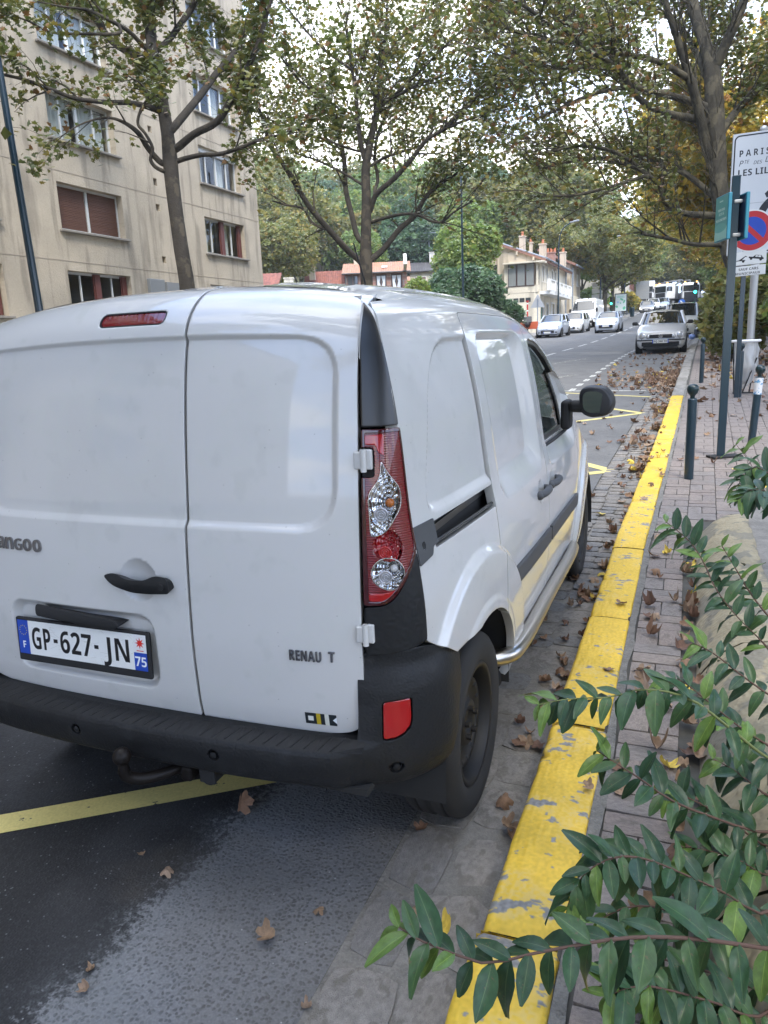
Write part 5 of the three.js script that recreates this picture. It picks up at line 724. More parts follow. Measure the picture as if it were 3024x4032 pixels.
{
  const h = thing('grey_rendered_house', 'taller grey-beige rendered house past the cream house', 'house', [-9.3, 0, -73.4]);
  mesh('wall', gb().box(-3.2, 5.2, -3.6, 6.4, 6.4, 7.2).geo(), mCreamDull, h); mesh('lower_wall', gb().box(0.05, 4.0, -3.6, 0.2, 3.0, 7.3).geo(), mCream, h);
  const rr2 = mesh('roof', gb().add(tiledSlope(8.4, 3.9, 0.14, 14, null, 40), [0.0, 0, -3.6], [0, Math.PI / 2, 0]).geo(), mRoofClay, h); rr2.geometry.rotateZ(-0.42); rr2.geometry.translate(0.55, 8.3, 0);
  mesh('eaves', gb().bar([0.65, 8.2, 0.4], [0.65, 8.2, -7.6], 0.09, 0.09, 6).geo(), mZinc, h);
  winUnit(h, 0.02, 7.1, -1.2, 0.7, 1.1, 'x', mWhiteT); winUnit(h, 0.02, 7.1, -4.6, 0.7, 1.1, 'x', mWhiteT); winUnit(h, 0.2, 3.6, -2.0, 0.8, 1.0, 'x', M([0.12, 0.03, 0.025], 0.6)); mesh('drainpipe', gb().bar([0.2, 8.1, -0.15], [0.2, 2.2, -0.15], 0.07).geo(), mZinc, h);
}
{ // pale block seen end-on up the street, left
  const h = thing('pale_block', 'pale block with window bands far up the street', 'building', [-7.8, 3.5, -128]); mesh('wall', gb().box(-5, 4.5, -6, 10, 9, 12).geo(), mOffWhite, h);
  for (const y of [3.2, 6.0]) for (let k = 0; k < 4; k++) winUnit(h, 0.02, y, -1.5 - k * 2.8, 1.4, 1.3, 'x', M([0.16, 0.06, 0.05], 0.6));
}
{ // block set back on the right-hand side; it shows in the van's side window
  const h = thing('right_block', 'pale apartment block set back on the right of the street', 'building', [17.5, 0.5, -34]); mesh('wall', gb().box(6, 12, -12, 12, 25, 30).geo(), mOffWhite, h);
  for (let r = 0; r < 8; r++) for (let k = 0; k < 8; k++) { const f = mesh('window', gb().box(-0.03, 1.8 + r * 2.9, -k * 3.4 + 0.5, 0.08, 1.5, 1.3).geo(), mWhiteT, h); mesh('pane', gb().box(-0.08, 1.8 + r * 2.9, -k * 3.4 + 0.5, 0.02, 1.3, 1.1).geo(), mPane, f); }
}
// ------------------------------------------------------------------ trees
const barkTex = (r, g, b, s) => M([1, 1, 1], 0.92, { map: tex(256, 256, (u, v) => { const n = fbm(u * 6, v * 6, s, 5, 6), p = sstep(0.52, 0.60, fbm(u * 3, v * 3, s + 5, 4, 3)), w = 0.6 + 0.8 * n; return [lerp(r * w, r * 2.4, p * 0.7), lerp(g * w, g * 2.4, p * 0.7), lerp(b * w, b * 2.2, p * 0.7)]; }), bumpMap: grainBump, bumpScale: 0.02 });
const mBark = barkTex(0.032, 0.026, 0.019, 2), mBarkPale = barkTex(0.24, 0.21, 0.14, 9), mBarkMid = barkTex(0.042, 0.036, 0.025, 5);
// a plane-tree leaf: five points, slightly cupped
function planeLeaf(size) {
  const out = [[0, -0.42], [0.20, -0.34], [0.48, -0.30], [0.30, -0.05], [0.50, 0.18], [0.20, 0.16], [0.0, 0.55], [-0.20, 0.16], [-0.50, 0.18], [-0.30, -0.05], [-0.48, -0.30], [-0.20, -0.34]];
  const pos = [0, 0.04, 0], idx = []; out.forEach(([x, y]) => pos.push(x, -0.10 * (x * x + y * y) - 0.05 * Math.abs(x), y)); for (let i = 0; i < out.length; i++) idx.push(0, 1 + (i + 1) % out.length, 1 + i);
  const g = new THREE.BufferGeometry(); g.setAttribute('position', new THREE.Float32BufferAttribute(pos.map((v) => v * size), 3)); g.setAttribute('uv', new THREE.Float32BufferAttribute(pos.flatMap((_, i) => i % 3 ? [] : [pos[i] + 0.5, pos[i + 2] + 0.5]), 2)); g.setIndex(idx); g.computeVertexNormals(); return g;
}
function clumpLeaf(size, n, seed) { // a few leaves on one twig, for trees farther off
  const r = rng(seed), parts = []; for (let i = 0; i < n; i++) { const g = new THREE.BufferGeometry(), a = r() * 6.28, s = size * (0.55 + 0.5 * r()); const w = 0.42 + 0.2 * r(); g.setAttribute('position', new THREE.Float32BufferAttribute([0, 0, 0, w * s, 0.1 * s, 0.45 * s, 0, -0.05 * s, s, -w * s, 0.1 * s, 0.45 * s], 3)); g.setAttribute('uv', new THREE.Float32BufferAttribute([0, 0, 1, 0, 1, 1, 0, 1], 2)); g.setIndex([0, 1, 2, 0, 2, 3]); g.rotateX((r() - 0.5) * 2); g.rotateY(a); g.translate((r() - 0.5) * size * 1.6, (r() - 0.5) * size * 1.2, (r() - 0.5) * size * 1.6); parts.push(g); } const g = mergeGeometries(parts); g.computeVertexNormals(); return g;
}
const mLeafTree = MP([1, 1, 1], 0.75, { transmission: 0.62, thickness: 0, ior: 1.3, side: THREE.DoubleSide });
const leafGeo = planeLeaf(0.19), clumpA = clumpLeaf(0.26, 6, 3), clumpB = clumpLeaf(0.42, 7, 8);
const LEAF_GAIN = 2.4;
const _o = new THREE.Object3D(), _c = new THREE.Color();
// palettes, linear: fresh green, dull green, yellow green, yellow, brown
const PAL = { plane: [[0.048, 0.062, 0.016], [0.064, 0.071, 0.017], [0.086, 0.083, 0.019], [0.12, 0.097, 0.020], [0.095, 0.050, 0.017]], yellow: [[0.21, 0.17, 0.034], [0.15, 0.145, 0.034], [0.28, 0.20, 0.035], [0.11, 0.12, 0.03], [0.17, 0.085, 0.028]], green: [[0.090, 0.130, 0.030], [0.11, 0.148, 0.036], [0.072, 0.108, 0.028], [0.135, 0.16, 0.038], [0.155, 0.145, 0.038]], olive: [[0.105, 0.115, 0.034], [0.13, 0.125, 0.036], [0.085, 0.10, 0.03], [0.16, 0.14, 0.036], [0.17, 0.13, 0.036]], blue: [[0.040, 0.075, 0.035], [0.055, 0.095, 0.045], [0.035, 0.062, 0.03], [0.07, 0.11, 0.05], [0.05, 0.08, 0.03]] };
function leafCloud(name, geo, pts, pal, w, seed, par, scale = 1) { // pts: [x,y,z]; one instanced mass of leaves
  const r = rng(seed), m = new THREE.InstancedMesh(geo, mLeafTree, pts.length); m.name = name; m.userData.kind = 'stuff';
  pts.forEach((p, i) => { _o.position.set(p[0], p[1], p[2]); _o.rotation.set((r() - 0.5) * 1.9, r() * 6.283, (r() - 0.5) * 1.9); const s = scale * (0.65 + 0.6 * r()); _o.scale.set(s, s, s); _o.updateMatrix(); m.setMatrixAt(i, _o.matrix); let k = r(), q = 0; while (q < w.length - 1 && (k -= w[q]) > 0) q++; const c = pal[q], b = 0.75 + 0.5 * r(); _c.setRGB(c[0] * b * LEAF_GAIN, c[1] * b * LEAF_GAIN, c[2] * b * LEAF_GAIN); m.setColorAt(i, _c); });
  m.instanceMatrix.needsUpdate = true; if (m.instanceColor) m.instanceColor.needsUpdate = true; par.add(m); return m;
}
// side twigs grown from given limbs; leaves hang round the twigs
function growTwigs(limbs, r, { perM = 2.2, len = 1.6, minR = 0.09, from = 0.25, droop = 0.15, levels = 2, up = 0.35, startLimb = 0 }) {
  const twigs = []; let gen = limbs.map((l, i) => ({ pts: l, i }));
  for (let lv = 0; lv < levels; lv++) {
    const next = [];
    for (const { pts, i } of gen) {
      const v = pts.map((p) => new THREE.Vector3(p[0], p[1], p[2])), c = new THREE.CatmullRomCurve3(v), L = c.getLength(), n = Math.max(1, Math.round(L * perM * (lv ? 1.5 : 1)));
      for (let k = 0; k < n; k++) {
        const t = lerp(lv ? 0.1 : (i === 0 ? 0.45 : from), 1, (k + r()) / n), p = c.getPoint(Math.min(t, 0.999)), tg = c.getTangent(Math.min(t, 0.999)), q = t * (pts.length - 1), j = Math.min(pts.length - 2, Math.floor(q)), rad = lerp(pts[j][3], pts[j + 1][3], q - j);
        const d = new THREE.Vector3(r() - 0.5, (r() - 0.5) + up, r() - 0.5).normalize().addScaledVector(tg, 0.7 + 0.5 * r()).normalize(), l = len * (lv ? 0.55 : 1) * (0.5 + 0.9 * r()), r0 = Math.min(rad * 0.6, lv ? 0.014 : 0.032), path = [[p.x, p.y, p.z, r0]]; let x = p.clone(); const w = d.clone();
        for (let s = 1; s <= 3; s++) { w.add(new THREE.Vector3((r() - 0.5) * 0.5, (r() - 0.5) * 0.5 - droop * s * 0.4, (r() - 0.5) * 0.5)).normalize(); x = x.clone().addScaledVector(w, l / 3); path.push([x.x, x.y, x.z, Math.max(0.004, r0 * (1 - s / 3.4))]); }
        next.push({ pts: path, i: 99 }); twigs.push(path);
      }
    }
    gen = next;
  }
  return twigs;
}
const rnd = (p) => hash(p[0] * 991, p[1] * 991, p[2] * 991);
function leavesOn(twigs, r, n, spread, keep = () => true) { const pts = []; let guard = 0; while (pts.length < n && guard++ < n * 6) { const tw = twigs[Math.floor(r() * twigs.length)], k = r() * 2.999, j = Math.floor(k), f = k - j, a = tw[j], b = tw[j + 1] || tw[j]; const p = [lerp(a[0], b[0], f) + (r() + r() - 1) * spread, lerp(a[1], b[1], f) + (r() + r() - 1) * spread - 0.03, lerp(a[2], b[2], f) + (r() + r() - 1) * spread]; if (keep(p)) pts.push(p); } return pts; }
function planeTree(limbs, ground, label, o) {
  const t = thing('plane_tree', label, 'tree', [0, 0, 0], 0, o.group), r = rng(o.seed), first = limbs[0][0];
  const trunkPath = limbs[0][0][1] > ground + 0.4 ? [[first[0] + o.lean[0], ground - 0.1, first[2] + o.lean[1], first[3] * 1.25], [first[0] + o.lean[0] * 0.6, ground + 0.5, first[2] + o.lean[1] * 0.6, first[3] * 1.06], ...limbs[0]] : [[first[0], first[1] - 0.3, first[2], first[3] * 1.3], ...limbs[0]];
  mesh('trunk', tubeGeo(trunkPath, 14, 4), o.bark || mBark, t);
  limbs.slice(1).forEach((l, li) => { // root each limb on the nearest wood that carries it
    let best = null, bd = 1.1; for (let k = 0; k <= li; k++) { const c = new THREE.CatmullRomCurve3((k ? limbs[k] : trunkPath).map((p) => new THREE.Vector3(p[0], p[1], p[2]))), a = new THREE.Vector3(l[0][0], l[0][1] - l[0][3] * 1.5, l[0][2]); for (let q = 0; q <= 60; q++) { const w = c.getPoint(q / 60), dd = w.distanceTo(a); if (dd < bd) { bd = dd; best = w; } } }
    mesh('limb', tubeGeo(best && bd > 0.03 ? [[best.x, best.y, best.z, l[0][3] * 1.15], ...l] : l, 9, 4), o.bark || mBark, t);
  });
  const tw = growTwigs(limbs, r, o.grow); const tg = mergeGeometries(tw.map((p) => tubeGeo(p, 4, 1))); const tm = mesh('twigs', tg, o.bark || mBark, t); tm.userData.kind = 'stuff';
  leafCloud('crown', o.geo || leafGeo, leavesOn(tw, r, o.leaves, o.spread, o.keep), o.pal || PAL.plane, o.w || [0.34, 0.30, 0.20, 0.10, 0.06], o.seed + 1, t, o.scale || 1);
  return t;
}
const LIMBS_T1 = [[[-10.21,3.25,-13.85,0.193],[-10.36,4.04,-13.97,0.185],[-10.51,4.86,-14.11,0.177],[-10.65,5.69,-14.26,0.181],[-10.73,6.3,-14.37,0.189],[-10.82,6.92,-14.49,0.16],[-10.94,7.54,-14.59,0.151],[-11.09,8.24,-14.7,0.143],[-11.26,8.99,-14.81,0.139],[-11.36,9.81,-14.97,0.139],[-11.43,10.63,-15.14,0.126],[-11.52,11.66,-15.35,0.093],[-11.52,12.68,-15.6,0.05]],[[-10.91,6.23,-14.28,0.076],[-11.05,6.53,-13.97,0.07],[-11.08,6.82,-13.69,0.065],[-11.18,6.98,-13.36,0.044],[-11.33,7.02,-12.97,0.031],[-11.69,6.86,-12.56,0.019],[-12.03,6.59,-12.25,0.012],[-12.3,6.3,-12.06,0.008]],[[-10.76,5.98,-14.28,0.055],[-10.87,6.08,-13.93,0.05],[-10.91,6.22,-13.84,0.045],[-10.81,6.47,-13.83,0.041],[-10.86,6.78,-13.66,0.036],[-10.95,6.96,-13.55,0.036],[-10.84,7.27,-13.57,0.032],[-10.62,7.54,-13.61,0.032],[-10.64,7.75,-13.43,0.02],[-10.8,7.88,-13.18,0.016]],[[-11.06,7.51,-14.53,0.084],[-11.33,7.58,-13.99,0.062],[-11.72,7.49,-13.26,0.052],[-12.05,7.49,-12.79,0.047],[-12.36,7.62,-12.36,0.043],[-12.74,7.78,-12.02,0.038],[-13.1,7.86,-11.67,0.03],[-13.54,7.99,-11.41,0.019]],[[-11.3,8.58,-14.69,0.109],[-11.88,9.0,-14.89,0.098],[-12.75,9.57,-15.11,0.092],[-13.41,10.32,-15.36,0.084],[-13.91,10.77,-15.48,0.076],[-14.51,11.5,-15.64,0.059],[-15.25,12.25,-15.73,0.037]],[[-11.4,9.04,-14.76,0.063],[-11.45,9.25,-14.24,0.053],[-11.55,9.33,-13.67,0.044],[-11.73,9.4,-13.17,0.035],[-11.91,9.31,-12.62,0.023],[-12.32,9.36,-12.25,0.015]],[[-11.42,9.13,-13.89,0.04],[-12.01,9.0,-13.29,0.032],[-12.5,8.94,-12.74,0.027],[-12.77,9.1,-12.44,0.023],[-13.03,9.18,-12.13,0.019],[-13.37,9.26,-11.9,0.011]],[[-10.69,7.08,-14.58,0.101],[-10.61,7.64,-15.19,0.095],[-10.56,8.18,-15.79,0.092],[-10.46,8.83,-16.43,0.085],[-10.28,9.36,-16.96,0.077],[-10.11,10.14,-17.56,0.069],[-9.9,10.89,-18.05,0.061],[-9.74,11.65,-18.52,0.042]],[[-10.59,6.58,-14.5,0.101],[-10.02,6.81,-14.45,0.087],[-9.26,6.98,-14.37,0.085],[-8.81,7.35,-14.31,0.08],[-8.49,7.73,-14.31,0.071],[-8.08,8.33,-14.4,0.062],[-7.84,9.03,-14.56,0.05],[-7.61,9.73,-14.72,0.035]],[[-10.5,6.29,-14.47,0.063],[-9.75,6.29,-14.33,0.054],[-9.19,6.21,-14.21,0.049],[-8.57,6.25,-14.14,0.044],[-7.9,6.36,-14.11,0.035],[-7.3,6.41,-14.15,0.027],[-6.73,6.69,-14.34,0.019]],[[-11.16,8.98,-14.85,0.072],[-11.1,9.34,-15.29,0.077],[-11.01,9.75,-15.65,0.078],[-10.87,10.42,-16.21,0.079],[-10.69,11.14,-16.68,0.062],[-10.62,12.07,-17.26,0.041]]];
const LIMBS_T2 = [[[-8.68,3.59,-21.76,0.208],[-8.74,4.31,-21.91,0.222],[-8.78,5.09,-22.09,0.181],[-8.82,6.4,-22.39,0.161],[-8.88,7.39,-22.6,0.148],[-8.77,8.36,-22.89,0.121],[-8.65,9.14,-23.13,0.094],[-8.62,9.99,-23.34,0.081],[-8.54,10.96,-23.61,0.06],[-8.46,11.94,-23.88,0.047],[-8.46,13.25,-24.2,0.034]],[[-8.93,4.38,-21.85,0.121],[-9.32,4.73,-21.77,0.114],[-9.75,5.4,-21.21,0.099],[-10.2,6.12,-20.75,0.091],[-10.56,6.9,-20.46,0.083],[-10.9,7.55,-20.26,0.07],[-11.14,7.97,-20.04,0.057],[-11.14,8.4,-20.04,0.038],[-11.4,9.02,-20.08,0.025]],[[-9.81,5.4,-21.18,0.059],[-10.15,5.58,-20.87,0.052],[-10.34,6.0,-20.67,0.039],[-10.71,6.09,-20.21,0.032],[-11.02,6.2,-19.88,0.025]],[[-9.0,5.1,-22.0,0.094],[-9.38,5.95,-22.38,0.095],[-9.74,6.88,-22.79,0.089],[-9.93,7.94,-23.19,0.083],[-10.25,8.82,-23.5,0.07],[-10.57,9.7,-23.8,0.063],[-10.91,10.3,-23.92,0.057],[-11.69,10.95,-23.98,0.043],[-12.34,11.61,-24.09,0.029]],[[-8.93,7.71,-22.66,0.081],[-8.98,8.29,-22.45,0.08],[-8.99,8.88,-22.37,0.072],[-9.0,9.59,-22.32,0.065],[-9.07,10.35,-22.25,0.052],[-9.14,11.22,-22.21,0.039],[-9.19,12.06,-22.28,0.026]],[[-8.56,4.43,-22.01,0.114],[-8.32,4.78,-22.53,0.102],[-7.95,5.46,-23.18,0.096],[-7.57,5.96,-23.79,0.09],[-7.34,6.6,-24.26,0.077],[-6.97,7.03,-24.74,0.057],[-6.46,7.46,-25.28,0.043],[-5.88,8.1,-25.9,0.029]],[[-8.62,5.64,-22.29,0.054],[-7.63,5.75,-22.16,0.053],[-6.94,5.67,-21.99,0.045],[-6.08,5.31,-21.81,0.038],[-5.57,5.62,-21.88,0.032],[-5.0,5.87,-21.95,0.025]],[[-8.69,6.0,-22.34,0.094],[-8.45,6.48,-22.34,0.087],[-7.77,6.89,-22.28,0.085],[-7.14,7.43,-22.33,0.078],[-6.59,7.96,-22.36,0.064],[-6.06,8.19,-22.41,0.051],[-5.33,8.78,-22.63,0.038],[-4.72,9.42,-22.81,0.025]],[[-8.57,6.65,-22.55,0.06],[-8.65,7.13,-23.08,0.061],[-8.9,7.87,-23.49,0.055],[-8.96,8.76,-24.01,0.056],[-8.75,9.62,-24.53,0.042],[-8.34,10.49,-25.13,0.035],[-7.91,11.3,-25.73,0.029]],[[-8.7,7.51,-22.71,0.054],[-8.47,7.87,-23.45,0.048],[-8.05,8.15,-24.13,0.042],[-7.52,8.47,-24.76,0.035],[-7.22,9.06,-25.24,0.028]],[[-8.95,6.87,-22.45,0.047],[-9.87,7.45,-22.66,0.041],[-10.9,7.99,-22.81,0.035],[-11.64,8.29,-22.91,0.028],[-12.28,8.85,-23.0,0.021]],[[-9.32,8.09,-23.03,0.041],[-10.04,8.32,-21.91,0.033],[-10.48,8.46,-21.21,0.026],[-10.88,8.78,-20.79,0.019]],[[-10.22,9.63,-23.71,0.049],[-10.64,10.01,-22.74,0.041],[-11.0,10.39,-21.91,0.033],[-11.32,11.02,-21.49,0.026],[-11.65,11.69,-21.4,0.019]],[[-8.63,9.53,-23.23,0.054],[-7.84,9.63,-23.14,0.046],[-7.04,9.85,-23.07,0.039],[-6.23,9.97,-23.1,0.032],[-5.57,10.33,-23.13,0.025],[-5.13,10.85,-23.22,0.019]],[[-8.62,9.27,-23.17,0.054],[-7.48,9.94,-23.14,0.046],[-6.24,10.8,-23.19,0.038],[-5.16,11.58,-23.38,0.031],[-4.28,12.31,-23.7,0.019]],[[-6.59,7.96,-22.36,0.058],[-5.63,8.33,-22.51,0.044],[-4.51,8.56,-22.69,0.031],[-3.79,8.83,-22.83,0.019]],[[-6.06,8.19,-22.41,0.051],[-5.22,9.33,-23.47,0.039],[-4.56,9.93,-24.33,0.033],[-4.05,10.65,-25.05,0.02]],[[-8.54,10.96,-23.61,0.054],[-7.96,12.05,-24.67,0.041],[-7.3,12.85,-25.58,0.035],[-6.65,13.77,-26.41,0.021]],[[-9.07,10.35,-22.25,0.045],[-9.7,10.82,-21.55,0.038],[-10.24,11.49,-21.05,0.031],[-10.74,12.15,-20.78,0.019]]];
const LIMBS_T3 = [[[3.0,0.67,-23.64,0.302],[2.95,1.88,-23.91,0.287],[2.85,3.14,-24.18,0.273],[2.56,3.88,-24.24,0.259],[2.2,5.55,-24.5,0.259],[2.0,7.38,-24.86,0.273],[1.87,8.78,-25.15,0.273],[1.78,9.48,-25.29,0.244]],[[1.79,9.41,-25.27,0.201],[1.53,10.45,-25.75,0.189],[1.22,11.4,-26.07,0.191],[0.87,12.65,-26.46,0.163],[0.53,13.92,-26.85,0.119]],[[1.85,9.41,-25.3,0.172],[2.16,10.15,-25.16,0.155],[2.5,10.97,-25.17,0.139],[2.81,12.03,-25.22,0.11],[3.0,13.12,-25.34,0.068]],[[1.86,6.82,-24.67,0.158],[1.43,8.23,-24.28,0.141],[1.17,8.97,-24.02,0.125],[0.81,9.95,-23.78,0.109],[0.49,10.77,-23.51,0.081],[0.3,11.73,-23.45,0.053]],[[1.75,7.86,-24.88,0.129],[0.52,8.0,-23.52,0.097],[-0.12,8.24,-22.76,0.088],[-0.38,8.54,-22.5,0.081],[-0.75,8.99,-22.13,0.073],[-1.27,9.31,-21.66,0.065],[-1.77,9.51,-21.17,0.058],[-2.89,10.28,-20.45,0.05],[-3.46,10.63,-20.08,0.037]],[[1.76,8.31,-24.99,0.129],[0.43,8.96,-25.16,0.103],[-0.26,9.26,-25.39,0.105],[-0.96,9.93,-25.6,0.091],[-1.13,10.29,-25.72,0.076],[-2.06,11.26,-25.91,0.062],[-3.15,12.18,-26.02,0.047]],[[1.3,8.86,-24.16,0.112],[0.9,9.09,-23.83,0.097],[0.25,9.41,-23.42,0.082],[-0.81,9.58,-22.69,0.074],[-1.02,9.62,-22.5,0.067],[-1.85,10.23,-22.09,0.053],[-2.7,10.7,-21.63,0.04]],[[2.11,5.04,-24.34,0.115],[1.12,5.09,-23.28,0.084],[0.64,5.35,-22.7,0.076],[0.49,5.78,-22.52,0.068],[0.2,6.05,-22.25,0.054],[-0.45,6.41,-21.74,0.04]],[[2.09,5.55,-24.46,0.101],[1.42,6.26,-24.91,0.088],[1.0,6.6,-25.15,0.082],[0.56,6.67,-25.32,0.075],[0.34,7.01,-25.53,0.061],[-0.25,7.26,-25.68,0.046]],[[2.31,4.15,-24.2,0.086],[1.47,4.17,-23.42,0.064],[0.94,4.29,-22.9,0.056],[0.04,4.46,-22.12,0.041]],[[2.06,7.37,-24.89,0.129],[2.56,8.36,-26.0,0.118],[3.11,9.04,-26.83,0.105],[3.81,9.87,-27.77,0.076],[4.83,10.42,-28.76,0.062]],[[1.84,8.78,-25.14,0.115],[0.79,11.27,-26.64,0.091],[-0.28,12.35,-27.24,0.078],[-1.83,13.45,-27.54,0.064],[-3.43,14.39,-27.66,0.049]],[[-0.38,8.54,-22.5,0.067],[-1.23,8.29,-21.54,0.059],[-2.0,7.83,-20.66,0.052],[-2.76,7.4,-19.92,0.038]],[[-0.75,8.99,-22.13,0.066],[-1.82,8.86,-21.1,0.058],[-2.71,8.88,-20.3,0.051],[-3.58,9.06,-19.65,0.037]],[[-1.77,9.51,-21.17,0.058],[-2.62,9.56,-20.5,0.051],[-3.5,9.79,-19.86,0.037]],[[0.49,5.78,-22.52,0.061],[-0.57,6.59,-21.62,0.053],[-1.51,6.79,-20.84,0.045],[-2.41,6.57,-20.08,0.038]],[[0.2,6.05,-22.25,0.054],[-0.64,5.73,-21.27,0.046],[-1.57,5.46,-20.49,0.039],[-2.49,5.41,-19.87,0.032]],[[-0.96,9.93,-25.6,0.076],[-1.79,10.49,-26.28,0.07],[-2.75,10.59,-26.57,0.064],[-3.69,10.13,-26.52,0.049]],[[-0.25,7.26,-25.68,0.054],[-1.38,7.45,-25.82,0.055],[-2.61,7.47,-25.87,0.048],[-3.87,7.3,-25.75,0.041]],[[-2.06,11.26,-25.91,0.062],[-3.33,11.85,-26.2,0.055],[-4.65,12.74,-26.42,0.048]]];
function crownPts(r, n, rx, ry, rz, lobes = 9) {
  const L = []; for (let i = 0; i < lobes; i++) { const a = r() * 6.283, k = 0.25 + 0.55 * r(), v = (r() - 0.35) * 0.9; L.push([Math.cos(a) * k * rx, v * ry, Math.sin(a) * k * rz, 0.34 + 0.26 * r()]); }
  const pts = []; while (pts.length < n) { const l = L[Math.floor(r() * lobes)], u = r() * 2 - 1, a = r() * 6.283, q = Math.sqrt(1 - u * u), rad = l[3] * (0.72 + 0.34 * Math.sqrt(r())); pts.push([l[0] + q * Math.cos(a) * rad * rx, l[1] + u * rad * ry, l[2] + q * Math.sin(a) * rad * rz]); } return pts;
}
function bushTree(name, label, cat, x, y, z, rx, ry, trunkH, n, pal, w, seed, group, geo = clumpB, scale = 1) {
  const t = thing(name, label, cat, [x, y, z], 0, group), r = rng(seed), cy = trunkH + ry * 0.75;
  mesh('trunk', gb().bar([0, -0.5, 0], [0, trunkH + ry * 0.5, 0], 0.05 * rx, 0.02 * rx, 7).bar([0, trunkH * 0.8, 0], [rx * 0.45, cy, rx * 0.2], 0.03 * rx, 0.01 * rx, 6).bar([0, trunkH * 0.7, 0], [-rx * 0.4, cy, rx * 0.1], 0.03 * rx, 0.01 * rx, 6).geo(), mBarkMid, t);
  leafCloud('crown', geo, crownPts(r, n, rx, ry, rx).map((p) => [p[0], p[1] + cy, p[2]]), pal, w, seed + 5, t, scale); return t;
}
planeTree(LIMBS_T1, roadY(-14) + 0.13, 'plane tree with sparse leaves in front of the beige apartment block', { seed: 11, lean: [-0.05, 0.1], leaves: 11000, spread: 0.32, grow: { perM: 1.3, len: 1.5, from: 0.3, droop: 0.25, levels: 2 }, group: 'street plane trees', scale: 0.8, w: [0.38, 0.30, 0.18, 0.07, 0.07], keep: (p) => (p[1] > 7.2 || Math.abs(p[0] + 10.4) > 1.2) && (p[2] < -14.2 || rnd(p) < 0.45) });
planeTree(LIMBS_T2, roadY(-22) + 0.13, 'plane tree with spreading fan of limbs behind the van roof', { seed: 23, lean: [0.0, 0.0], leaves: 19500, spread: 0.58, grow: { perM: 2.0, len: 2.1, from: 0.25, droop: 0.10, levels: 2 }, group: 'street plane trees', scale: 0.78, keep: (p) => (p[1] > 6.6 || rnd(p) < 0.10) && (p[2] < -22.3 || rnd(p) < 0.4) });
planeTree(LIMBS_T3, roadY(-23.6) + 0.1, 'large plane tree on the right behind the blue sign post', { seed: 31, lean: [0, 0], leaves: 27000, spread: 0.7, grow: { perM: 2.2, len: 2.4, from: 0.15, droop: 0.12, levels: 2, up: 0.45 }, group: 'street plane trees', w: [0.30, 0.28, 0.20, 0.12, 0.10], scale: 0.78, bark: mBarkMid, keep: (p) => (p[1] > (p[0] < 0.8 ? 5.2 : 6.4) || rnd(p) < 0.12) && (p[2] < -23.9 - 0.2 * (p[1] - 0.7) || (rnd(p) < 0.24 && Math.abs(p[0] - 3.0 + 0.14 * (p[1] - 0.7)) > 1.25)) });
// generic street tree from a few random limbs
function randomLimbs(x, y, z, h, rad, seed, spreadR) {
  const r = rng(seed), L = [], fork = h * (0.30 + 0.08 * r()); L.push([[x, y, z, rad], [x + (r() - 0.5) * 0.2, y + fork * 0.5, z + (r() - 0.5) * 0.2, rad * 0.85], [x + (r() - 0.5) * 0.4, y + fork, z + (r() - 0.5) * 0.4, rad * 0.78], [x + (r() - 0.5) * 0.8, y + h * 0.6, z + (r() - 0.5) * 0.8, rad * 0.5], [x + (r() - 0.5) * 1.4, y + h * 0.9, z + (r() - 0.5) * 1.4, rad * 0.18]]);
  const n = 7; for (let i = 0; i < n; i++) { const a = i / n * 6.283 + r() * 0.8, s = fork * (0.85 + 0.9 * i / n), R = spreadR * (0.75 + 0.4 * r()), up = h * (0.18 + 0.28 * r()); L.push([[x, y + s, z, rad * 0.5], [x + Math.cos(a) * R * 0.35, y + s + up * 0.3, z + Math.sin(a) * R * 0.35, rad * 0.38], [x + Math.cos(a + 0.15) * R * 0.7, y + s + up * 0.7, z + Math.sin(a + 0.15) * R * 0.7, rad * 0.25], [x + Math.cos(a + 0.1) * R, y + s + up, z + Math.sin(a + 0.1) * R, rad * 0.1]]); }
  return L;
}
const rowX = (z) => 2.55 + shiftX(z) * 1.25;
[[-33.5, 11, 0.27, 41, 'pale-trunked plane tree with yellowing leaves behind the large right tree', 6500], [-43, 11, 0.26, 42, 'second yellowing plane tree up the right pavement', 4500], [-53, 11, 0.26, 43, 'third yellowing plane tree up the right pavement', 4000], [-66, 12, 0.27, 44, 'fourth yellowing plane tree up the right pavement', 3500], [-84, 12, 0.27, 45, 'farthest yellowing plane tree up the right pavement', 3000]].forEach(([z, h, rad, seed, label, n]) => {
  planeTree(randomLimbs(rowX(z), roadY(z) + 0.1, z, h, rad, seed, 4.6), roadY(z), label, { seed, lean: [0, 0], leaves: n, spread: 0.75, grow: { perM: 1.4, len: 2.4, from: 0.3, droop: 0.2, levels: 1 }, group: 'street plane trees', pal: PAL.yellow, w: [0.34, 0.22, 0.22, 0.16, 0.06], geo: clumpA, scale: 1.0, bark: mBarkPale });
});
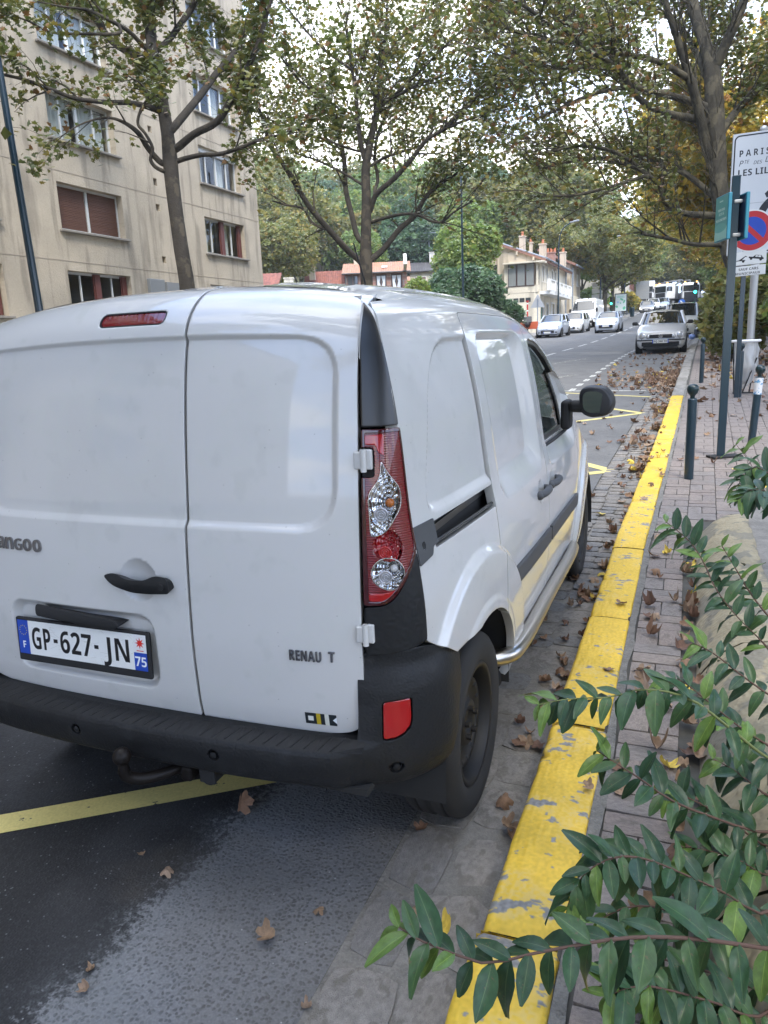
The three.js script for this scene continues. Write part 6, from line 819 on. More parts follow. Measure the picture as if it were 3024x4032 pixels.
[[-6.75, -79.5, 11, 0.30, 61, 'plane tree with pale forked trunk beside the curved street lamp', 3500, PAL.olive], [-7.4, -96, 11, 0.25, 62, 'plane tree past the advertising panel on the left pavement', 3000, PAL.olive], [-7.5, -114, 12, 0.3, 63, 'dark spreading tree far up the left pavement', 3000, PAL.olive], [-6.5, -140, 13, 0.3, 64, 'tree closing the left side of the far street', 6000, PAL.green], [5.2, -104, 12, 0.3, 65, 'tree closing the right side of the far street', 6000, PAL.olive], [7.0, -128, 13, 0.3, 66, 'tall tree beyond the green traffic light', 6000, PAL.green], [1.8, -165, 15, 0.3, 67, 'tree at the head of the street', 6000, PAL.olive], [-3.5, -172, 15, 0.3, 68, 'second tree at the head of the street', 6000, PAL.green]].forEach(([x, z, h, rad, seed, label, n, pal]) => {
  planeTree(randomLimbs(x, roadY(z), z, h, rad, seed, 4.8), roadY(z), label, { seed, lean: [0, 0], leaves: Math.round(n * 1.7), spread: 0.9, grow: { perM: 1.2, len: 2.2, from: 0.3, droop: 0.2, levels: 1 }, group: 'trees up the street', pal, geo: clumpA, scale: 1.05, bark: z === -79 ? mBarkPale : mBarkMid });
});
[[3.0, -152, 5.5, 401], [8.5, -147, 5.0, 402], [-2.2, -162, 6.0, 403], [12.5, -138, 5.0, 404], [-8, -160, 5.5, 405], [6.5, -118, 3.2, 406]].forEach(([x, z, q, seed], i) => bushTree('roadside_tree', ['low-crowned tree closing the end of the street', 'low-crowned tree right of the street end', 'broad tree left of the street end', 'tree beyond the far right traffic light', 'broad tree behind the far box truck', 'dark tree behind the green traffic light'][i], 'tree', x, roadY(z), z, q, q, 1.2, 2600, i % 2 ? PAL.green : PAL.olive, [0.34, 0.26, 0.18, 0.14, 0.08], seed, 'trees closing the street', clumpB, 1.0));
// trees behind the viewer on the right: seen only in the door mirror and the paintwork
[[3.9, 5.8, 12, 0.28, 71, 6.6, 9000], [4.6, 15.5, 11, 0.28, 72, 5, 6000], [-10.4, 6.5, 11, 0.25, 73, 4.5, 6000], [-10.4, -4.5, 11, 0.25, 74, 4.2, 6000]].forEach(([x, z, h, rad, seed, sp, n], i) => planeTree(randomLimbs(x, 0.1, z, h, rad, seed, sp), 0, ['plane tree spreading over the pavement behind the viewer', 'farther plane tree behind the viewer on the right', 'plane tree behind the viewer across the road', 'plane tree across the road left of the van'][i], { seed, lean: [0, 0], leaves: n, spread: 0.8, grow: { perM: 1.3, len: 2.2, from: 0.3, droop: 0.2, levels: 1 }, group: 'street plane trees', geo: clumpA }));
[[11.5, -5, 81], [12, -14.5, 82], [12.5, -25, 83]].forEach(([x, z, seed], i) => planeTree(randomLimbs(x, 0.3, z, 18, 0.3, seed, 5.5), 0.2, ['tree right of the pavement, level with the van', 'tree right of the pavement, level with the empty bay', 'tree right of the pavement, level with the silver hatchback'][i], { seed, lean: [0, 0], leaves: 9000, spread: 1.0, grow: { perM: 1.3, len: 2.6, from: 0.3, droop: 0.2, levels: 1 }, group: 'trees right of the pavement', geo: clumpA, scale: 1.2 }));
// wooded hillside: each tree on its own, a trunk and a lumpy crown
{
  const r = rng(99), pals = [PAL.green, PAL.olive, PAL.green, PAL.blue, PAL.olive], names = ['mid-green', 'yellow-green', 'fresh green', 'blue-green', 'dull olive']; const spots = [];
  for (let row = 0; row < 6; row++) for (let k = 0; k < 11; k++) { const x = -14 - k * 7.2 - (row % 2) * 3.5 + (r() - 0.5) * 3, z = -92 - row * 13 + k * (row < 2 ? 2.2 : 0.6) + (r() - 0.5) * 5; spots.push([x, z]); }
  spots.forEach(([x, z], i) => { const q = Math.floor(r() * 5), s = 4.2 + 2.2 * r(); bushTree('woodland_tree', names[q] + ' tree in the wood on the hillside', 'tree', x, hillY(x, z), z, s, s * (1.0 + 0.3 * r()), 3 + 2 * r(), 2900, pals[q], [0.34, 0.26, 0.18, 0.14, 0.08], 200 + i, 'wooded hillside ' + names[q] + ' trees', clumpB, 1.0); });
}
// nearer garden trees and bushes among the houses
bushTree('garden_tree', 'round bright green tree behind the cream house', 'tree', -14.2, 3.4, -55, 2.5, 2.6, 2.4, 4200, PAL.green, [0.2, 0.34, 0.1, 0.26, 0.1], 301, 'garden trees', clumpA, 1.0);
bushTree('garden_tree', 'blue-green bush tree in front of the cream house', 'tree', -11.5, 1.6, -43.6, 2.0, 1.9, 1.3, 5200, PAL.blue, [0.3, 0.3, 0.15, 0.2, 0.05], 302, 'garden trees', clumpA, 0.95);
bushTree('garden_tree', 'low dark end of the bush beside the lane', 'tree', -9.5, 1.3, -44.6, 1.2, 1.2, 0.8, 2600, PAL.blue, [0.35, 0.25, 0.25, 0.1, 0.05], 303, 'garden trees', clumpA, 0.9);
bushTree('garden_tree', 'light green bush at the foot of the beige house', 'tree', -14.0, 2.6, -43.0, 1.2, 1.0, 1.0, 1800, PAL.green, [0.1, 0.4, 0.05, 0.35, 0.1], 304, 'garden trees', clumpA, 0.8);
bushTree('garden_tree', 'small green bush below the brick house', 'bush', -24.6, 5.2, -60.5, 0.9, 0.6, 0.3, 900, PAL.green, [0.2, 0.4, 0.05, 0.3, 0.05], 305, 'garden trees', clumpA, 0.7);
bushTree('garden_tree', 'leafy tree between the red roof and the hillside', 'tree', -30, 5.4, -74, 3.2, 3.4, 2.5, 5200, PAL.green, [0.34, 0.26, 0.18, 0.14, 0.08], 306, 'garden trees', clumpA, 1.0);
bushTree('garden_tree', 'olive tree standing behind the low white house', 'tree', -36, 4.5, -64, 3.6, 4.0, 2.5, 5600, PAL.olive, [0.34, 0.26, 0.18, 0.14, 0.08], 307, 'garden trees', clumpA, 1.0);
for (const [i, z] of [-86, -89.5, -93].entries()) bushTree('clipped_hedge', ['clipped green hedge beyond the grey house', 'middle of the clipped hedge beyond the grey house', 'far end of the clipped hedge beyond the grey house'][i], 'hedge', -9.6, roadY(z), z, 2.0, 1.8, 0.2, 1700, PAL.green, [0.5, 0.2, 0.3, 0, 0], 320 + i, 'clipped hedge', clumpB, 0.8);
for (const [i, [x, z]] of [[-6.3, -100], [-6.6, -106]].entries()) bushTree('yellow_bush', ['yellow-green bush beside the far advertising panel', 'second yellow-green bush up the left pavement'][i], 'bush', x, roadY(z), z, 1.6, 1.3, 0.3, 1400, PAL.yellow, [0.3, 0.3, 0.2, 0.2, 0], 330 + i, 'yellow bushes', clumpB, 0.8);
// shrubs along the right pavement
[[2.55, -19.6, 0.75, 1.25, 'feathery green shrub beside the silver hatchback'], [2.75, -27.5, 0.8, 1.3, 'green shrub behind the large plane tree'], [4.6, -18.5, 1.3, 1.2, 'dark shrub right of the litter bag'], [6.0, -23, 1.8, 1.6, 'dark shrub at the right edge of the pavement'], [5.4, -30, 1.8, 1.7, 'shrub behind the road sign pole'], [5.2, -40, 2.0, 1.8, 'shrub farther along the right pavement']].forEach(([x, z, rx, ry, label], i) => bushTree('pavement_shrub', label, 'shrub', x, roadY(z) + 0.1, z, rx, ry, 0.2, 3000, i > 1 ? PAL.green : PAL.olive, [0.34, 0.3, 0.2, 0.1, 0.06], 340 + i, 'shrubs along the right pavement', clumpA, 0.62));
// ------------------------------------------------------------------ other vehicles (front towards +z in their own frame)
const paint = (r, g, b, metal = 0.0) => MP([r, g, b], 0.35, { metalness: metal, clearcoat: 1, clearcoatRoughness: 0.04 });
const mSilver = paint(0.56, 0.56, 0.56, 0.2), mSilverBlue = paint(0.44, 0.48, 0.55, 0.25), mWhiteP = paint(0.74, 0.74, 0.73), mBeigeP = paint(0.60, 0.58, 0.53), mRedP = paint(0.16, 0.02, 0.02), mGreyP = paint(0.30, 0.30, 0.31, 0.3);
const mCarGlass = MP([0.02, 0.024, 0.026], 0.02, { clearcoat: 1, clearcoatRoughness: 0.0 }), mLampGlass = MP([0.55, 0.56, 0.58], 0.08, { metalness: 0.5, clearcoat: 1 }), mGrille = M([0.012, 0.012, 0.013], 0.6), mRimS = M([0.35, 0.35, 0.36], 0.4, { metalness: 0.7 }), mAmber = M([0.5, 0.16, 0.02], 0.4);
function car(name, label, x, z, turn, o, group) {
  const c = thing(name, label, o.cat || 'car', [x, roadY(z) + (o.lift || 0), z], turn, group), { L, W, H, mat } = o, hw = W / 2, belt = o.belt ?? 0.92, hood0 = o.hood0 ?? 0.72, hood1 = o.hood1 ?? 0.96, wb = L / 2 - (o.wBase ?? 1.05), wt = L / 2 - (o.wTop ?? 1.75), rt = -L / 2 + (o.rTop ?? 0.5), rb = -L / 2 + (o.rBase ?? 0.12), bot = o.bot ?? 0.18;
  c.rotation.x = -Math.atan((roadY(z - 1) - roadY(z + 1)) / 2) * Math.cos(turn) * -1;
  const topT = table([-L / 2, -L / 2 + 0.15, rb, wb, L / 2 - 0.35, L / 2 - 0.1, L / 2], [belt - 0.12, belt - 0.02, belt, hood1, hood0, hood0 - 0.10, hood0 - 0.22].map((v) => v));
  const wid = (q) => { const e = Math.max(0, Math.abs(q) - (L / 2 - 0.75)) / 0.75; return hw * (1 - (o.noseTaper ?? 0.20) * Math.pow(e, 2.6)); };
  const sec = (q) => { const w = wid(q), t = topT(q), e = Math.pow(Math.max(0, Math.abs(q) - (L / 2 - 0.25)) / 0.25, 2), b = bot + 0.05 * e; return [[w * 0.86, b], [w * 0.965, b + 0.08], [w * 0.99, lerp(b, t, 0.35)], [w, lerp(b, t, 0.62)], [w * 0.985, t - 0.13], [w * 0.94, t - 0.04], [w * 0.80, t + 0.005], [w * 0.45, t + 0.025], [0, t + 0.03]]; };
  const N = 44, K = 16, body = gridGeo(N, K, (u, v) => { const q = lerp(L / 2, -L / 2, u), s = sec(q), k = v * K, i = k <= 8 ? Math.round(k) : 16 - Math.round(k), p = s[i]; return [k <= 8 ? p[0] : -p[0], p[1], q]; }, (u, v, p) => [p[2], p[1]]);
  const cap = (q, sg) => { const s = sec(q), n = 6; return gridGeo(10, n, (u, v) => { const a = lerp(-1, 1, u), i = v * 8, j = Math.min(7, Math.floor(i)), w = lerp(s[j][0], s[j + 1][0], i - j), y = lerp(s[j][1], s[j + 1][1], i - j); return [a * w, y, q + sg * 0.045 * (1 - a * a) * Math.sin(Math.PI * clamp(v * 1.1))]; }); };
  mesh('body', mergeGeometries([body, cap(L / 2, 1), cap(-L / 2, -1)]), mat, c);
  // cabin: glass block, roof skin and pillars
  const gw0 = hw * 0.93, gw1 = hw * (o.roofW ?? 0.74), y0 = belt + 0.0, y1 = H;
  const cab = (inset) => { const rows = 8; return gridGeo(28, rows, (u, v) => { const a = u * Math.PI * 2, t = v, k = Math.sin(t * Math.PI / 2), zf = lerp(wb, wt, t) - inset, zr = lerp(rb, rt, t) + inset, w = lerp(gw0, gw1, Math.pow(t, 1.3)) - inset, ca = Math.cos(a), sa = Math.sin(a), px = Math.sign(sa) * Math.pow(Math.abs(sa), 0.32), pz = Math.sign(ca) * Math.pow(Math.abs(ca), 0.32), mid = (zf + zr) / 2; return [px * w, lerp(y0, y1 - 0.06, t), mid + pz * (zf - zr) / 2]; }); };
  mesh('windows', cab(0), mCarGlass, c);
  mesh('roof', gridGeo(12, 12, (u, v) => { const a = lerp(-1, 1, u), q = lerp(wt + 0.03, rt - 0.03, v), k = Math.pow(Math.abs(a), 3), e = Math.pow(Math.abs(v - 0.5) * 2, 4); return [a * (gw1 + 0.015), y1 - 0.075 * k - 0.05 * e + 0.0, q]; }), mat, c);
  for (const s of [1, -1]) {
    mesh('pillar', gb().bar([s * gw0 * 0.985, y0, wb - 0.02], [s * gw1 * 0.99, y1 - 0.07, wt], 0.045, 0.045, 6).geo(), mat, c); mesh('pillar', gb().bar([s * gw0 * 0.985, y0, rb + 0.05], [s * gw1 * 0.99, y1 - 0.07, rt], 0.07, 0.06, 6).geo(), mat, c); mesh('pillar', gb().bar([s * (gw0 + 0.005), y0, (wb + rb) / 2 - 0.1], [s * (gw1 + 0.005), y1 - 0.07, (wt + rt) / 2 - 0.1], 0.035, 0.03, 6).geo(), mat, c);
    const mz = wb - 0.12, m = mesh('mirror', gb().rbox(s * (hw + 0.10), belt + 0.07, mz, 0.19, 0.13, 0.12, 0.05, 3).bar([s * (hw - 0.05), belt + 0.02, mz], [s * (hw + 0.06), belt + 0.05, mz], 0.025).geo(), o.mirror || mBlack, c);
    for (const [q, f] of [[L / 2 - (o.fo ?? 0.72), 1], [-L / 2 + (o.ro ?? 0.65), 0]]) { mesh('wheel_arch', gb().cyl(s * (hw - 0.10), o.R ?? 0.30, q, (o.R ?? 0.30) + 0.055, (o.R ?? 0.30) + 0.055, 0.215, 22, [0, 0, Math.PI / 2]).geo(), mVoid, c); wheel(c, s * (hw - 0.075), o.R ?? 0.30, q, s, o.R ?? 0.30, 0.185, o.rim || mRimS, false); }
    mesh('door_line', gb().box(s * (hw * 0.995), 0.62, wb - 0.25, 0.01, 0.55, 0.012).box(s * (hw * 0.995), 0.62, (wb + rb) / 2 - 0.1, 0.01, 0.55, 0.012).geo(), mVoid, c);
    if (o.strip) mesh('rubbing_strip', gb().rbox(s * (hw + 0.004), 0.52, -0.05, 0.03, 0.07, L - 2.0, 0.01).geo(), mGrille, c);
  }
  const nz = L / 2 + 0.045, fr = (a) => L / 2 + 0.07 * (1 - (a / hw) ** 2);
  if (o.lights === 'round') {
    for (const s of [1, -1]) { const h1 = mesh('headlight', mergeGeometries([new THREE.SphereGeometry(0.105, 18, 12).scale(1, 1, 0.45), new THREE.TorusGeometry(0.105, 0.012, 8, 24)]), mLampGlass, c); h1.position.set(s * (hw - 0.21), hood0 - 0.155, L / 2 - 0.01); h1.rotation.set(-0.15, s * 0.42, 0); const h2 = mesh('inner_headlight', mergeGeometries([new THREE.SphereGeometry(0.068, 16, 10).scale(1, 1, 0.45), new THREE.TorusGeometry(0.068, 0.010, 8, 20)]), mLampGlass, c); h2.position.set(s * (hw - 0.41), hood0 - 0.185, L / 2 + 0.035); h2.rotation.set(-0.15, s * 0.25, 0); }
    const g = mesh('grille', gb().rbox(0, hood0 - 0.185, L / 2 + 0.05, 0.74, 0.125, 0.04, 0.02).geo(), mGrille, c);
    const em = mesh('emblem', mergeGeometries([new THREE.TorusGeometry(0.062, 0.008, 8, 26), new THREE.BoxGeometry(0.012, 0.075, 0.012).rotateZ(0.42).translate(-0.030, -0.008, 0), new THREE.BoxGeometry(0.012, 0.075, 0.012).rotateZ(-0.42).translate(0.030, -0.008, 0), new THREE.BoxGeometry(0.012, 0.055, 0.012).rotateZ(-0.38).translate(-0.011, -0.016, 0), new THREE.BoxGeometry(0.012, 0.055, 0.012).rotateZ(0.38).translate(0.011, -0.016, 0), new THREE.BoxGeometry(0.011, 0.045, 0.012).rotateZ(0.42).translate(-0.014, 0.035, 0), new THREE.BoxGeometry(0.011, 0.045, 0.012).rotateZ(-0.42).translate(0.014, 0.035, 0)].map((q) => q.toNonIndexed())), mChrome, c); em.position.set(0, hood0 - 0.18, L / 2 + 0.082);
    mesh('bumper_strip', gridGeo(24, 1, (u, v) => { const a = lerp(-hw * 0.93, hw * 0.93, u); return [a, hood0 - 0.335 + v * 0.045, L / 2 + 0.095 - 0.16 * Math.pow(Math.abs(a) / hw, 3)]; }), mGrille, c);
    mesh('lower_grille', gb().rbox(0, 0.335, L / 2 + 0.055, 1.22, 0.15, 0.06, 0.03).box(0, 0.225, L / 2 + 0.02, 1.1, 0.08, 0.1).geo(), mGrille, c);
    for (let k = 0; k < 3; k++) mesh('grille_bar', gb().box(0, 0.295 + k * 0.042, L / 2 + 0.088, 1.16, 0.012, 0.012).geo(), mPlastic, c);
  } else {
    for (const s of [1, -1]) { const lg = new THREE.ExtrudeGeometry(new THREE.Shape(roundPoly((o.lampShape || [[0.0, 0.0], [0.16, 0.02], [0.34, 0.16], [0.32, 0.24], [0.10, 0.14]]).map(([a, b]) => [s * a, b]), 0.03, 4).map((p) => new THREE.Vector2(...p))), { depth: 0.05, bevelEnabled: true, bevelSize: 0.012, bevelThickness: 0.02, bevelSegments: 2 }); const h = mesh('headlight', lg, o.lit ? new THREE.MeshStandardMaterial({ color: 0xffffff, emissive: new THREE.Color(1, 0.9, 0.65), emissiveIntensity: 6 }) : mLampGlass, c); h.position.set(s * (hw - 0.40), (o.lampY ?? hood0 - 0.30), L / 2 - 0.06); h.rotation.set(-0.30, s * 0.40, 0); if (o.fog) mesh('fog_lamp', gb().cyl(s * (hw - 0.26), 0.36, L / 2 + 0.0, 0.05, 0.05, 0.04, 14, [Math.PI / 2, 0, 0]).geo(), mGrille, c); }
    mesh('grille', gb().rbox(0, o.grY ?? 0.40, L / 2 + 0.05, o.grW ?? 0.80, o.grH ?? 0.17, 0.06, 0.05, 3).geo(), mGrille, c);
    if (o.chrome) mesh('grille_bar', gb().tube([[-0.45, hood0 - 0.24, L / 2 + 0.03], [-0.1, hood0 - 0.21, L / 2 + 0.085], [0, hood0 - 0.17, L / 2 + 0.085], [0.1, hood0 - 0.21, L / 2 + 0.085], [0.45, hood0 - 0.24, L / 2 + 0.03]], 0.014, 24, 6).geo(), mChrome, c);
    if (o.chrome) mesh('grille_bar', gb().tube([[-0.42, hood0 - 0.29, L / 2 + 0.04], [-0.1, hood0 - 0.26, L / 2 + 0.09], [0, hood0 - 0.225, L / 2 + 0.09], [0.1, hood0 - 0.26, L / 2 + 0.09], [0.42, hood0 - 0.29, L / 2 + 0.04]], 0.012, 24, 6).geo(), mChrome, c);
  }
  if (o.plate !== undefined) { const t = canvasTex(260, 56, (g, w, h) => { g.fillStyle = '#cfcfca'; g.fillRect(0, 0, w, h); g.fillStyle = '#1e46a8'; g.fillRect(0, 0, 17, h); g.fillRect(w - 17, 0, 17, h); g.fillStyle = '#17181c'; g.font = 'bold 46px sans-serif'; g.textAlign = 'center'; g.fillText(o.plate, w / 2, 45); }); const p = mesh('number_plate', new THREE.BoxGeometry(0.52, 0.115, 0.012), M([1, 1, 1], 0.4, { map: t }), c); p.position.set(0, o.plateY ?? hood0 - 0.375 + 0.02, L / 2 + 0.098); }
  mesh('underside', gb().box(0, bot + 0.02, 0, W - 0.5, 0.1, L - 0.5).geo(), mVoid, c);
  // seats and wheel seen dimly are hidden by the dark glazing
  return c;
}
car('hatchback', 'silver hatchback with round headlights parked ahead of the van', 0.58, -27.4, 0.0, { L: 3.9, W: 1.65, H: 1.46, mat: mSilver, lights: 'round', plate: 'FQ 390 TD', hood0: 0.78, hood1: 0.98, belt: 0.95, wBase: 1.15, wTop: 1.85, strip: true, R: 0.295 }, 'cars parked on the right');
car('high_roofed_car', 'off-white high-roofed car parked behind the silver hatchback', 1.05, -43.6, 0.0, { L: 4.3, W: 1.80, H: 1.82, mat: mBeigeP, hood0: 0.86, hood1: 1.10, belt: 1.06, wBase: 1.0, wTop: 1.65, rTop: 0.15, rBase: 0.06, roofW: 0.84, plate: '', R: 0.31 }, 'cars parked on the right');
car('dark_red_car', 'dark red car parked beyond the off-white high-roofed car', 1.45, -50.5, 0.0, { L: 4.2, W: 1.75, H: 1.62, mat: mRedP, belt: 1.0 }, 'cars parked on the right');
[[1.5, -58, mWhiteP, 'white car third in the right-hand parked row'], [1.7, -64.5, mSilver, 'silver car fourth in the right-hand parked row'], [1.85, -71, mWhiteP, 'white car last in the right-hand parked row']].forEach(([x, z, m, l]) => car('parked_car', l, x, z, 0, { L: 4.1, W: 1.75, H: 1.6, mat: m, belt: 0.98 }, 'cars parked on the right'));
car('silver_hatchback', 'pale silver hatchback with chrome chevron grille parked on the left', -7.30, -51.6, -0.05, { L: 3.85, W: 1.67, H: 1.52, mat: mSilverBlue, hood0: 0.80, hood1: 1.02, belt: 0.98, wBase: 0.95, wTop: 1.75, chrome: true, fog: true, plate: '', plateY: 0.36, grY: 0.40, grW: 0.9, grH: 0.16, mirror: mSilverBlue, lampShape: [[0, 0], [0.2, 0.0], [0.30, 0.18], [0.26, 0.30], [0.06, 0.14]] }, 'cars parked on the left');
car('white_hatchback', 'white hatchback tucked between the silver car and the tall van', -6.75, -58.2, -0.05, { L: 4.1, W: 1.74, H: 1.50, mat: mWhiteP, hood0: 0.80, hood1: 1.0, belt: 0.96, fog: true, plate: '' }, 'cars parked on the left');
car('small_silver_car', 'small silver car driving towards the viewer', -3.95, -55.6, -0.04, { L: 3.43, W: 1.63, H: 1.47, mat: mSilverBlue, hood0: 0.80, hood1: 1.02, belt: 0.98, wBase: 0.80, wTop: 1.55, rTop: 0.3, plate: '', plateY: 0.50, grY: 0.47, grW: 0.95, grH: 0.22, mirror: mSilverBlue, lampShape: [[0, 0.05], [0.16, 0.04], [0.33, 0.26], [0.30, 0.36], [0.10, 0.20]] });
car('grey_car', 'grey car with lit headlights coming down the far road', -3.8, -104.5, 0.02, { L: 4.4, W: 1.8, H: 1.45, mat: mGreyP, lit: true, plate: '' });
car('pale_car', 'pale car following the car with lit headlights', -3.3, -112, 0.02, { L: 4.2, W: 1.75, H: 1.5, mat: mWhiteP, plate: '' });
car('blue_grey_car', 'blue-grey car below the far white truck', -2.1, -113, 0.02, { L: 4.3, W: 1.76, H: 1.52, mat: mSilverBlue, plate: '' });
{ // tall white van on the left
  const z = -69, c = thing('tall_van', 'tall white van with dark lower bumper parked on the left', 'van', [-7.15, roadY(z), z], -0.06, 'cars parked on the left'), W = 2.25, H = 2.52;
  const S = [[2.75, 0.62, 0.80, 0.85], [2.68, 0.40, 1.02, 0.92], [2.35, 0.36, 1.22, 0.98], [1.95, 0.36, 1.42, 1.0], [1.25, 0.36, 2.22, 0.97], [0.85, 0.36, 2.44, 0.95], [0.3, 0.36, 2.52, 0.95], [-2.6, 0.36, 2.52, 0.95], [-2.75, 0.40, 2.46, 0.93]];
  const at = (u) => { const k = u * (S.length - 1), i = Math.min(S.length - 2, Math.floor(k)), f = k - i; return S[i].map((v, q) => lerp(v, S[i + 1][q], f)); };
  mesh('body', mergeGeometries([gridGeo(48, 18, (u, v) => { const [q, b, t, w] = at(u), a = v * Math.PI, ca = Math.cos(a), sa = Math.sin(a), px = Math.sign(ca) * Math.pow(Math.abs(ca), 0.22), py = Math.pow(sa, 0.30); return [px * w * W / 2 * (1 - 0.07 * sstep(1.0, 2.5, b + (t - b) * py)), b + (t - b) * py, q]; }), gridGeo(4, 4, (u, v) => [lerp(-0.9, 0.9, u), lerp(0.5, 0.82, v), 2.755]), gridGeo(4, 4, (u, v) => [lerp(-0.93, 0.93, u), lerp(0.42, 2.42, v), -2.76])]), mWhiteP, c);
  mesh('windscreen', gridGeo(14, 8, (u, v) => { const a = lerp(-1, 1, u), t = lerp(0.0, 1.0, v), q = lerp(1.97, 1.23, t), y = lerp(1.38, 2.21, t); return [a * lerp(0.97, 0.88, t), y + 0.035, q + 0.05 - 0.10 * a * a]; }), mCarGlass, c);
  const bump = mesh('bumper', gridGeo(20, 4, (u, v) => { const a = lerp(-1, 1, u); return [a * 1.04, lerp(0.30, 0.82, v), 2.82 - 0.30 * Math.pow(Math.abs(a), 3) - 0.03 * v]; }), mBlack, c);
  mesh('grille', gb().prism([[-0.5, 0.92], [0.5, 0.92], [0.42, 0.72], [-0.42, 0.72]], 0.04, [0, 0, 2.78]).geo(), mGrille, c); mesh('grille_surround', gb().tube([[-0.52, 0.94, 2.80], [-0.44, 0.70, 2.82], [0.44, 0.70, 2.82], [0.52, 0.94, 2.80]], 0.022, 20, 6).geo(), mSilver, c);
  for (const s of [1, -1]) { mesh('headlight', gb().prism(roundPoly([[s * 0.55, 0.92], [s * 0.92, 1.18], [s * 0.96, 0.98], [s * 0.80, 0.86]], 0.04), 0.05, [0, 0, 2.50]).geo(), mLampGlass, c); mesh('mirror', gb().rbox(s * 1.14, 1.42, 1.75, 0.18, 0.36, 0.14, 0.05, 3).geo(), mBlack, c); mesh('side_window', gb().prism([[1.75, 1.36], [0.85, 1.40], [0.80, 1.98], [1.20, 1.98]].map(([a, b]) => [a, b]), 0.02, [s * 1.0, 0, 0], [0, -Math.PI / 2, 0]).geo(), mCarGlass, c); for (const q of [1.85, -1.5]) { mesh('wheel_arch', gb().cyl(s * 0.92, 0.34, q, 0.40, 0.40, 0.21, 20, [0, 0, Math.PI / 2]).geo(), mVoid, c); wheel(c, s * 0.95, 0.34, q, s, 0.34, 0.2, mGreyPl, false); } mesh('side_moulding', gb().rbox(s * 1.0, 0.62, -0.3, 0.06, 0.16, 3.2, 0.02).geo(), mBlack, c); }
  const p = mesh('number_plate', new THREE.BoxGeometry(0.52, 0.12, 0.02), M([0.6, 0.6, 0.58], 0.5), c); p.position.set(0.05, 0.50, 2.82); mesh('roof_lamp', gb().sph(-0.3, 2.42, 0.95, 0.05).sph(0.3, 2.42, 0.95, 0.05).geo(), mGreyPl, c);
}
function lorry(name, label, x, z, turn, kind) {
  const c = thing(name, label, kind === 'bus' ? 'bus' : 'truck', [x, roadY(z), z], turn);
  if (kind === 'bus') { mesh('body', gb().rbox(0, 1.75, -4, 2.5, 2.9, 9, 0.2, 3).geo(), M([0.09, 0.09, 0.10], 0.4), c); mesh('windscreen', gb().rbox(0, 1.75, 0.46, 2.2, 1.5, 0.1, 0.1).geo(), mCarGlass, c); mesh('destination_display', gb().rbox(0, 2.78, 0.50, 1.7, 0.32, 0.06, 0.02).geo(), new THREE.MeshStandardMaterial({ color: 0x331100, emissive: new THREE.Color(1, 0.28, 0.10), emissiveIntensity: 2.2 }), c); for (const s of [1, -1]) wheel(c, s * 1.15, 0.48, -1.8, s, 0.48, 0.28, mGreyPl, false); return c; }
  const box = kind === 'box';
  mesh('cab', gb().rbox(0, 1.95, 0, 2.4, 2.1, 1.9, 0.16, 3).rbox(0, 3.05, -0.1, 2.2, 0.25, 1.5, 0.1, 3).geo(), mWhiteP, c); mesh('windscreen', gb().rbox(0, 2.35, 0.93, 2.15, 0.9, 0.08, 0.05).geo(), mCarGlass, c);
  for (const s of [1, -1]) { mesh('side_window', gb().rbox(s * 1.18, 2.4, 0.2, 0.06, 0.7, 0.85, 0.03).geo(), mCarGlass, c); mesh('mirror', gb().rbox(s * 1.42, 2.35, 0.95, 0.12, 0.6, 0.2, 0.05).geo(), mBlack, c); for (const q of [0.1, -3.6, -4.8]) wheel(c, s * 1.0, 0.5, q, s, 0.5, 0.3, mGreyPl, false); }
  const gr = mesh('grille', gb().rbox(0, 1.35, 0.97, 1.9, 0.95, 0.08, 0.05).rbox(0, 0.62, 0.98, 2.4, 0.45, 0.2, 0.06).geo(), mGrille, c); for (let k = 0; k < 4; k++) mesh('grille_bar', gb().box(0, 1.05 + k * 0.2, 1.02, 1.8, 0.05, 0.03).geo(), mGreyPl, gr);
  mesh('chassis', gb().box(0, 0.85, -3.2, 1.0, 0.3, 5.6).geo(), mBlack, c);
  if (box) mesh('cargo_box', gb().rbox(0, 2.35, -3.9, 2.5, 2.9, 5.4, 0.06).geo(), mWhiteP, c);
  else { const cr = mesh('crane', gb().box(0, 1.9, -1.6, 1.6, 1.9, 0.7).bar([0, 2.8, -1.5], [0.2, 3.7, -3.2], 0.16).bar([0.2, 3.7, -3.2], [-0.9, 3.5, -0.6], 0.12).bar([-0.9, 3.5, -0.6], [-1.0, 3.9, -4.5], 0.09).geo(), M([0.12, 0.125, 0.13], 0.5), c); mesh('bed', gb().box(0, 1.15, -4.1, 2.4, 0.2, 4.2).box(-1.2, 1.55, -4.1, 0.06, 0.7, 4.2).box(1.2, 1.55, -4.1, 0.06, 0.7, 4.2).geo(), M([0.14, 0.14, 0.15], 0.6), c); for (const s of [-0.8, 0.8]) mesh('beacon', gb().cyl(s, 3.26, 0.4, 0.09, 0.09, 0.2, 10).geo(), new THREE.MeshStandardMaterial({ color: 0x442200, emissive: new THREE.Color(1, 0.5, 0.1), emissiveIntensity: 3 }), c); }
  return c;
}
lorry('crane_truck', 'white truck cab with grey crane crossing the far road', -2.2, -124, -0.75, 'crane');
lorry('box_truck', 'white box truck far up the left lane', -5.4, -133, 0.0, 'box');
lorry('far_bus', 'dark bus with orange destination display far up the street', -3.4, -141, 0.0, 'bus');
lorry('flatbed_truck', 'white truck with open bed stopped at the far lights', 1.4, -122, 0.1, 'crane');
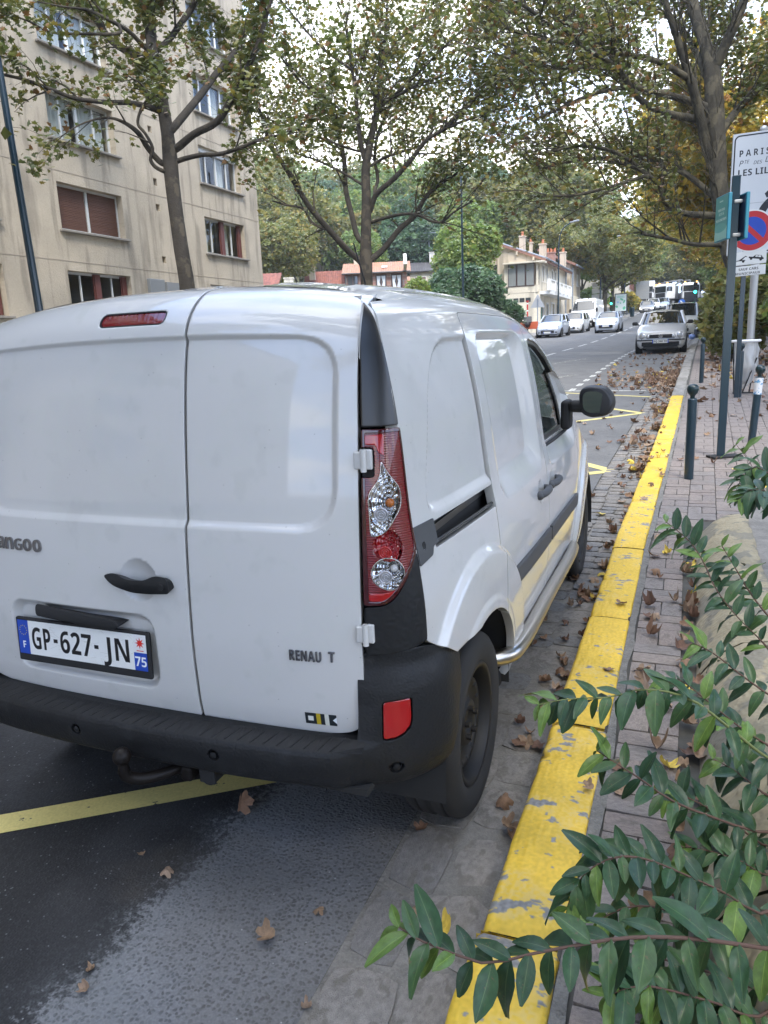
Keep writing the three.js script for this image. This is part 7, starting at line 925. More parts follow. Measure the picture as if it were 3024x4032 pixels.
// ------------------------------------------------------------------ street furniture and signs
const mBlue = MP([0.004, 0.022, 0.036], 0.32, { clearcoat: 0.6, clearcoatRoughness: 0.15 }), mBlueDk = M([0.004, 0.018, 0.022], 0.3), mTeal = M([0.02, 0.17, 0.24], 0.5), mGalv = M([0.42, 0.42, 0.41], 0.5, { metalness: 0.6 }), mSignBack = M([0.33, 0.34, 0.35], 0.6);
const gY = (z, onPave = true) => roadY(z) + (onPave ? PAVE_Y + 0.006 : 0);
const bollardGeo = new THREE.LatheGeometry([[0.0, 0], [0.043, 0], [0.043, 0.755], [0.040, 0.765], [0.024, 0.772], [0.022, 0.790], [0.030, 0.800], [0.046, 0.818], [0.0545, 0.848], [0.050, 0.876], [0.034, 0.895], [0.0, 0.902]].map((p) => new THREE.Vector2(...p)), 24);
const shaftGeo = new THREE.LatheGeometry([[0.0, -0.05], [0.043, -0.05], [0.043, 0.755], [0.038, 0.768], [0.0, 0.768]].map((p) => new THREE.Vector2(...p)), 24), ballGeo = new THREE.LatheGeometry([[0.022, 0.765], [0.022, 0.79], [0.030, 0.800], [0.046, 0.818], [0.0545, 0.848], [0.050, 0.876], [0.034, 0.895], [0.0, 0.902]].map((p) => new THREE.Vector2(...p)), 24);
[[1.53, -5.35, 'dark blue ball-topped bollard nearest the yellow kerb', 0.0], [1.745, -14.3, 'dark blue bollard beside the unpainted kerb, beyond the nearest one', 0.0], [2.31, -11.9, 'dark blue bollard in front of the litter bag', 0.0], [2.215, -7.45, 'leaning blue bollard with torn white paper round its top', 0.05]].forEach(([x, z, l, lean], i) => {
  const b = thing('bollard', l, 'bollard', [x, gY(z), z], 0, 'blue bollards'); b.rotation.z = -lean; mesh('post', shaftGeo, mBlue, b); mesh('ball_top', ballGeo, mBlueDk, b);
  if (i === 3) { const t = tex(128, 64, (u, v) => { const n = fbm(u * 8, v * 8, 3, 4), k = sstep(0.52, 0.56, n); return [lerp(0.55, 0.10, k), lerp(0.56, 0.25, k), lerp(0.58, 0.42, k)]; }); mesh('torn_poster', new THREE.CylinderGeometry(0.0455, 0.0445, 0.19, 24, 6, true).translate(0, 0.66, 0), M([1, 1, 1], 0.8, { map: t }), b); }
});
{ // blue sign post with two information panels
  const z = -6.5, b = thing('information_post', 'square blue post with two teal information panels', 'sign post', [1.848, gY(z), z]);
  mesh('post', gb().rbox(0, 1.40, 0, 0.082, 2.90, 0.082, 0.008).geo(), mBlue, b); mesh('base_plate', gb().rbox(0.04, 0.012, 0, 0.34, 0.02, 0.16, 0.006, 2, [0, 0.5, 0]).geo(), mBlack, b);
  const pt = canvasTex(256, 330, (g, w, h) => { g.fillStyle = '#3f8580'; g.fillRect(0, 0, w, h); g.fillStyle = '#7fb0a6'; g.fillRect(0, h * 0.72, w, h * 0.28); g.fillStyle = '#4f938c'; g.beginPath(); g.ellipse(w * 0.45, h * 0.72, w * 0.5, 34, 0, 0, 7); g.fill(); g.fillStyle = '#c3d2ca'; g.font = 'bold 26px sans-serif'; g.textAlign = 'center'; g.fillText('BIEN VIVRE', w / 2, 110); g.fillText('ICI ET LÀ', w / 2, 142); g.fillText('PLUS LONGTEMPS', w / 2, 186, 232); g.fillStyle = '#9fc0b8'; g.fillRect(w * 0.3, 30, w * 0.3, 10); });
  for (const [k, dx, dz] of [[0, -0.105, 0.05], [1, 0.06, -0.03]]) { const p = new THREE.Group(); p.name = 'panel'; p.position.set(dx, 2.45, dz); p.rotation.y = -1.25; b.add(p); mesh('panel_frame', gb().rbox(0, 0, 0, 0.34, 0.44, 0.035, 0.008).geo(), mTeal, p); if (!k) { const f = mesh('panel_print', new THREE.PlaneGeometry(0.315, 0.415), M([1, 1, 1], 0.3, { map: pt }), p); f.position.z = 0.019; } else mesh('panel_back', gb().box(0, 0, 0.019, 0.30, 0.40, 0.006).geo(), M([0.012, 0.022, 0.05], 0.4), p); }
  mesh('clamp', gb().rbox(0.06, 2.60, 0.02, 0.14, 0.035, 0.06, 0.01).rbox(0.06, 2.28, 0.02, 0.14, 0.035, 0.06, 0.01).geo(), mGalv, b);
}
{ // no-parking sign with its two plates
  const z = -11.75, y0 = gY(z), s = thing('no_parking_sign', 'no-parking sign with tow-away and coach plates on blue pole', 'sign', [2.31, y0, z], -0.10), Y = (v) => v - y0;
  mesh('pole', gb().rbox(-0.05, 1.42, -0.05, 0.075, 2.95, 0.06, 0.01).geo(), mBlue, s);
  const dt = canvasTex(512, 512, (g, w) => { const c = w / 2; g.fillStyle = '#c9cbc9'; g.fillRect(0, 0, w, w); g.fillStyle = '#a32127'; g.beginPath(); g.arc(c, c, 244, 0, 7); g.fill(); g.fillStyle = '#1b3f9e'; g.beginPath(); g.arc(c, c, 172, 0, 7); g.fill(); g.save(); g.translate(c, c); g.rotate(Math.PI / 4); g.fillStyle = '#a32127'; g.fillRect(-190, -30, 380, 60); g.restore(); });
  const disc = mesh('disc', gb().cyl(0.03, Y(3.12), 0, 0.325, 0.325, 0.02, 40, [Math.PI / 2, 0, 0]).geo(), M([0.6, 0.6, 0.6], 0.5), s); const df = mesh('disc_face', new THREE.CircleGeometry(0.318, 40), M([1, 1, 1], 0.45, { map: dt }), disc); df.position.set(0.03, Y(3.12), 0.0125);
  const plate = (name, w, h, y, draw, tw) => { const g = new RoundedBoxGeometry(w, h, 0.014, 3, 0.006), p = mesh(name, g, M([0.55, 0.56, 0.56], 0.5), s); p.position.set(0.01, Y(y), 0); p.rotation.z = 0.03; const f = mesh('print', new THREE.PlaneGeometry(w - 0.012, h - 0.012), M([1, 1, 1], 0.5, { map: canvasTex(tw, Math.round(tw * h / w), draw) }), p); f.position.z = 0.0085; };
  plate('tow_away_plate', 0.52, 0.215, 2.705, (g, w, h) => { g.fillStyle = '#c6c8c6'; g.fillRect(0, 0, w, h); g.fillStyle = '#141416'; const b = h * 0.62; g.fillRect(w * 0.05, b, w * 0.36, 14); g.fillRect(w * 0.06, b - 42, 44, 44); g.beginPath(); g.moveTo(w * 0.22, b); g.lineTo(w * 0.42, b - 66); g.lineTo(w * 0.47, b - 40); g.lineTo(w * 0.41, b - 48); g.lineTo(w * 0.30, b + 6); g.fill(); for (const x of [0.11, 0.35]) { g.beginPath(); g.arc(w * x, b + 24, 20, 0, 7); g.fill(); } g.save(); g.translate(w * 0.72, b - 20); g.rotate(0.20); g.fillRect(-110, -6, 224, 26); g.beginPath(); g.moveTo(-52, -4); g.lineTo(-16, -42); g.lineTo(72, -42); g.lineTo(104, -4); g.fill(); g.fillStyle = '#c6c8c6'; g.fillRect(-14, -36, 34, 26); g.fillRect(28, -36, 42, 26); g.fillStyle = '#141416'; for (const x of [-70, 74]) { g.beginPath(); g.arc(x, 26, 20, 0, 7); g.fill(); } g.restore(); }, 512);
  plate('coach_plate', 0.52, 0.155, 2.505, (g, w, h) => { g.fillStyle = '#c6c8c6'; g.fillRect(0, 0, w, h); g.fillStyle = '#1a1b1f'; g.textAlign = 'center'; g.font = 'bold 58px sans-serif'; g.fillText('SAUF CARS', w / 2 + 10, h * 0.44, w * 0.78); g.fillText('MUNICIPAUX', w / 2, h * 0.90, w * 0.9); }, 512);
}
{ // large direction sign on a grey pole
  const z = -17.2, y0 = gY(z), s = thing('direction_sign', 'large white direction sign on grey pole beside the right tree', 'sign', [2.82, y0, z], -0.04), cy = 4.5 - y0, W = 1.75, H = 2.56;
  mesh('pole', gb().cyl(-0.02, 2.35, -0.10, 0.085, 0.085, 5.0, 20).sph(-0.02, 5.6 - y0 + 0.22, -0.10, 0.085).geo(), mGalv, s);
  const t = canvasTex(700, 1024, (g, w, h) => { g.fillStyle = '#c3c6c8'; g.fillRect(0, 0, w, h); g.strokeStyle = '#17191d'; g.lineWidth = 12; g.beginPath(); g.roundRect ? g.roundRect(16, 16, w - 32, h - 32, 40) : g.rect(16, 16, w - 32, h - 32); g.stroke(); g.fillStyle = '#191b20'; g.textAlign = 'left'; g.font = 'bold 76px sans-serif'; g.fillText('P A R I S', 52, 190, 252); g.font = 'italic 64px sans-serif'; g.fillText('P', 52, 268); g.font = 'italic 40px sans-serif'; g.fillText('TE', 96, 250); g.fillText('DES', 172, 264); g.font = 'italic 64px sans-serif'; g.fillText('LILAS', 262, 256, 180); g.font = 'bold 76px sans-serif'; g.fillText('LES LILAS', 48, 352, 440);
    g.lineWidth = 62; g.strokeStyle = '#191b20'; g.beginPath(); g.moveTo(262, 700); g.bezierCurveTo(274, 600, 372, 580, 386, 500); g.stroke(); g.beginPath(); g.moveTo(386, 420); g.lineTo(282, 520); g.lineTo(302, 560); g.lineTo(388, 478); g.lineTo(472, 560); g.lineTo(492, 520); g.closePath(); g.fill(); g.fillRect(200, 690, 500, 28); g.fillStyle = 'rgba(90,94,98,0.6)'; g.fillRect(0, 588, w, 3); });
  const p = mesh('panel', new RoundedBoxGeometry(W, H, 0.04, 4, 0.018), mSignBack, s); p.position.set(0.24, cy, 0); const f = mesh('panel_print', new THREE.PlaneGeometry(W - 0.03, H - 0.03), M([1, 1, 1], 0.5, { map: t }), p); f.position.z = 0.0215;
}
{ // litter bag on a ring stand
  const z = -12.35, b = thing('litter_bag', 'clear litter bag hanging from metal ring stand', 'litter bin', [2.40, gY(z), z]);
  mesh('stand', gb().add(new THREE.TorusGeometry(0.21, 0.016, 8, 28), [0, 0.90, 0], [Math.PI / 2, 0, 0]).bar([-0.20, 0.90, 0.05], [-0.15, 0, 0.10], 0.012).bar([0.18, 0.62, 0.10], [-0.02, 0.02, 0.14], 0.012).bar([0.20, 0.90, -0.05], [0.10, 0, -0.06], 0.012).box(0, 0.02, 0.05, 0.34, 0.02, 0.03).geo(), mBlack, b);
  mesh('bag', gridGeo(36, 16, (u, v) => { const a = u * 6.2832, w = interp(v, [0, 0.06, 0.5, 0.85, 1], [0.222, 0.185, 0.20, 0.15, 0.04]), k = 1 + 0.20 * (fbm(Math.cos(a) * 2 + 5, v * 5, Math.sin(a) * 2, 3) - 0.5) * 2 + 0.05 * Math.sin(a * 9 + v * 4); return [Math.cos(a) * w * k, 0.92 - v * 0.82, Math.sin(a) * w * k * 0.9]; }), MP([0.80, 0.80, 0.79], 0.35, { transmission: 0.7, thickness: 0 }), b);
  mesh('bag_rim', new THREE.TorusGeometry(0.222, 0.022, 8, 30).rotateX(Math.PI / 2).translate(0, 0.905, 0), M([0.72, 0.72, 0.72], 0.4), b); mesh('litter', gb().sph(0, 0.28, 0, 0.10, [1, 1.1, 1]).sph(0.02, 0.42, 0.02, 0.12).geo(), M([0.35, 0.32, 0.28], 0.9), b);
}
{ const b = thing('plastic_bottle', 'clear plastic bottle lying in the gutter', 'bottle', [1.33, roadY(-21.2) + 0.06, -21.2]); b.rotation.set(Math.PI / 2 - 0.2, 0, 0.5); mesh('bottle_body', new THREE.LatheGeometry([[0, -0.15], [0.04, -0.15], [0.045, -0.13], [0.042, 0.02], [0.045, 0.06], [0.016, 0.12], [0.014, 0.15]].map((p) => new THREE.Vector2(...p)), 16), MP([0.8, 0.88, 0.92], 0.1, { transmission: 0.7, thickness: 0 }), b); mesh('cap', gb().cyl(0, 0.158, 0, 0.016, 0.016, 0.02, 12).geo(), M([0.5, 0.55, 0.7], 0.5), b); }
{ const z = -36.5, c = thing('rubbish_crate', 'black crate of rubbish left on the kerb', 'crate', [2.05, roadY(z) + 0.14, z], 0.3); mesh('crate', gb().box(0, 0.02, 0, 0.6, 0.04, 0.4).box(-0.3, 0.2, 0, 0.03, 0.36, 0.4).box(0.3, 0.2, 0, 0.03, 0.36, 0.4).box(0, 0.2, 0.2, 0.6, 0.36, 0.03).box(0, 0.2, -0.2, 0.6, 0.36, 0.03).geo(), mBlack, c); mesh('contents', gb().sph(-0.1, 0.38, 0, 0.2, [1, 0.7, 0.8]).box(0.2, 0.5, 0, 0.3, 0.3, 0.05, [0.4, 0.3, 0.7]).geo(), mWhiteT, c);
  const g = thing('blue_bag', 'crumpled blue and white bag beside the black crate', 'bag', [1.62, roadY(z) + 0.02, z + 0.1]); mesh('bag', gridGeo(18, 12, (u, v) => { const a = u * 6.283, b = v * Math.PI, k = 0.15 * (0.8 + 0.5 * fbm(Math.cos(a) * 2 + 3, v * 4, Math.sin(a) * 2, 3)); return [Math.sin(b) * Math.cos(a) * k, 0.17 - Math.cos(b) * k * 0.8, Math.sin(b) * Math.sin(a) * k]; }), M([0.22, 0.30, 0.55], 0.5), g); mesh('bag_neck', gb().cyl(0, 0.27, 0, 0.04, 0.07, 0.12, 10).geo(), mWhiteT, g); }
// lamp posts
function lampPost(label, x, z, h, r0, arm, group) { const l = thing('street_lamp', label, 'street lamp', [x, roadY(z) + 0.13, z], 0, group); mesh('post', gb().cyl(0, h / 2, 0, r0, r0 * 0.62, h, 14).cyl(0, 0.5, 0, r0 * 1.25, r0 * 1.2, 1.0, 14).geo(), mBlue, l); if (arm) { mesh('arm', gb().tube([[0, h - 0.1, 0], [0.06 * arm, h + 0.9, 0], [0.35 * arm, h + 1.6, 0.1], [arm, h + 2.0, 0.2]], r0 * 0.55, 20, 8).geo(), mBlue, l); mesh('lamp_head', gb().rbox(arm * 1.25, h + 2.04, 0.22, 0.7, 0.12, 0.26, 0.05, 3, [0, -0.2, 0.1]).geo(), mSignBack, l); } return l; }
lampPost('dark blue lamp post in front of the beige apartment block', -12.45, -11.3, 11.5, 0.10, 0, 'blue lamp posts').rotation.z = 0.035;
lampPost('slim dark lamp post between the middle tree and the bush', -9.7, -37.2, 10.5, 0.07, 0, 'blue lamp posts'); lampPost('curved lamp post in front of the cream house', -8.45, -60.8, 6.2, 0.08, 1.0, 'blue lamp posts'); lampPost('curved lamp post before the pale forked tree', -7.0, -78.2, 6.0, 0.09, 1.2, 'blue lamp posts'); lampPost('far lamp post leaning over the road on the left', -6.4, -101, 6.0, 0.09, 1.2, 'blue lamp posts');
{ const z = -51.8, s = thing('warning_sign', 'triangular warning sign seen from behind in front of the cream house', 'sign', [-8.45, roadY(z) + 0.13, z]); mesh('pole', gb().cyl(0, 1.25, 0.03, 0.035, 0.035, 2.5, 10).geo(), mZinc, s); const g = new THREE.ExtrudeGeometry(new THREE.Shape(roundPoly([[-0.52, 0], [0.52, 0], [0, 0.92]], 0.08).map((p) => new THREE.Vector2(...p))), { depth: 0.02, bevelEnabled: false }); mesh('triangle', g.translate(0, 1.9, 0), mSignBack, s); mesh('rail', gb().box(0, 2.2, 0.03, 0.08, 0.5, 0.02).geo(), mBlack, s); }
{ const z = -53.5, p = thing('red_post', 'slim red and white post beside the cream house', 'post', [-9.5, roadY(z) + 0.1, z]); mesh('post', gb().cyl(0, 1.2, 0, 0.06, 0.06, 2.4, 10).geo(), M([0.45, 0.03, 0.02], 0.5), p); mesh('white_band', gb().cyl(0, 1.75, 0, 0.064, 0.064, 0.1, 10).cyl(0, 2.25, 0, 0.064, 0.064, 0.1, 10).geo(), mWhiteT, p); mesh('cap', gb().box(0, 2.42, 0, 0.2, 0.06, 0.2).geo(), M([0.45, 0.03, 0.02], 0.5), p);
  const h = thing('red_barrier', 'low orange-red barrier board at the corner of the cream house', 'barrier', [-8.9, roadY(-50) + 0.13, -50], 0.3); mesh('board', gb().rbox(0, 0.75, 0, 1.6, 0.5, 0.05, 0.02).geo(), M([0.42, 0.08, 0.03], 0.6), h); for (const q of [-0.7, 0.7]) mesh('foot', gb().box(q, 0.25, 0, 0.06, 0.5, 0.06).box(q, 0.03, 0, 0.1, 0.06, 0.5).geo(), mGreyPl, h); }
{ const z = -81.6, s = thing('arrow_signs', 'three stacked white direction arrows by the pale forked tree', 'sign', [-7.3, roadY(z) + 0.13, z]); mesh('pole', gb().cyl(0, 1.8, -0.05, 0.05, 0.05, 3.9, 10).geo(), mGalv, s); for (let k = 0; k < 3; k++) mesh('arrow_plate', gb().prism([[-0.9, 0], [0.75, 0], [0.95, 0.26], [0.75, 0.52], [-0.9, 0.52]], 0.05, [0, 2.2 + k * 0.6, 0], [0, 0, 0.06]).geo(), mWhiteT, s); }
{ const z = -84.4, s = thing('advertising_panel', 'white poster panel with green print on left pavement', 'poster', [-5.5, roadY(z) + 0.13, z], 0.12); mesh('frame', gb().rbox(0, 1.65, 0, 1.30, 1.95, 0.16, 0.05, 3).box(0, 0.35, 0, 0.4, 0.7, 0.12).geo(), M([0.02, 0.022, 0.025], 0.4), s); const t = canvasTex(256, 384, (g, w, h) => { g.fillStyle = '#e4efec'; g.fillRect(0, 0, w, h); g.fillStyle = '#a9dcd0'; g.font = 'bold 40px sans-serif'; g.fillRect(40, 40, 150, 14); g.fillRect(40, 66, 170, 14); g.fillStyle = '#6fc9a0'; for (const [x, y, a, b] of [[150, 120, 46, 22], [206, 170, 20, 44], [34, 280, 30, 26], [210, 320, 32, 40], [120, 200, 20, 12]]) { g.beginPath(); g.ellipse(x, y, a, b, 0.5, 0, 7); g.fill(); } g.fillStyle = '#bcd6ee'; g.beginPath(); g.ellipse(60, 180, 30, 20, 0, 0, 7); g.fill(); }); const f = mesh('poster_print', new THREE.PlaneGeometry(1.12, 1.75), new THREE.MeshStandardMaterial({ map: t, roughness: 0.4 }), s); f.position.set(0, 1.65, 0.083); }
{ const z = -88.7, s = thing('round_red_sign', 'round red sign showing above the poster panel', 'sign', [-6.1, roadY(z) + 0.13, z]); mesh('pole', gb().cyl(0, 1.1, -0.04, 0.035, 0.035, 2.3, 8).geo(), mGalv, s); mesh('disc', gb().cyl(0, 2.15, 0, 0.36, 0.36, 0.03, 28, [Math.PI / 2, 0, 0]).geo(), M([0.45, 0.03, 0.03], 0.5), s); mesh('bar', gb().box(0, 2.15, 0.02, 0.5, 0.1, 0.01).geo(), mWhiteT, s); }
function trafficLight(label, x, y, z, poleTo) { const s = thing('traffic_light', label, 'traffic light', [x, y, z], 0, 'green traffic lights'), y0 = poleTo - y; mesh('pole', gb().cyl(0, (y0 + 0.7) / 2, -0.12, 0.06, 0.05, 0.7 - y0, 10).geo(), mBlueDk, s); mesh('housing', gb().rbox(0, 0.28, 0, 0.30, 0.95, 0.2, 0.05, 3).geo(), mBlueDk, s); for (const [k, c] of [[0.58, null], [0.29, null], [0, [0.05, 1, 0.62]]]) { const l = mesh(c ? 'green_lens' : 'dark_lens', gb().cyl(0, k, 0.11, 0.115, 0.115, 0.03, 20, [Math.PI / 2, 0, 0]).geo(), c ? new THREE.MeshStandardMaterial({ color: 0x003322, emissive: new THREE.Color(...c), emissiveIntensity: 3 }) : M([0.03, 0.02, 0.02], 0.3), s); mesh('visor', gb().box(0, k + 0.13, 0.19, 0.26, 0.02, 0.18).geo(), mBlueDk, l); } return s; }
trafficLight('green traffic light beside the poster panel', -6.95, 5.1, -89.4, roadY(-89)); trafficLight('green traffic light over the right-hand parked cars', 1.80, 4.7, -65.2, roadY(-65));
{ const z = -103.4, s = thing('blue_arrow_sign', 'round blue sign with white arrow in the middle of the far road', 'sign', [0.45, roadY(z), z]); mesh('pole', gb().cyl(0, 0.6, -0.03, 0.04, 0.04, 1.2, 8).geo(), mGalv, s); mesh('disc', gb().cyl(0, 1.0, 0, 0.42, 0.42, 0.03, 28, [Math.PI / 2, 0, 0]).geo(), M([0.03, 0.12, 0.42], 0.5), s); mesh('arrow', gb().prism([[-0.06, 0.28], [0.06, 0.28], [0.06, -0.02], [0.16, -0.02], [0, -0.26], [-0.16, -0.02], [-0.06, -0.02]], 0.01, [0, 1.0, 0.016], [0, 0, 0.6]).geo(), mWhiteT, s); }
{ const z = -118.5, s = thing('sign_back', 'tall grey sign seen from behind far up on the left', 'sign', [-5.2, roadY(z), z]); mesh('panel', gb().rbox(0, 2.6, 0, 1.9, 2.6, 0.06, 0.03).geo(), mSignBack, s); for (const x of [-0.6, 0.6]) mesh('leg', gb().cyl(x, 0.7, 0, 0.06, 0.06, 1.5, 8).geo(), mGalv, s); for (const y of [1.9, 2.6, 3.3]) mesh('stiffener', gb().box(0, y, 0.04, 1.8, 0.06, 0.03).geo(), mGalv, s); }
for (const [i, z] of [-91, -95, -99].entries()) { const f = thing('pedestrian_rail', ['blue railing nearest the poster panel', 'second blue railing up the left pavement', 'third blue railing up the left pavement'][i], 'railing', [-5.75 + i * 0.12, roadY(z) + 0.14, z], Math.PI / 2, 'blue railings on the left'); mesh('rail', gb().bar([-1.3, 0.95, 0], [1.3, 0.95, 0], 0.03).bar([-1.3, 0.4, 0], [1.3, 0.4, 0], 0.025).geo(), mBlue, f); for (const x of [-1.3, 0, 1.3]) mesh('upright', gb().cyl(x, 0.48, 0, 0.03, 0.03, 0.96, 8).geo(), mBlue, f); }
{ const z = -86.6, b = thing('blue_bin', 'dark blue bin right of the poster panel', 'bin', [-4.45, roadY(z) + 0.14, z]); mesh('bin_body', gb().cyl(0, 0.5, 0, 0.22, 0.27, 0.95, 16).geo(), mBlue, b); mesh('bin_lid', gb().cyl(0, 1.02, 0, 0.29, 0.24, 0.1, 16).geo(), mBlueDk, b); }
{ const z = -50.2, b = thing('parked_scooter', 'dark covered scooter on the pavement beside the silver hatchback', 'scooter', [-8.85, roadY(z) + 0.13, z], 0.2); mesh('covered_body', gb().sph(0, 0.85, 0, 0.42, [0.55, 0.6, 1.6]).rbox(0, 1.12, 0.5, 0.55, 0.45, 0.12, 0.05, 3, [-0.3, 0, 0]).geo(), M([0.03, 0.03, 0.032], 0.5), b); for (const q of [0.6, -0.6]) wheel(b, 0, 0.27, q, 1, 0.27, 0.1, mGreyPl, false); }
// ------------------------------------------------------------------ planter, shrub, fallen leaves
{
  const p = thing('planter_kerb', 'rough sandy concrete edging of the planting bed on the right', 'planter');
  const zs = range(2.6, -3.75, 60), prof = [[0.0, -0.02], [0.015, 0.02], [0.05, 0.075], [0.11, 0.145], [0.17, 0.185], [0.26, 0.20], [0.33, 0.195], [0.35, 0.1]];
  const mC = M([1, 1, 1], 0.95, { map: tex(512, 512, (u, v) => { const n = fbm(u * 10, v * 10, 4, 5, 10), d = sstep(0.54, 0.64, fbm(u * 14, v * 14, 9, 5, 14)), f = vnoise(u * 180, v * 180, 0, 180), w = 0.72 + 0.45 * n + 0.15 * (f - 0.5); return [lerp(0.34 * w, 0.17, d * 0.7), lerp(0.29 * w, 0.16, d * 0.7), lerp(0.19 * w, 0.13, d * 0.7)]; }), bumpMap: grainBump, bumpScale: 0.012 });
  const joints = [1.9, 0.55, -0.95, -2.45];
  const segs = [[2.6, 1.9], [1.9, 0.55], [0.55, -0.95], [-0.95, -2.45], [-2.45, -3.75]];
  segs.forEach(([a, b], i) => { const g = gridGeo(26, prof.length - 1, (u, v) => { const z = lerp(a - 0.006, b + 0.006, u), k = Math.round(v * (prof.length - 1)), end = i === 4 ? sstep(-3.2, -3.75, z) : 0, n = fbm(z * 5, prof[k][0] * 9, 3.3 + i, 4) - 0.5; return [1.565 + prof[k][0] + n * 0.03 + end * 0.22 * (1 - prof[k][0]), 0.118 + prof[k][1] * (1 - 0.8 * end * end) + n * 0.02, z]; }, (u, v, q) => [q[2] * 0.7, q[0] * 0.9]); mesh('edging_block', g, mC, p); });
  const soil = struct('planting_bed', gridGeo(16, 60, (u, v) => { const x = lerp(1.88, 5.5, u), z = lerp(2.6, -3.9, v); return [x, 0.27 + 0.05 * fbm(x * 3, z * 3, 1, 4) + (v > 0.96 ? -0.25 : 0), z]; }, (u, v, q) => [q[0], q[2]]), mDirt);
}
// shrub with opposite pairs of leaves on arching stems
function ovalLeaf(L, W, curl, twist = 0, wave = 0) { const n = 6, out = []; const g = gridGeo(n, 4, (u, v) => { const t = u, w = W * Math.pow(Math.sin(Math.PI * Math.min(1, t * 0.94 + 0.03)), 0.75) * (1 - 0.25 * t), a = (v - 0.5) * 2; const cu = Math.cos(twist * t), su = Math.sin(twist * t), x0 = a * w / 2, y0 = 0.16 * Math.abs(a) * w + wave * L * 0.03 * Math.sin(t * 9 + a * 2) * Math.abs(a); return [x0 * cu - y0 * su + 0.12 * twist * L * t * t, x0 * su + y0 * cu - curl * t * t * L, t * L]; }, (u, v) => [v, u]); return g; }
const leafTexMap = (r, g, b, s) => tex(64, 128, (u, v) => { const a = Math.abs(u - 0.5) * 2, mid = sstep(0.07, 0.0, a), vein = sstep(0.16, 0.0, Math.abs(((v * 7 - a * 1.6) % 1 + 1) % 1 - 0.5)) * 0.10, n = fbm(u * 5, v * 8, s, 4), w = 0.7 + 0.6 * n, spot = sstep(0.74, 0.80, fbm(u * 9 + s * 3, v * 16, s + 7, 3)); return [lerp(lerp(r * w, r * 2.0 + 0.05, mid * 0.65) + vein * r, 0.11, spot * 0.7), lerp(lerp(g * w, g * 1.7 + 0.05, mid * 0.65) + vein * g, 0.085, spot * 0.7), lerp(lerp(b * w, b * 1.6 + 0.02, mid * 0.65), 0.045, spot * 0.7)]; });
const mLeafS = [[0.034, 0.078, 0.034], [0.027, 0.062, 0.030], [0.050, 0.098, 0.036], [0.10, 0.17, 0.035]].map((c, i) => MP([1, 1, 1], 0.36, { map: leafTexMap(...c, i), transmission: 0.12, thickness: 0, ior: 1.35, side: THREE.DoubleSide, sheen: 0 }));
const mStem = M([0.10, 0.055, 0.038], 0.8), mStemG = M([0.14, 0.16, 0.05], 0.7);
const SHRUB_STEMS = [[[1.091,0.683,1.35],[1.124,0.671,1.351],[1.161,0.654,1.34],[1.22,0.622,1.312],[1.278,0.625,1.277],[1.345,0.628,1.238],[1.405,0.62,1.193],[1.467,0.604,1.149],[1.54,0.572,1.093],[1.648,0.511,1.008]],[[1.187,0.744,0.675],[1.232,0.752,0.655],[1.281,0.754,0.634],[1.341,0.754,0.61],[1.4,0.768,0.582],[1.46,0.761,0.559],[1.522,0.726,0.52],[1.585,0.666,0.486],[1.695,0.553,0.424]],[[1.314,0.617,0.621],[1.358,0.604,0.639],[1.41,0.58,0.646],[1.481,0.527,0.63],[1.573,0.472,0.583],[1.698,0.404,0.504]],[[1.3,0.485,0.992],[1.318,0.533,0.972],[1.35,0.557,0.942],[1.391,0.564,0.913],[1.442,0.548,0.884],[1.504,0.506,0.847],[1.585,0.451,0.805],[1.678,0.378,0.751]],[[1.429,0.937,-0.391],[1.505,0.883,-0.354],[1.55,0.827,-0.303],[1.587,0.761,-0.247],[1.65,0.689,-0.2],[1.742,0.605,-0.162]],[[1.432,0.62,0.184],[1.492,0.633,0.211],[1.54,0.618,0.251],[1.6,0.566,0.239],[1.66,0.515,0.226],[1.718,0.476,0.212]],[[1.607,0.863,-0.391],[1.651,0.8,-0.338],[1.692,0.741,-0.285],[1.744,0.684,-0.237]],[[1.385,0.401,1.088],[1.439,0.406,1.053],[1.495,0.378,1.015],[1.569,0.336,0.972],[1.673,0.265,0.891]],[[1.343,0.34,0.843],[1.398,0.367,0.814],[1.463,0.349,0.769],[1.54,0.293,0.718],[1.621,0.235,0.665],[1.702,0.174,0.624]],[[1.458,0.449,0.436],[1.514,0.424,0.441],[1.58,0.4,0.443],[1.646,0.358,0.437],[1.711,0.31,0.422]],[[1.527,0.67,0.022],[1.578,0.649,0.028],[1.642,0.607,0.045],[1.727,0.552,0.057]],[[1.516,0.387,0.594],[1.576,0.394,0.601],[1.635,0.384,0.601],[1.694,0.35,0.585]],[[1.432,0.359,0.912],[1.485,0.334,0.897],[1.556,0.312,0.873],[1.618,0.287,0.854],[1.678,0.266,0.834]],[[1.574,0.53,0.424],[1.615,0.523,0.442],[1.657,0.5,0.453],[1.699,0.465,0.444]],[[1.454,0.141,0.846],[1.51,0.143,0.822],[1.575,0.126,0.8],[1.641,0.108,0.777],[1.696,0.091,0.758]],[[1.718,0.811,-1.643],[1.756,0.896,-1.679],[1.807,0.916,-1.705],[1.882,0.869,-1.725]],[[1.748,0.939,-2.352],[1.817,0.851,-2.248],[1.872,0.744,-2.134],[1.97,0.618,-2.032]],[[1.709,0.833,-1.312],[1.755,0.871,-1.34],[1.812,0.869,-1.363],[1.891,0.805,-1.381]]];
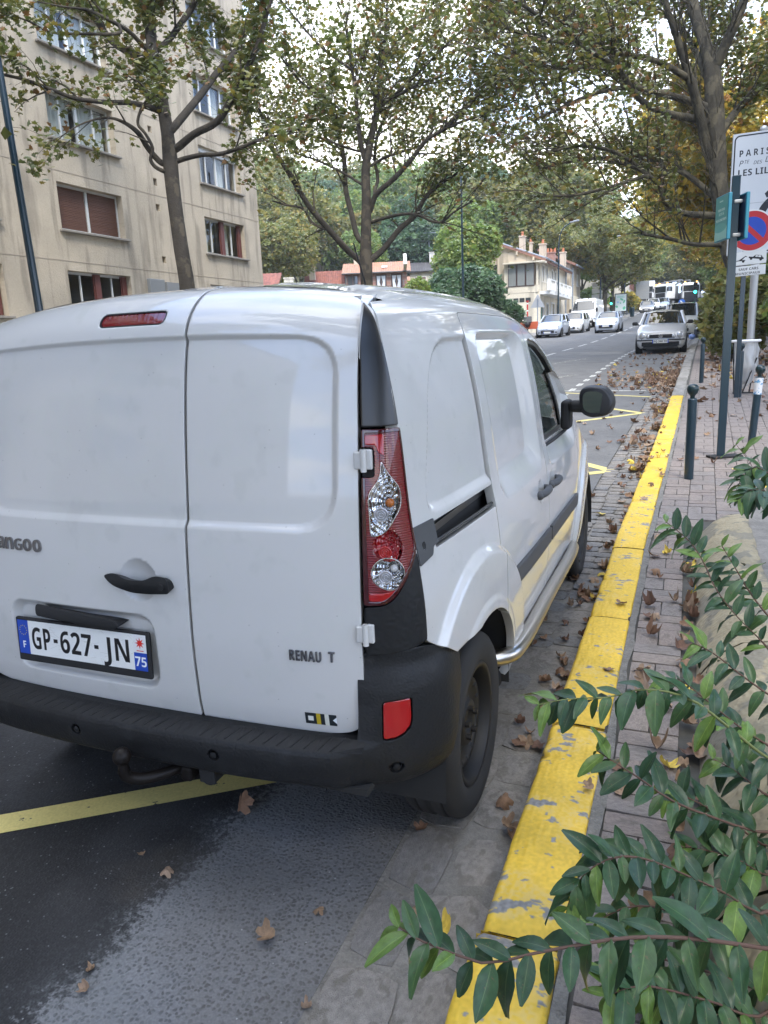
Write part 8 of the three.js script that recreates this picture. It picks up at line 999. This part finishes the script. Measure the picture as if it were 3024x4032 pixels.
{
  const r = rng(77), lg = [ovalLeaf(0.096, 0.042, 0.28), ovalLeaf(0.082, 0.037, 0.18), ovalLeaf(0.09, 0.044, 0.42), ovalLeaf(0.072, 0.035, 0.1), ovalLeaf(0.088, 0.040, 0.5, 0.5, 1), ovalLeaf(0.078, 0.040, 0.2, -0.6, 1), ovalLeaf(0.094, 0.036, 0.35, 0.35, 1.5), ovalLeaf(0.068, 0.036, 0.65, -0.3, 1)];
  const main = thing('leafy_shrub', 'leafy green shrub arching over the yellow kerb at lower right', 'shrub', [1.95, 0.3, 0.7]), far = thing('leafy_shrub', 'dark-leaved shrub at the far end of the planting bed', 'shrub', [2.35, 0.3, -1.9]);
  const place = (parent) => (v) => new THREE.Vector3(v.x - parent.position.x, v.y - parent.position.y, v.z - parent.position.z);
  let made = 0; const rest = new Map();
  const leafAt = (parent, pos, dir, up, s, mi) => {
    const g = lg[Math.floor(r() * lg.length)], o = new THREE.Mesh(g, mLeafS[mi]); o.name = 'leaf'; const z = dir.clone().normalize(), x = new THREE.Vector3().crossVectors(up, z).normalize(), y = new THREE.Vector3().crossVectors(z, x);
    o.quaternion.setFromRotationMatrix(new THREE.Matrix4().makeBasis(x, y, z)); o.position.copy(place(parent)(pos)); o.scale.setScalar(s);
    if (parent === main && made < 300) { parent.add(o); made++; } else { o.updateMatrix(); const k = parent.id + '_' + mi; if (!rest.has(k)) rest.set(k, { parent, mi, g: [] }); rest.get(k).g.push(g.clone().applyMatrix4(o.matrix)); }
  };
  const stemOf = (parent, pts, rad, leafy, scale, tipYoung) => {
    const c = new THREE.CatmullRomCurve3(pts), L = c.getLength(), path = range(0, 1, Math.max(4, Math.round(L / 0.06))).map((t) => { const q = place(parent)(c.getPoint(t)); return [q.x, q.y, q.z, lerp(0.0014, rad, t)]; });
    mesh('stem', tubeGeo(path, 6, 1), tipYoung ? mStemG : mStem, parent);
    const step = 0.046 * scale, n = Math.floor(L * leafy / step);
    for (let i = 0; i < n; i++) {
      const t = (i * step) / L, p = c.getPoint(t), tg = c.getTangent(t).negate(), side = new THREE.Vector3().crossVectors(tg, new THREE.Vector3(0, 1, 0)).normalize(), upv = new THREE.Vector3().crossVectors(side, tg).normalize(), flip = i % 2;
      for (const s of [1, -1]) {
        const base = flip ? side.clone().multiplyScalar(s) : upv.clone().multiplyScalar(s * 0.8).addScaledVector(side, s * 0.4), d = base.addScaledVector(tg, 0.45 + 0.4 * r()).add(new THREE.Vector3((r() - 0.5) * 0.5, -0.55 * r() - (s < 0 && !flip ? 0.3 : 0.05), (r() - 0.5) * 0.5)).normalize();
        const young = t * L < 0.07, sz = scale * (young ? 0.55 + 0.4 * t * L / 0.07 : 0.62 + 0.55 * r()), up = new THREE.Vector3((r() - 0.5) * 0.4, 1, (r() - 0.5) * 0.4 + 0.25);
        leafAt(parent, p, d, up, sz, young ? 3 : (r() < 0.13 ? 3 : Math.floor(r() * 3)));
      }
    }
  };
  const roots = [[1.95, 0.28, 0.85], [2.0, 0.28, 0.55], [2.05, 0.28, 0.25], [2.1, 0.28, -0.1]];
  SHRUB_STEMS.forEach((st, i) => {
    const farOne = i >= 15, parent = farOne ? far : main, pts = st.map((p) => new THREE.Vector3(...p)), e = pts[pts.length - 1], rt = farOne ? [2.35 + 0.1 * (i - 15), 0.27, -1.9] : roots[i % 4];
    pts.push(new THREE.Vector3(lerp(e.x, rt[0], 0.55), Math.max(e.y, 0.35) * 0.62 + rt[1] * 0.38 + 0.03, lerp(e.z, rt[2], 0.5)), new THREE.Vector3(...rt));
    stemOf(parent, pts, 0.0045, farOne ? 0.9 : 0.86, farOne ? 1.25 : 1.0, i === 1);
  });
  // inner growth that fills the bed
  for (let i = 0; i < 46; i++) { const q = roots[i % 4], a = -2.0 + r() * 3.6, l = 0.30 + 0.45 * r(), b = new THREE.Vector3(q[0] + (r() - 0.2) * 0.5, 0.28, q[2] + (r() - 0.5) * 0.9), tip = b.clone().add(new THREE.Vector3(Math.cos(a + Math.PI) * l * 0.45 * (r() < 0.35 ? 1 : -0.6), 0.20 + 0.30 * r(), Math.sin(a) * l * 0.5)), mid = b.clone().lerp(tip, 0.5).add(new THREE.Vector3(0, 0.12, 0)); if (tip.x < 1.62) tip.x = 1.62 + r() * 0.2; stemOf(main, [tip, mid, b], 0.004, 0.85, 0.95, false); }
  for (let i = 0; i < 12; i++) { const b = new THREE.Vector3(2.3 + r() * 0.6, 0.28, -1.6 - r() * 1.4), tip = b.clone().add(new THREE.Vector3((r() - 0.7) * 0.5, 0.35 + 0.35 * r(), (r() - 0.5) * 0.5)), mid = b.clone().lerp(tip, 0.5).add(new THREE.Vector3(0, 0.1, 0)); stemOf(far, [tip, mid, b], 0.004, 0.85, 1.15, false); }
  for (const { parent, mi, g } of rest.values()) { const m = mesh('inner_leaves', mergeGeometries(g), mLeafS[mi], parent); m.userData.kind = 'stuff'; }
}
// fallen plane leaves: dry and curled
function dryLeaf(size, curl, seed) { // five-lobed, ragged, curled
  const r = rng(seed), n = 28, R = []; for (let i = 0; i < n; i++) { const a = i / n * Math.PI * 2, lobe = Math.pow(Math.abs(Math.cos(2.5 * (a - Math.PI / 2))), 0.8), base = sstep(0.0, 0.5, Math.abs(((a + Math.PI / 2) % (Math.PI * 2)) - 0)); R.push([a, (0.30 + 0.24 * lobe) * (0.86 + 0.26 * r()) * (0.55 + 0.45 * base)]); }
  const fold = r() * 3.14, fx = Math.cos(fold), fz = Math.sin(fold), ph = r() * 9, pos = [0, 0, 0], uv = [0.5, 0.5], idx = [];
  for (const k of [0.38, 0.72, 1]) R.forEach(([a, q]) => { const x = Math.cos(a) * q * k, z = Math.sin(a) * q * k, f = x * fx + z * fz, d = x * x + z * z; pos.push(x * (1 - 0.25 * Math.abs(curl) * d * 2), curl * (1.3 * f * f + 0.5 * d) + 0.035 * Math.sin(a * 3 + ph) * k + (r() - 0.5) * 0.05 * k, z * (1 - 0.25 * Math.abs(curl) * d * 2)); uv.push(0.5 + x, 0.5 + z); });
  for (let i = 0; i < n; i++) { const j = (i + 1) % n; idx.push(0, 1 + j, 1 + i); for (const o of [1, 1 + n]) idx.push(o + i, o + j, o + n + i, o + j, o + n + j, o + n + i); }
  let lo = 9; for (let i = 1; i < pos.length; i += 3) lo = Math.min(lo, pos[i]); for (let i = 1; i < pos.length; i += 3) pos[i] -= lo * 0.7; const g = new THREE.BufferGeometry(); g.setAttribute('position', new THREE.Float32BufferAttribute(pos.map((v) => v * size), 3)); g.setAttribute('uv', new THREE.Float32BufferAttribute(uv, 2)); g.setIndex(idx); g.computeVertexNormals(); return g;
}
{
  const r = rng(404), geos = [dryLeaf(0.13, 0.35, 1), dryLeaf(0.11, 0.9, 2), dryLeaf(0.12, 0.6, 3), dryLeaf(0.10, 1.2, 4), dryLeaf(0.125, -0.5, 5), dryLeaf(0.09, 1.5, 6), dryLeaf(0.115, 2.0, 7), dryLeaf(0.10, -1.1, 8), dryLeaf(0.13, 0.2, 9), dryLeaf(0.085, 1.0, 10), dryLeaf(0.12, 1.6, 11), dryLeaf(0.105, 0.45, 12)];
  const lt = (a, b, c, s) => MP([1, 1, 1], 0.8, { side: THREE.DoubleSide, transmission: 0.08, thickness: 0, map: tex(64, 64, (u, v) => { const x = u - 0.5, y = v - 0.5, an = Math.atan2(y, x), d = Math.hypot(x, y), vein = sstep(0.12, 0.02, Math.abs(Math.sin(an * 2.5)) * d * 3), n = fbm(u * 7, v * 7, s, 4), w = 0.6 + 0.8 * n; return [lerp(a * w, a * 1.5, vein * 0.4), lerp(b * w, b * 1.5, vein * 0.4), lerp(c * w, c * 1.4, vein * 0.4)]; }) });
  const mats = [lt(0.23, 0.135, 0.078, 1), lt(0.19, 0.105, 0.062, 2), lt(0.27, 0.175, 0.105, 3), lt(0.14, 0.075, 0.048, 4), lt(0.31, 0.215, 0.145, 5)], yellow = lt(0.62, 0.46, 0.08, 6);
  let n = 0;
  function leaf(x, y, z, label, group, s = 1, mat, rot) { const g = geos[Math.floor(r() * geos.length)], o = mesh('fallen_leaf', g, mat || mats[Math.floor(r() * mats.length)]); o.position.set(x, y + 0.004, z); o.rotation.set((r() - 0.5) * 0.7, r() * 6.28, (r() - 0.5) * 0.7); if (rot) o.rotation.set(...rot); o.scale.setScalar(s * (0.8 + 0.4 * r())); tag(o, label, 'leaf', group); n++; return o; }
  const one = 'single fallen leaves';
  leaf(0.103, 0.03, 0.323, 'curled dark brown leaf on the asphalt below the rear bumper', one, 0.68, mats[1], [0.9, 0.5, 0.4]); leaf(0.043, 0, 0.688, 'flat grey-brown leaf lying on the dark asphalt', one, 0.54, mats[4], [0.1, 1, 0]); leaf(-0.095, 0, 0.64, 'tiny leaf scrap on the dark asphalt', one, 0.25, mats[2]); leaf(0.471, 0.01, 0.811, 'large light brown leaf alone on the grey asphalt', one, 0.68, mats[2], [0.15, 2.2, 0.2]); leaf(0.563, 0, 0.675, 'small brown leaf right of the large asphalt leaf', one, 0.32, mats[2]); leaf(0.114, 0, 1.106, 'pale folded leaf at lower left on the asphalt', one, 0.40, mats[4]); leaf(0.085, 0, 1.055, 'leaf crumb just behind the pale folded leaf', one, 0.25, mats[2]); leaf(0.678, 0, 0.967, 'small pale leaf at the bottom edge near the gutter', one, 0.29, mats[4]); leaf(0.834, 0.01, 0.581, 'narrow brown leaf on a gutter stone', one, 0.30, mats[2]); leaf(0.722, 0.01, 0.237, 'spiky brown leaf behind the rear wheel', one, 0.43, mats[1], [0.05, 1, 0]); leaf(0.955, 0.02, 0.03, 'rounded brown leaf against the kerb behind the wheel', one, 0.61, mats[0], [0.7, 0.4, 0.2]); leaf(0.93, 0.035, 0.66, 'bright yellow leaf lying on the kerb edge', one, 0.72, yellow, [0.1, 0.6, 0.15]);
  leaf(1.23, 0.13, 0.02, 'pale pinkish curled leaf on the yellow kerb', one, 0.61, mats[4], [0.3, 1.6, 0.2]); leaf(1.335, 0.125, 0.01, 'flat lobed leaf on the paving beside the kerb', one, 0.58, mats[2], [0, 0.3, 0]); leaf(1.208, 0.13, -0.91, 'rounded orange-brown leaf on the yellow kerb', one, 0.43, mats[0]); leaf(1.45, 0.13, 0.53, 'big tan leaf under the shrub', one, 0.90, mats[2], [0.5, 0.8, 0.3]); leaf(1.50, 0.13, 0.45, 'second tan leaf under the shrub', one, 0.72, mats[2]); leaf(1.35, 0.13, -0.85, 'long curled leaf on the paving', one, 0.65, mats[4], [0.8, 1.5, 0]); leaf(1.55, 0.13, -1.7, 'flat tan leaf at the foot of the edging', one, 0.76, mats[4], [0.1, 0.2, -0.2]); leaf(0.95, 0.015, -0.39, 'upturned leaf in the gutter beside the front of the kerb stone', one, 0.61, mats[4], [0.8, 0.3, 0.3]);
  const rest = []; const spread = (count, fx, fy, fz, label, group, s = 1, yl = 0.03) => { for (let k = 0; k < count; k++) { const z = fz(), x = fx(z), y = fy(z, x); if (label && n < 300) leaf(x, y, z, label, group, s, r() < yl ? yellow : null); else rest.push([x, y, z, s, r() < yl ? 5 : Math.floor(r() * 5)]); } };
  const gy = (z) => roadY(z) + 0.012, py = (z) => roadY(z) + PAVE_Y + 0.012, ky = (z) => roadY(z) + 0.135;
  const bell = () => (r() + r() + r()) / 3;
  spread(34, (z) => KERB_X(z) - 0.02 - 0.16 * r() * r(), gy, () => 0.2 - r() * 2.6, 'dry brown leaf against the near yellow kerb in the gutter', 'leaves against the near kerb', 0.55);
  spread(14, (z) => KERB_X(z) - 0.1 - 0.3 * r(), gy, () => -0.4 - r() * 2.6, 'dry brown leaf out on the gutter stones beside the van', 'leaves on the gutter stones', 0.55);
  spread(42, (z) => KERB_X(z) - 0.02 - 0.26 * r() * r(), gy, () => -2.4 - r() * 4.5, 'dry brown leaf in the gutter beyond the van', 'leaves in the gutter beyond the van', 0.66);
  spread(14, (z) => KERB_X(z) + 0.02 + 0.18 * r(), ky, () => 0.3 - r() * 9, 'dry leaf on top of the yellow kerb', 'leaves on the yellow kerb', 0.6);
  spread(58, (z) => KERB_X(z) + 0.27 + r() * (z > -3.6 ? 0.28 : 1.6), py, () => 0.6 - r() * 11, 'dry leaf scattered on the block paving', 'leaves on the paving', 0.68, 0.07);
  spread(22, () => 1.54 + 0.07 * (r() - 0.5), py, () => 1.0 - r() * 4.2, 'dry leaf caught along the foot of the concrete edging', 'leaves along the edging', 0.7, 0.1);
  spread(30, (z) => -0.4 + r() * 1.2, (z) => roadY(z) + 0.006, () => -4.5 - r() * 8, 'dry leaf blown out on the empty bay ahead of the van', 'leaves on the empty bay', 0.68);
  // the drift in the bay: far too many to count
  spread(290, (z) => shiftX(z) + 0.95 - 1.9 * r() * r(), (z) => roadY(z) + 0.012 + 0.02 * r(), () => -15.5 - 3.2 * (bell() - 0.5) * 2 - r() * 1.5, '', '', 1.0);
  spread(230, (z) => KERB_X(z) - 0.04 - 0.45 * r() * r(), (z) => roadY(z) + 0.012 + 0.03 * r(), () => -6 - r() * 17, '', '', 1.0);
  spread(110, (z) => shiftX(z) - 0.9 + 1.8 * r(), (z) => roadY(z) + 0.01, () => -12 - r() * 14, '', '', 0.9); spread(240, (z) => KERB_X(z) + 0.45 + r() * 2.4, (z) => roadY(z) + PAVE_Y + 0.012, () => -9.5 - r() * 14, '', '', 1.0); spread(420, (z) => KERB_X(z) + 0.5 + r() * 1.5, (z) => roadY(z) + PAVE_Y + 0.02, () => -15 - r() * 16, '', '', 1.05);
  const byM = new Map(); rest.forEach((q) => { const k = q[4]; if (!byM.has(k)) byM.set(k, []); byM.get(k).push(q); });
  const G = new THREE.Group(); G.name = 'leaf_litter'; tag(G, 'drift of dry brown leaves over the empty bay and gutter', 'leaves', null, 'stuff'); scene.add(G);
  for (const [k, L] of byM) { const parts = L.map(([x, y, z, s]) => { _o.position.set(x, y, z); _o.rotation.set((r() - 0.5) * 1.2, r() * 6.28, (r() - 0.5) * 1.2); const q = s * (0.7 + 0.5 * r()); _o.scale.set(q, q, q); _o.updateMatrix(); return geos[Math.floor(r() * geos.length)].clone().applyMatrix4(_o.matrix); }); const m = mesh('dry_leaves', mergeGeometries(parts), k === 5 ? yellow : mats[k], G); m.userData.kind = 'stuff'; }
}
// ------------------------------------------------------------------ thin haze, then draw
scene.fog = new THREE.FogExp2(new THREE.Color(0.80, 0.84, 0.86), 0.0005);
scene.traverse((o) => { if (o.isMesh || o.isInstancedMesh) { o.castShadow = true; o.receiveShadow = true; } });
const renderer = new THREE.WebGLRenderer({ antialias: true });
renderer.setSize(768, 1024);
renderer.toneMapping = THREE.LinearToneMapping; renderer.toneMappingExposure = EXPOSURE;
renderer.shadowMap.enabled = true;
renderer.render(scene, camera);
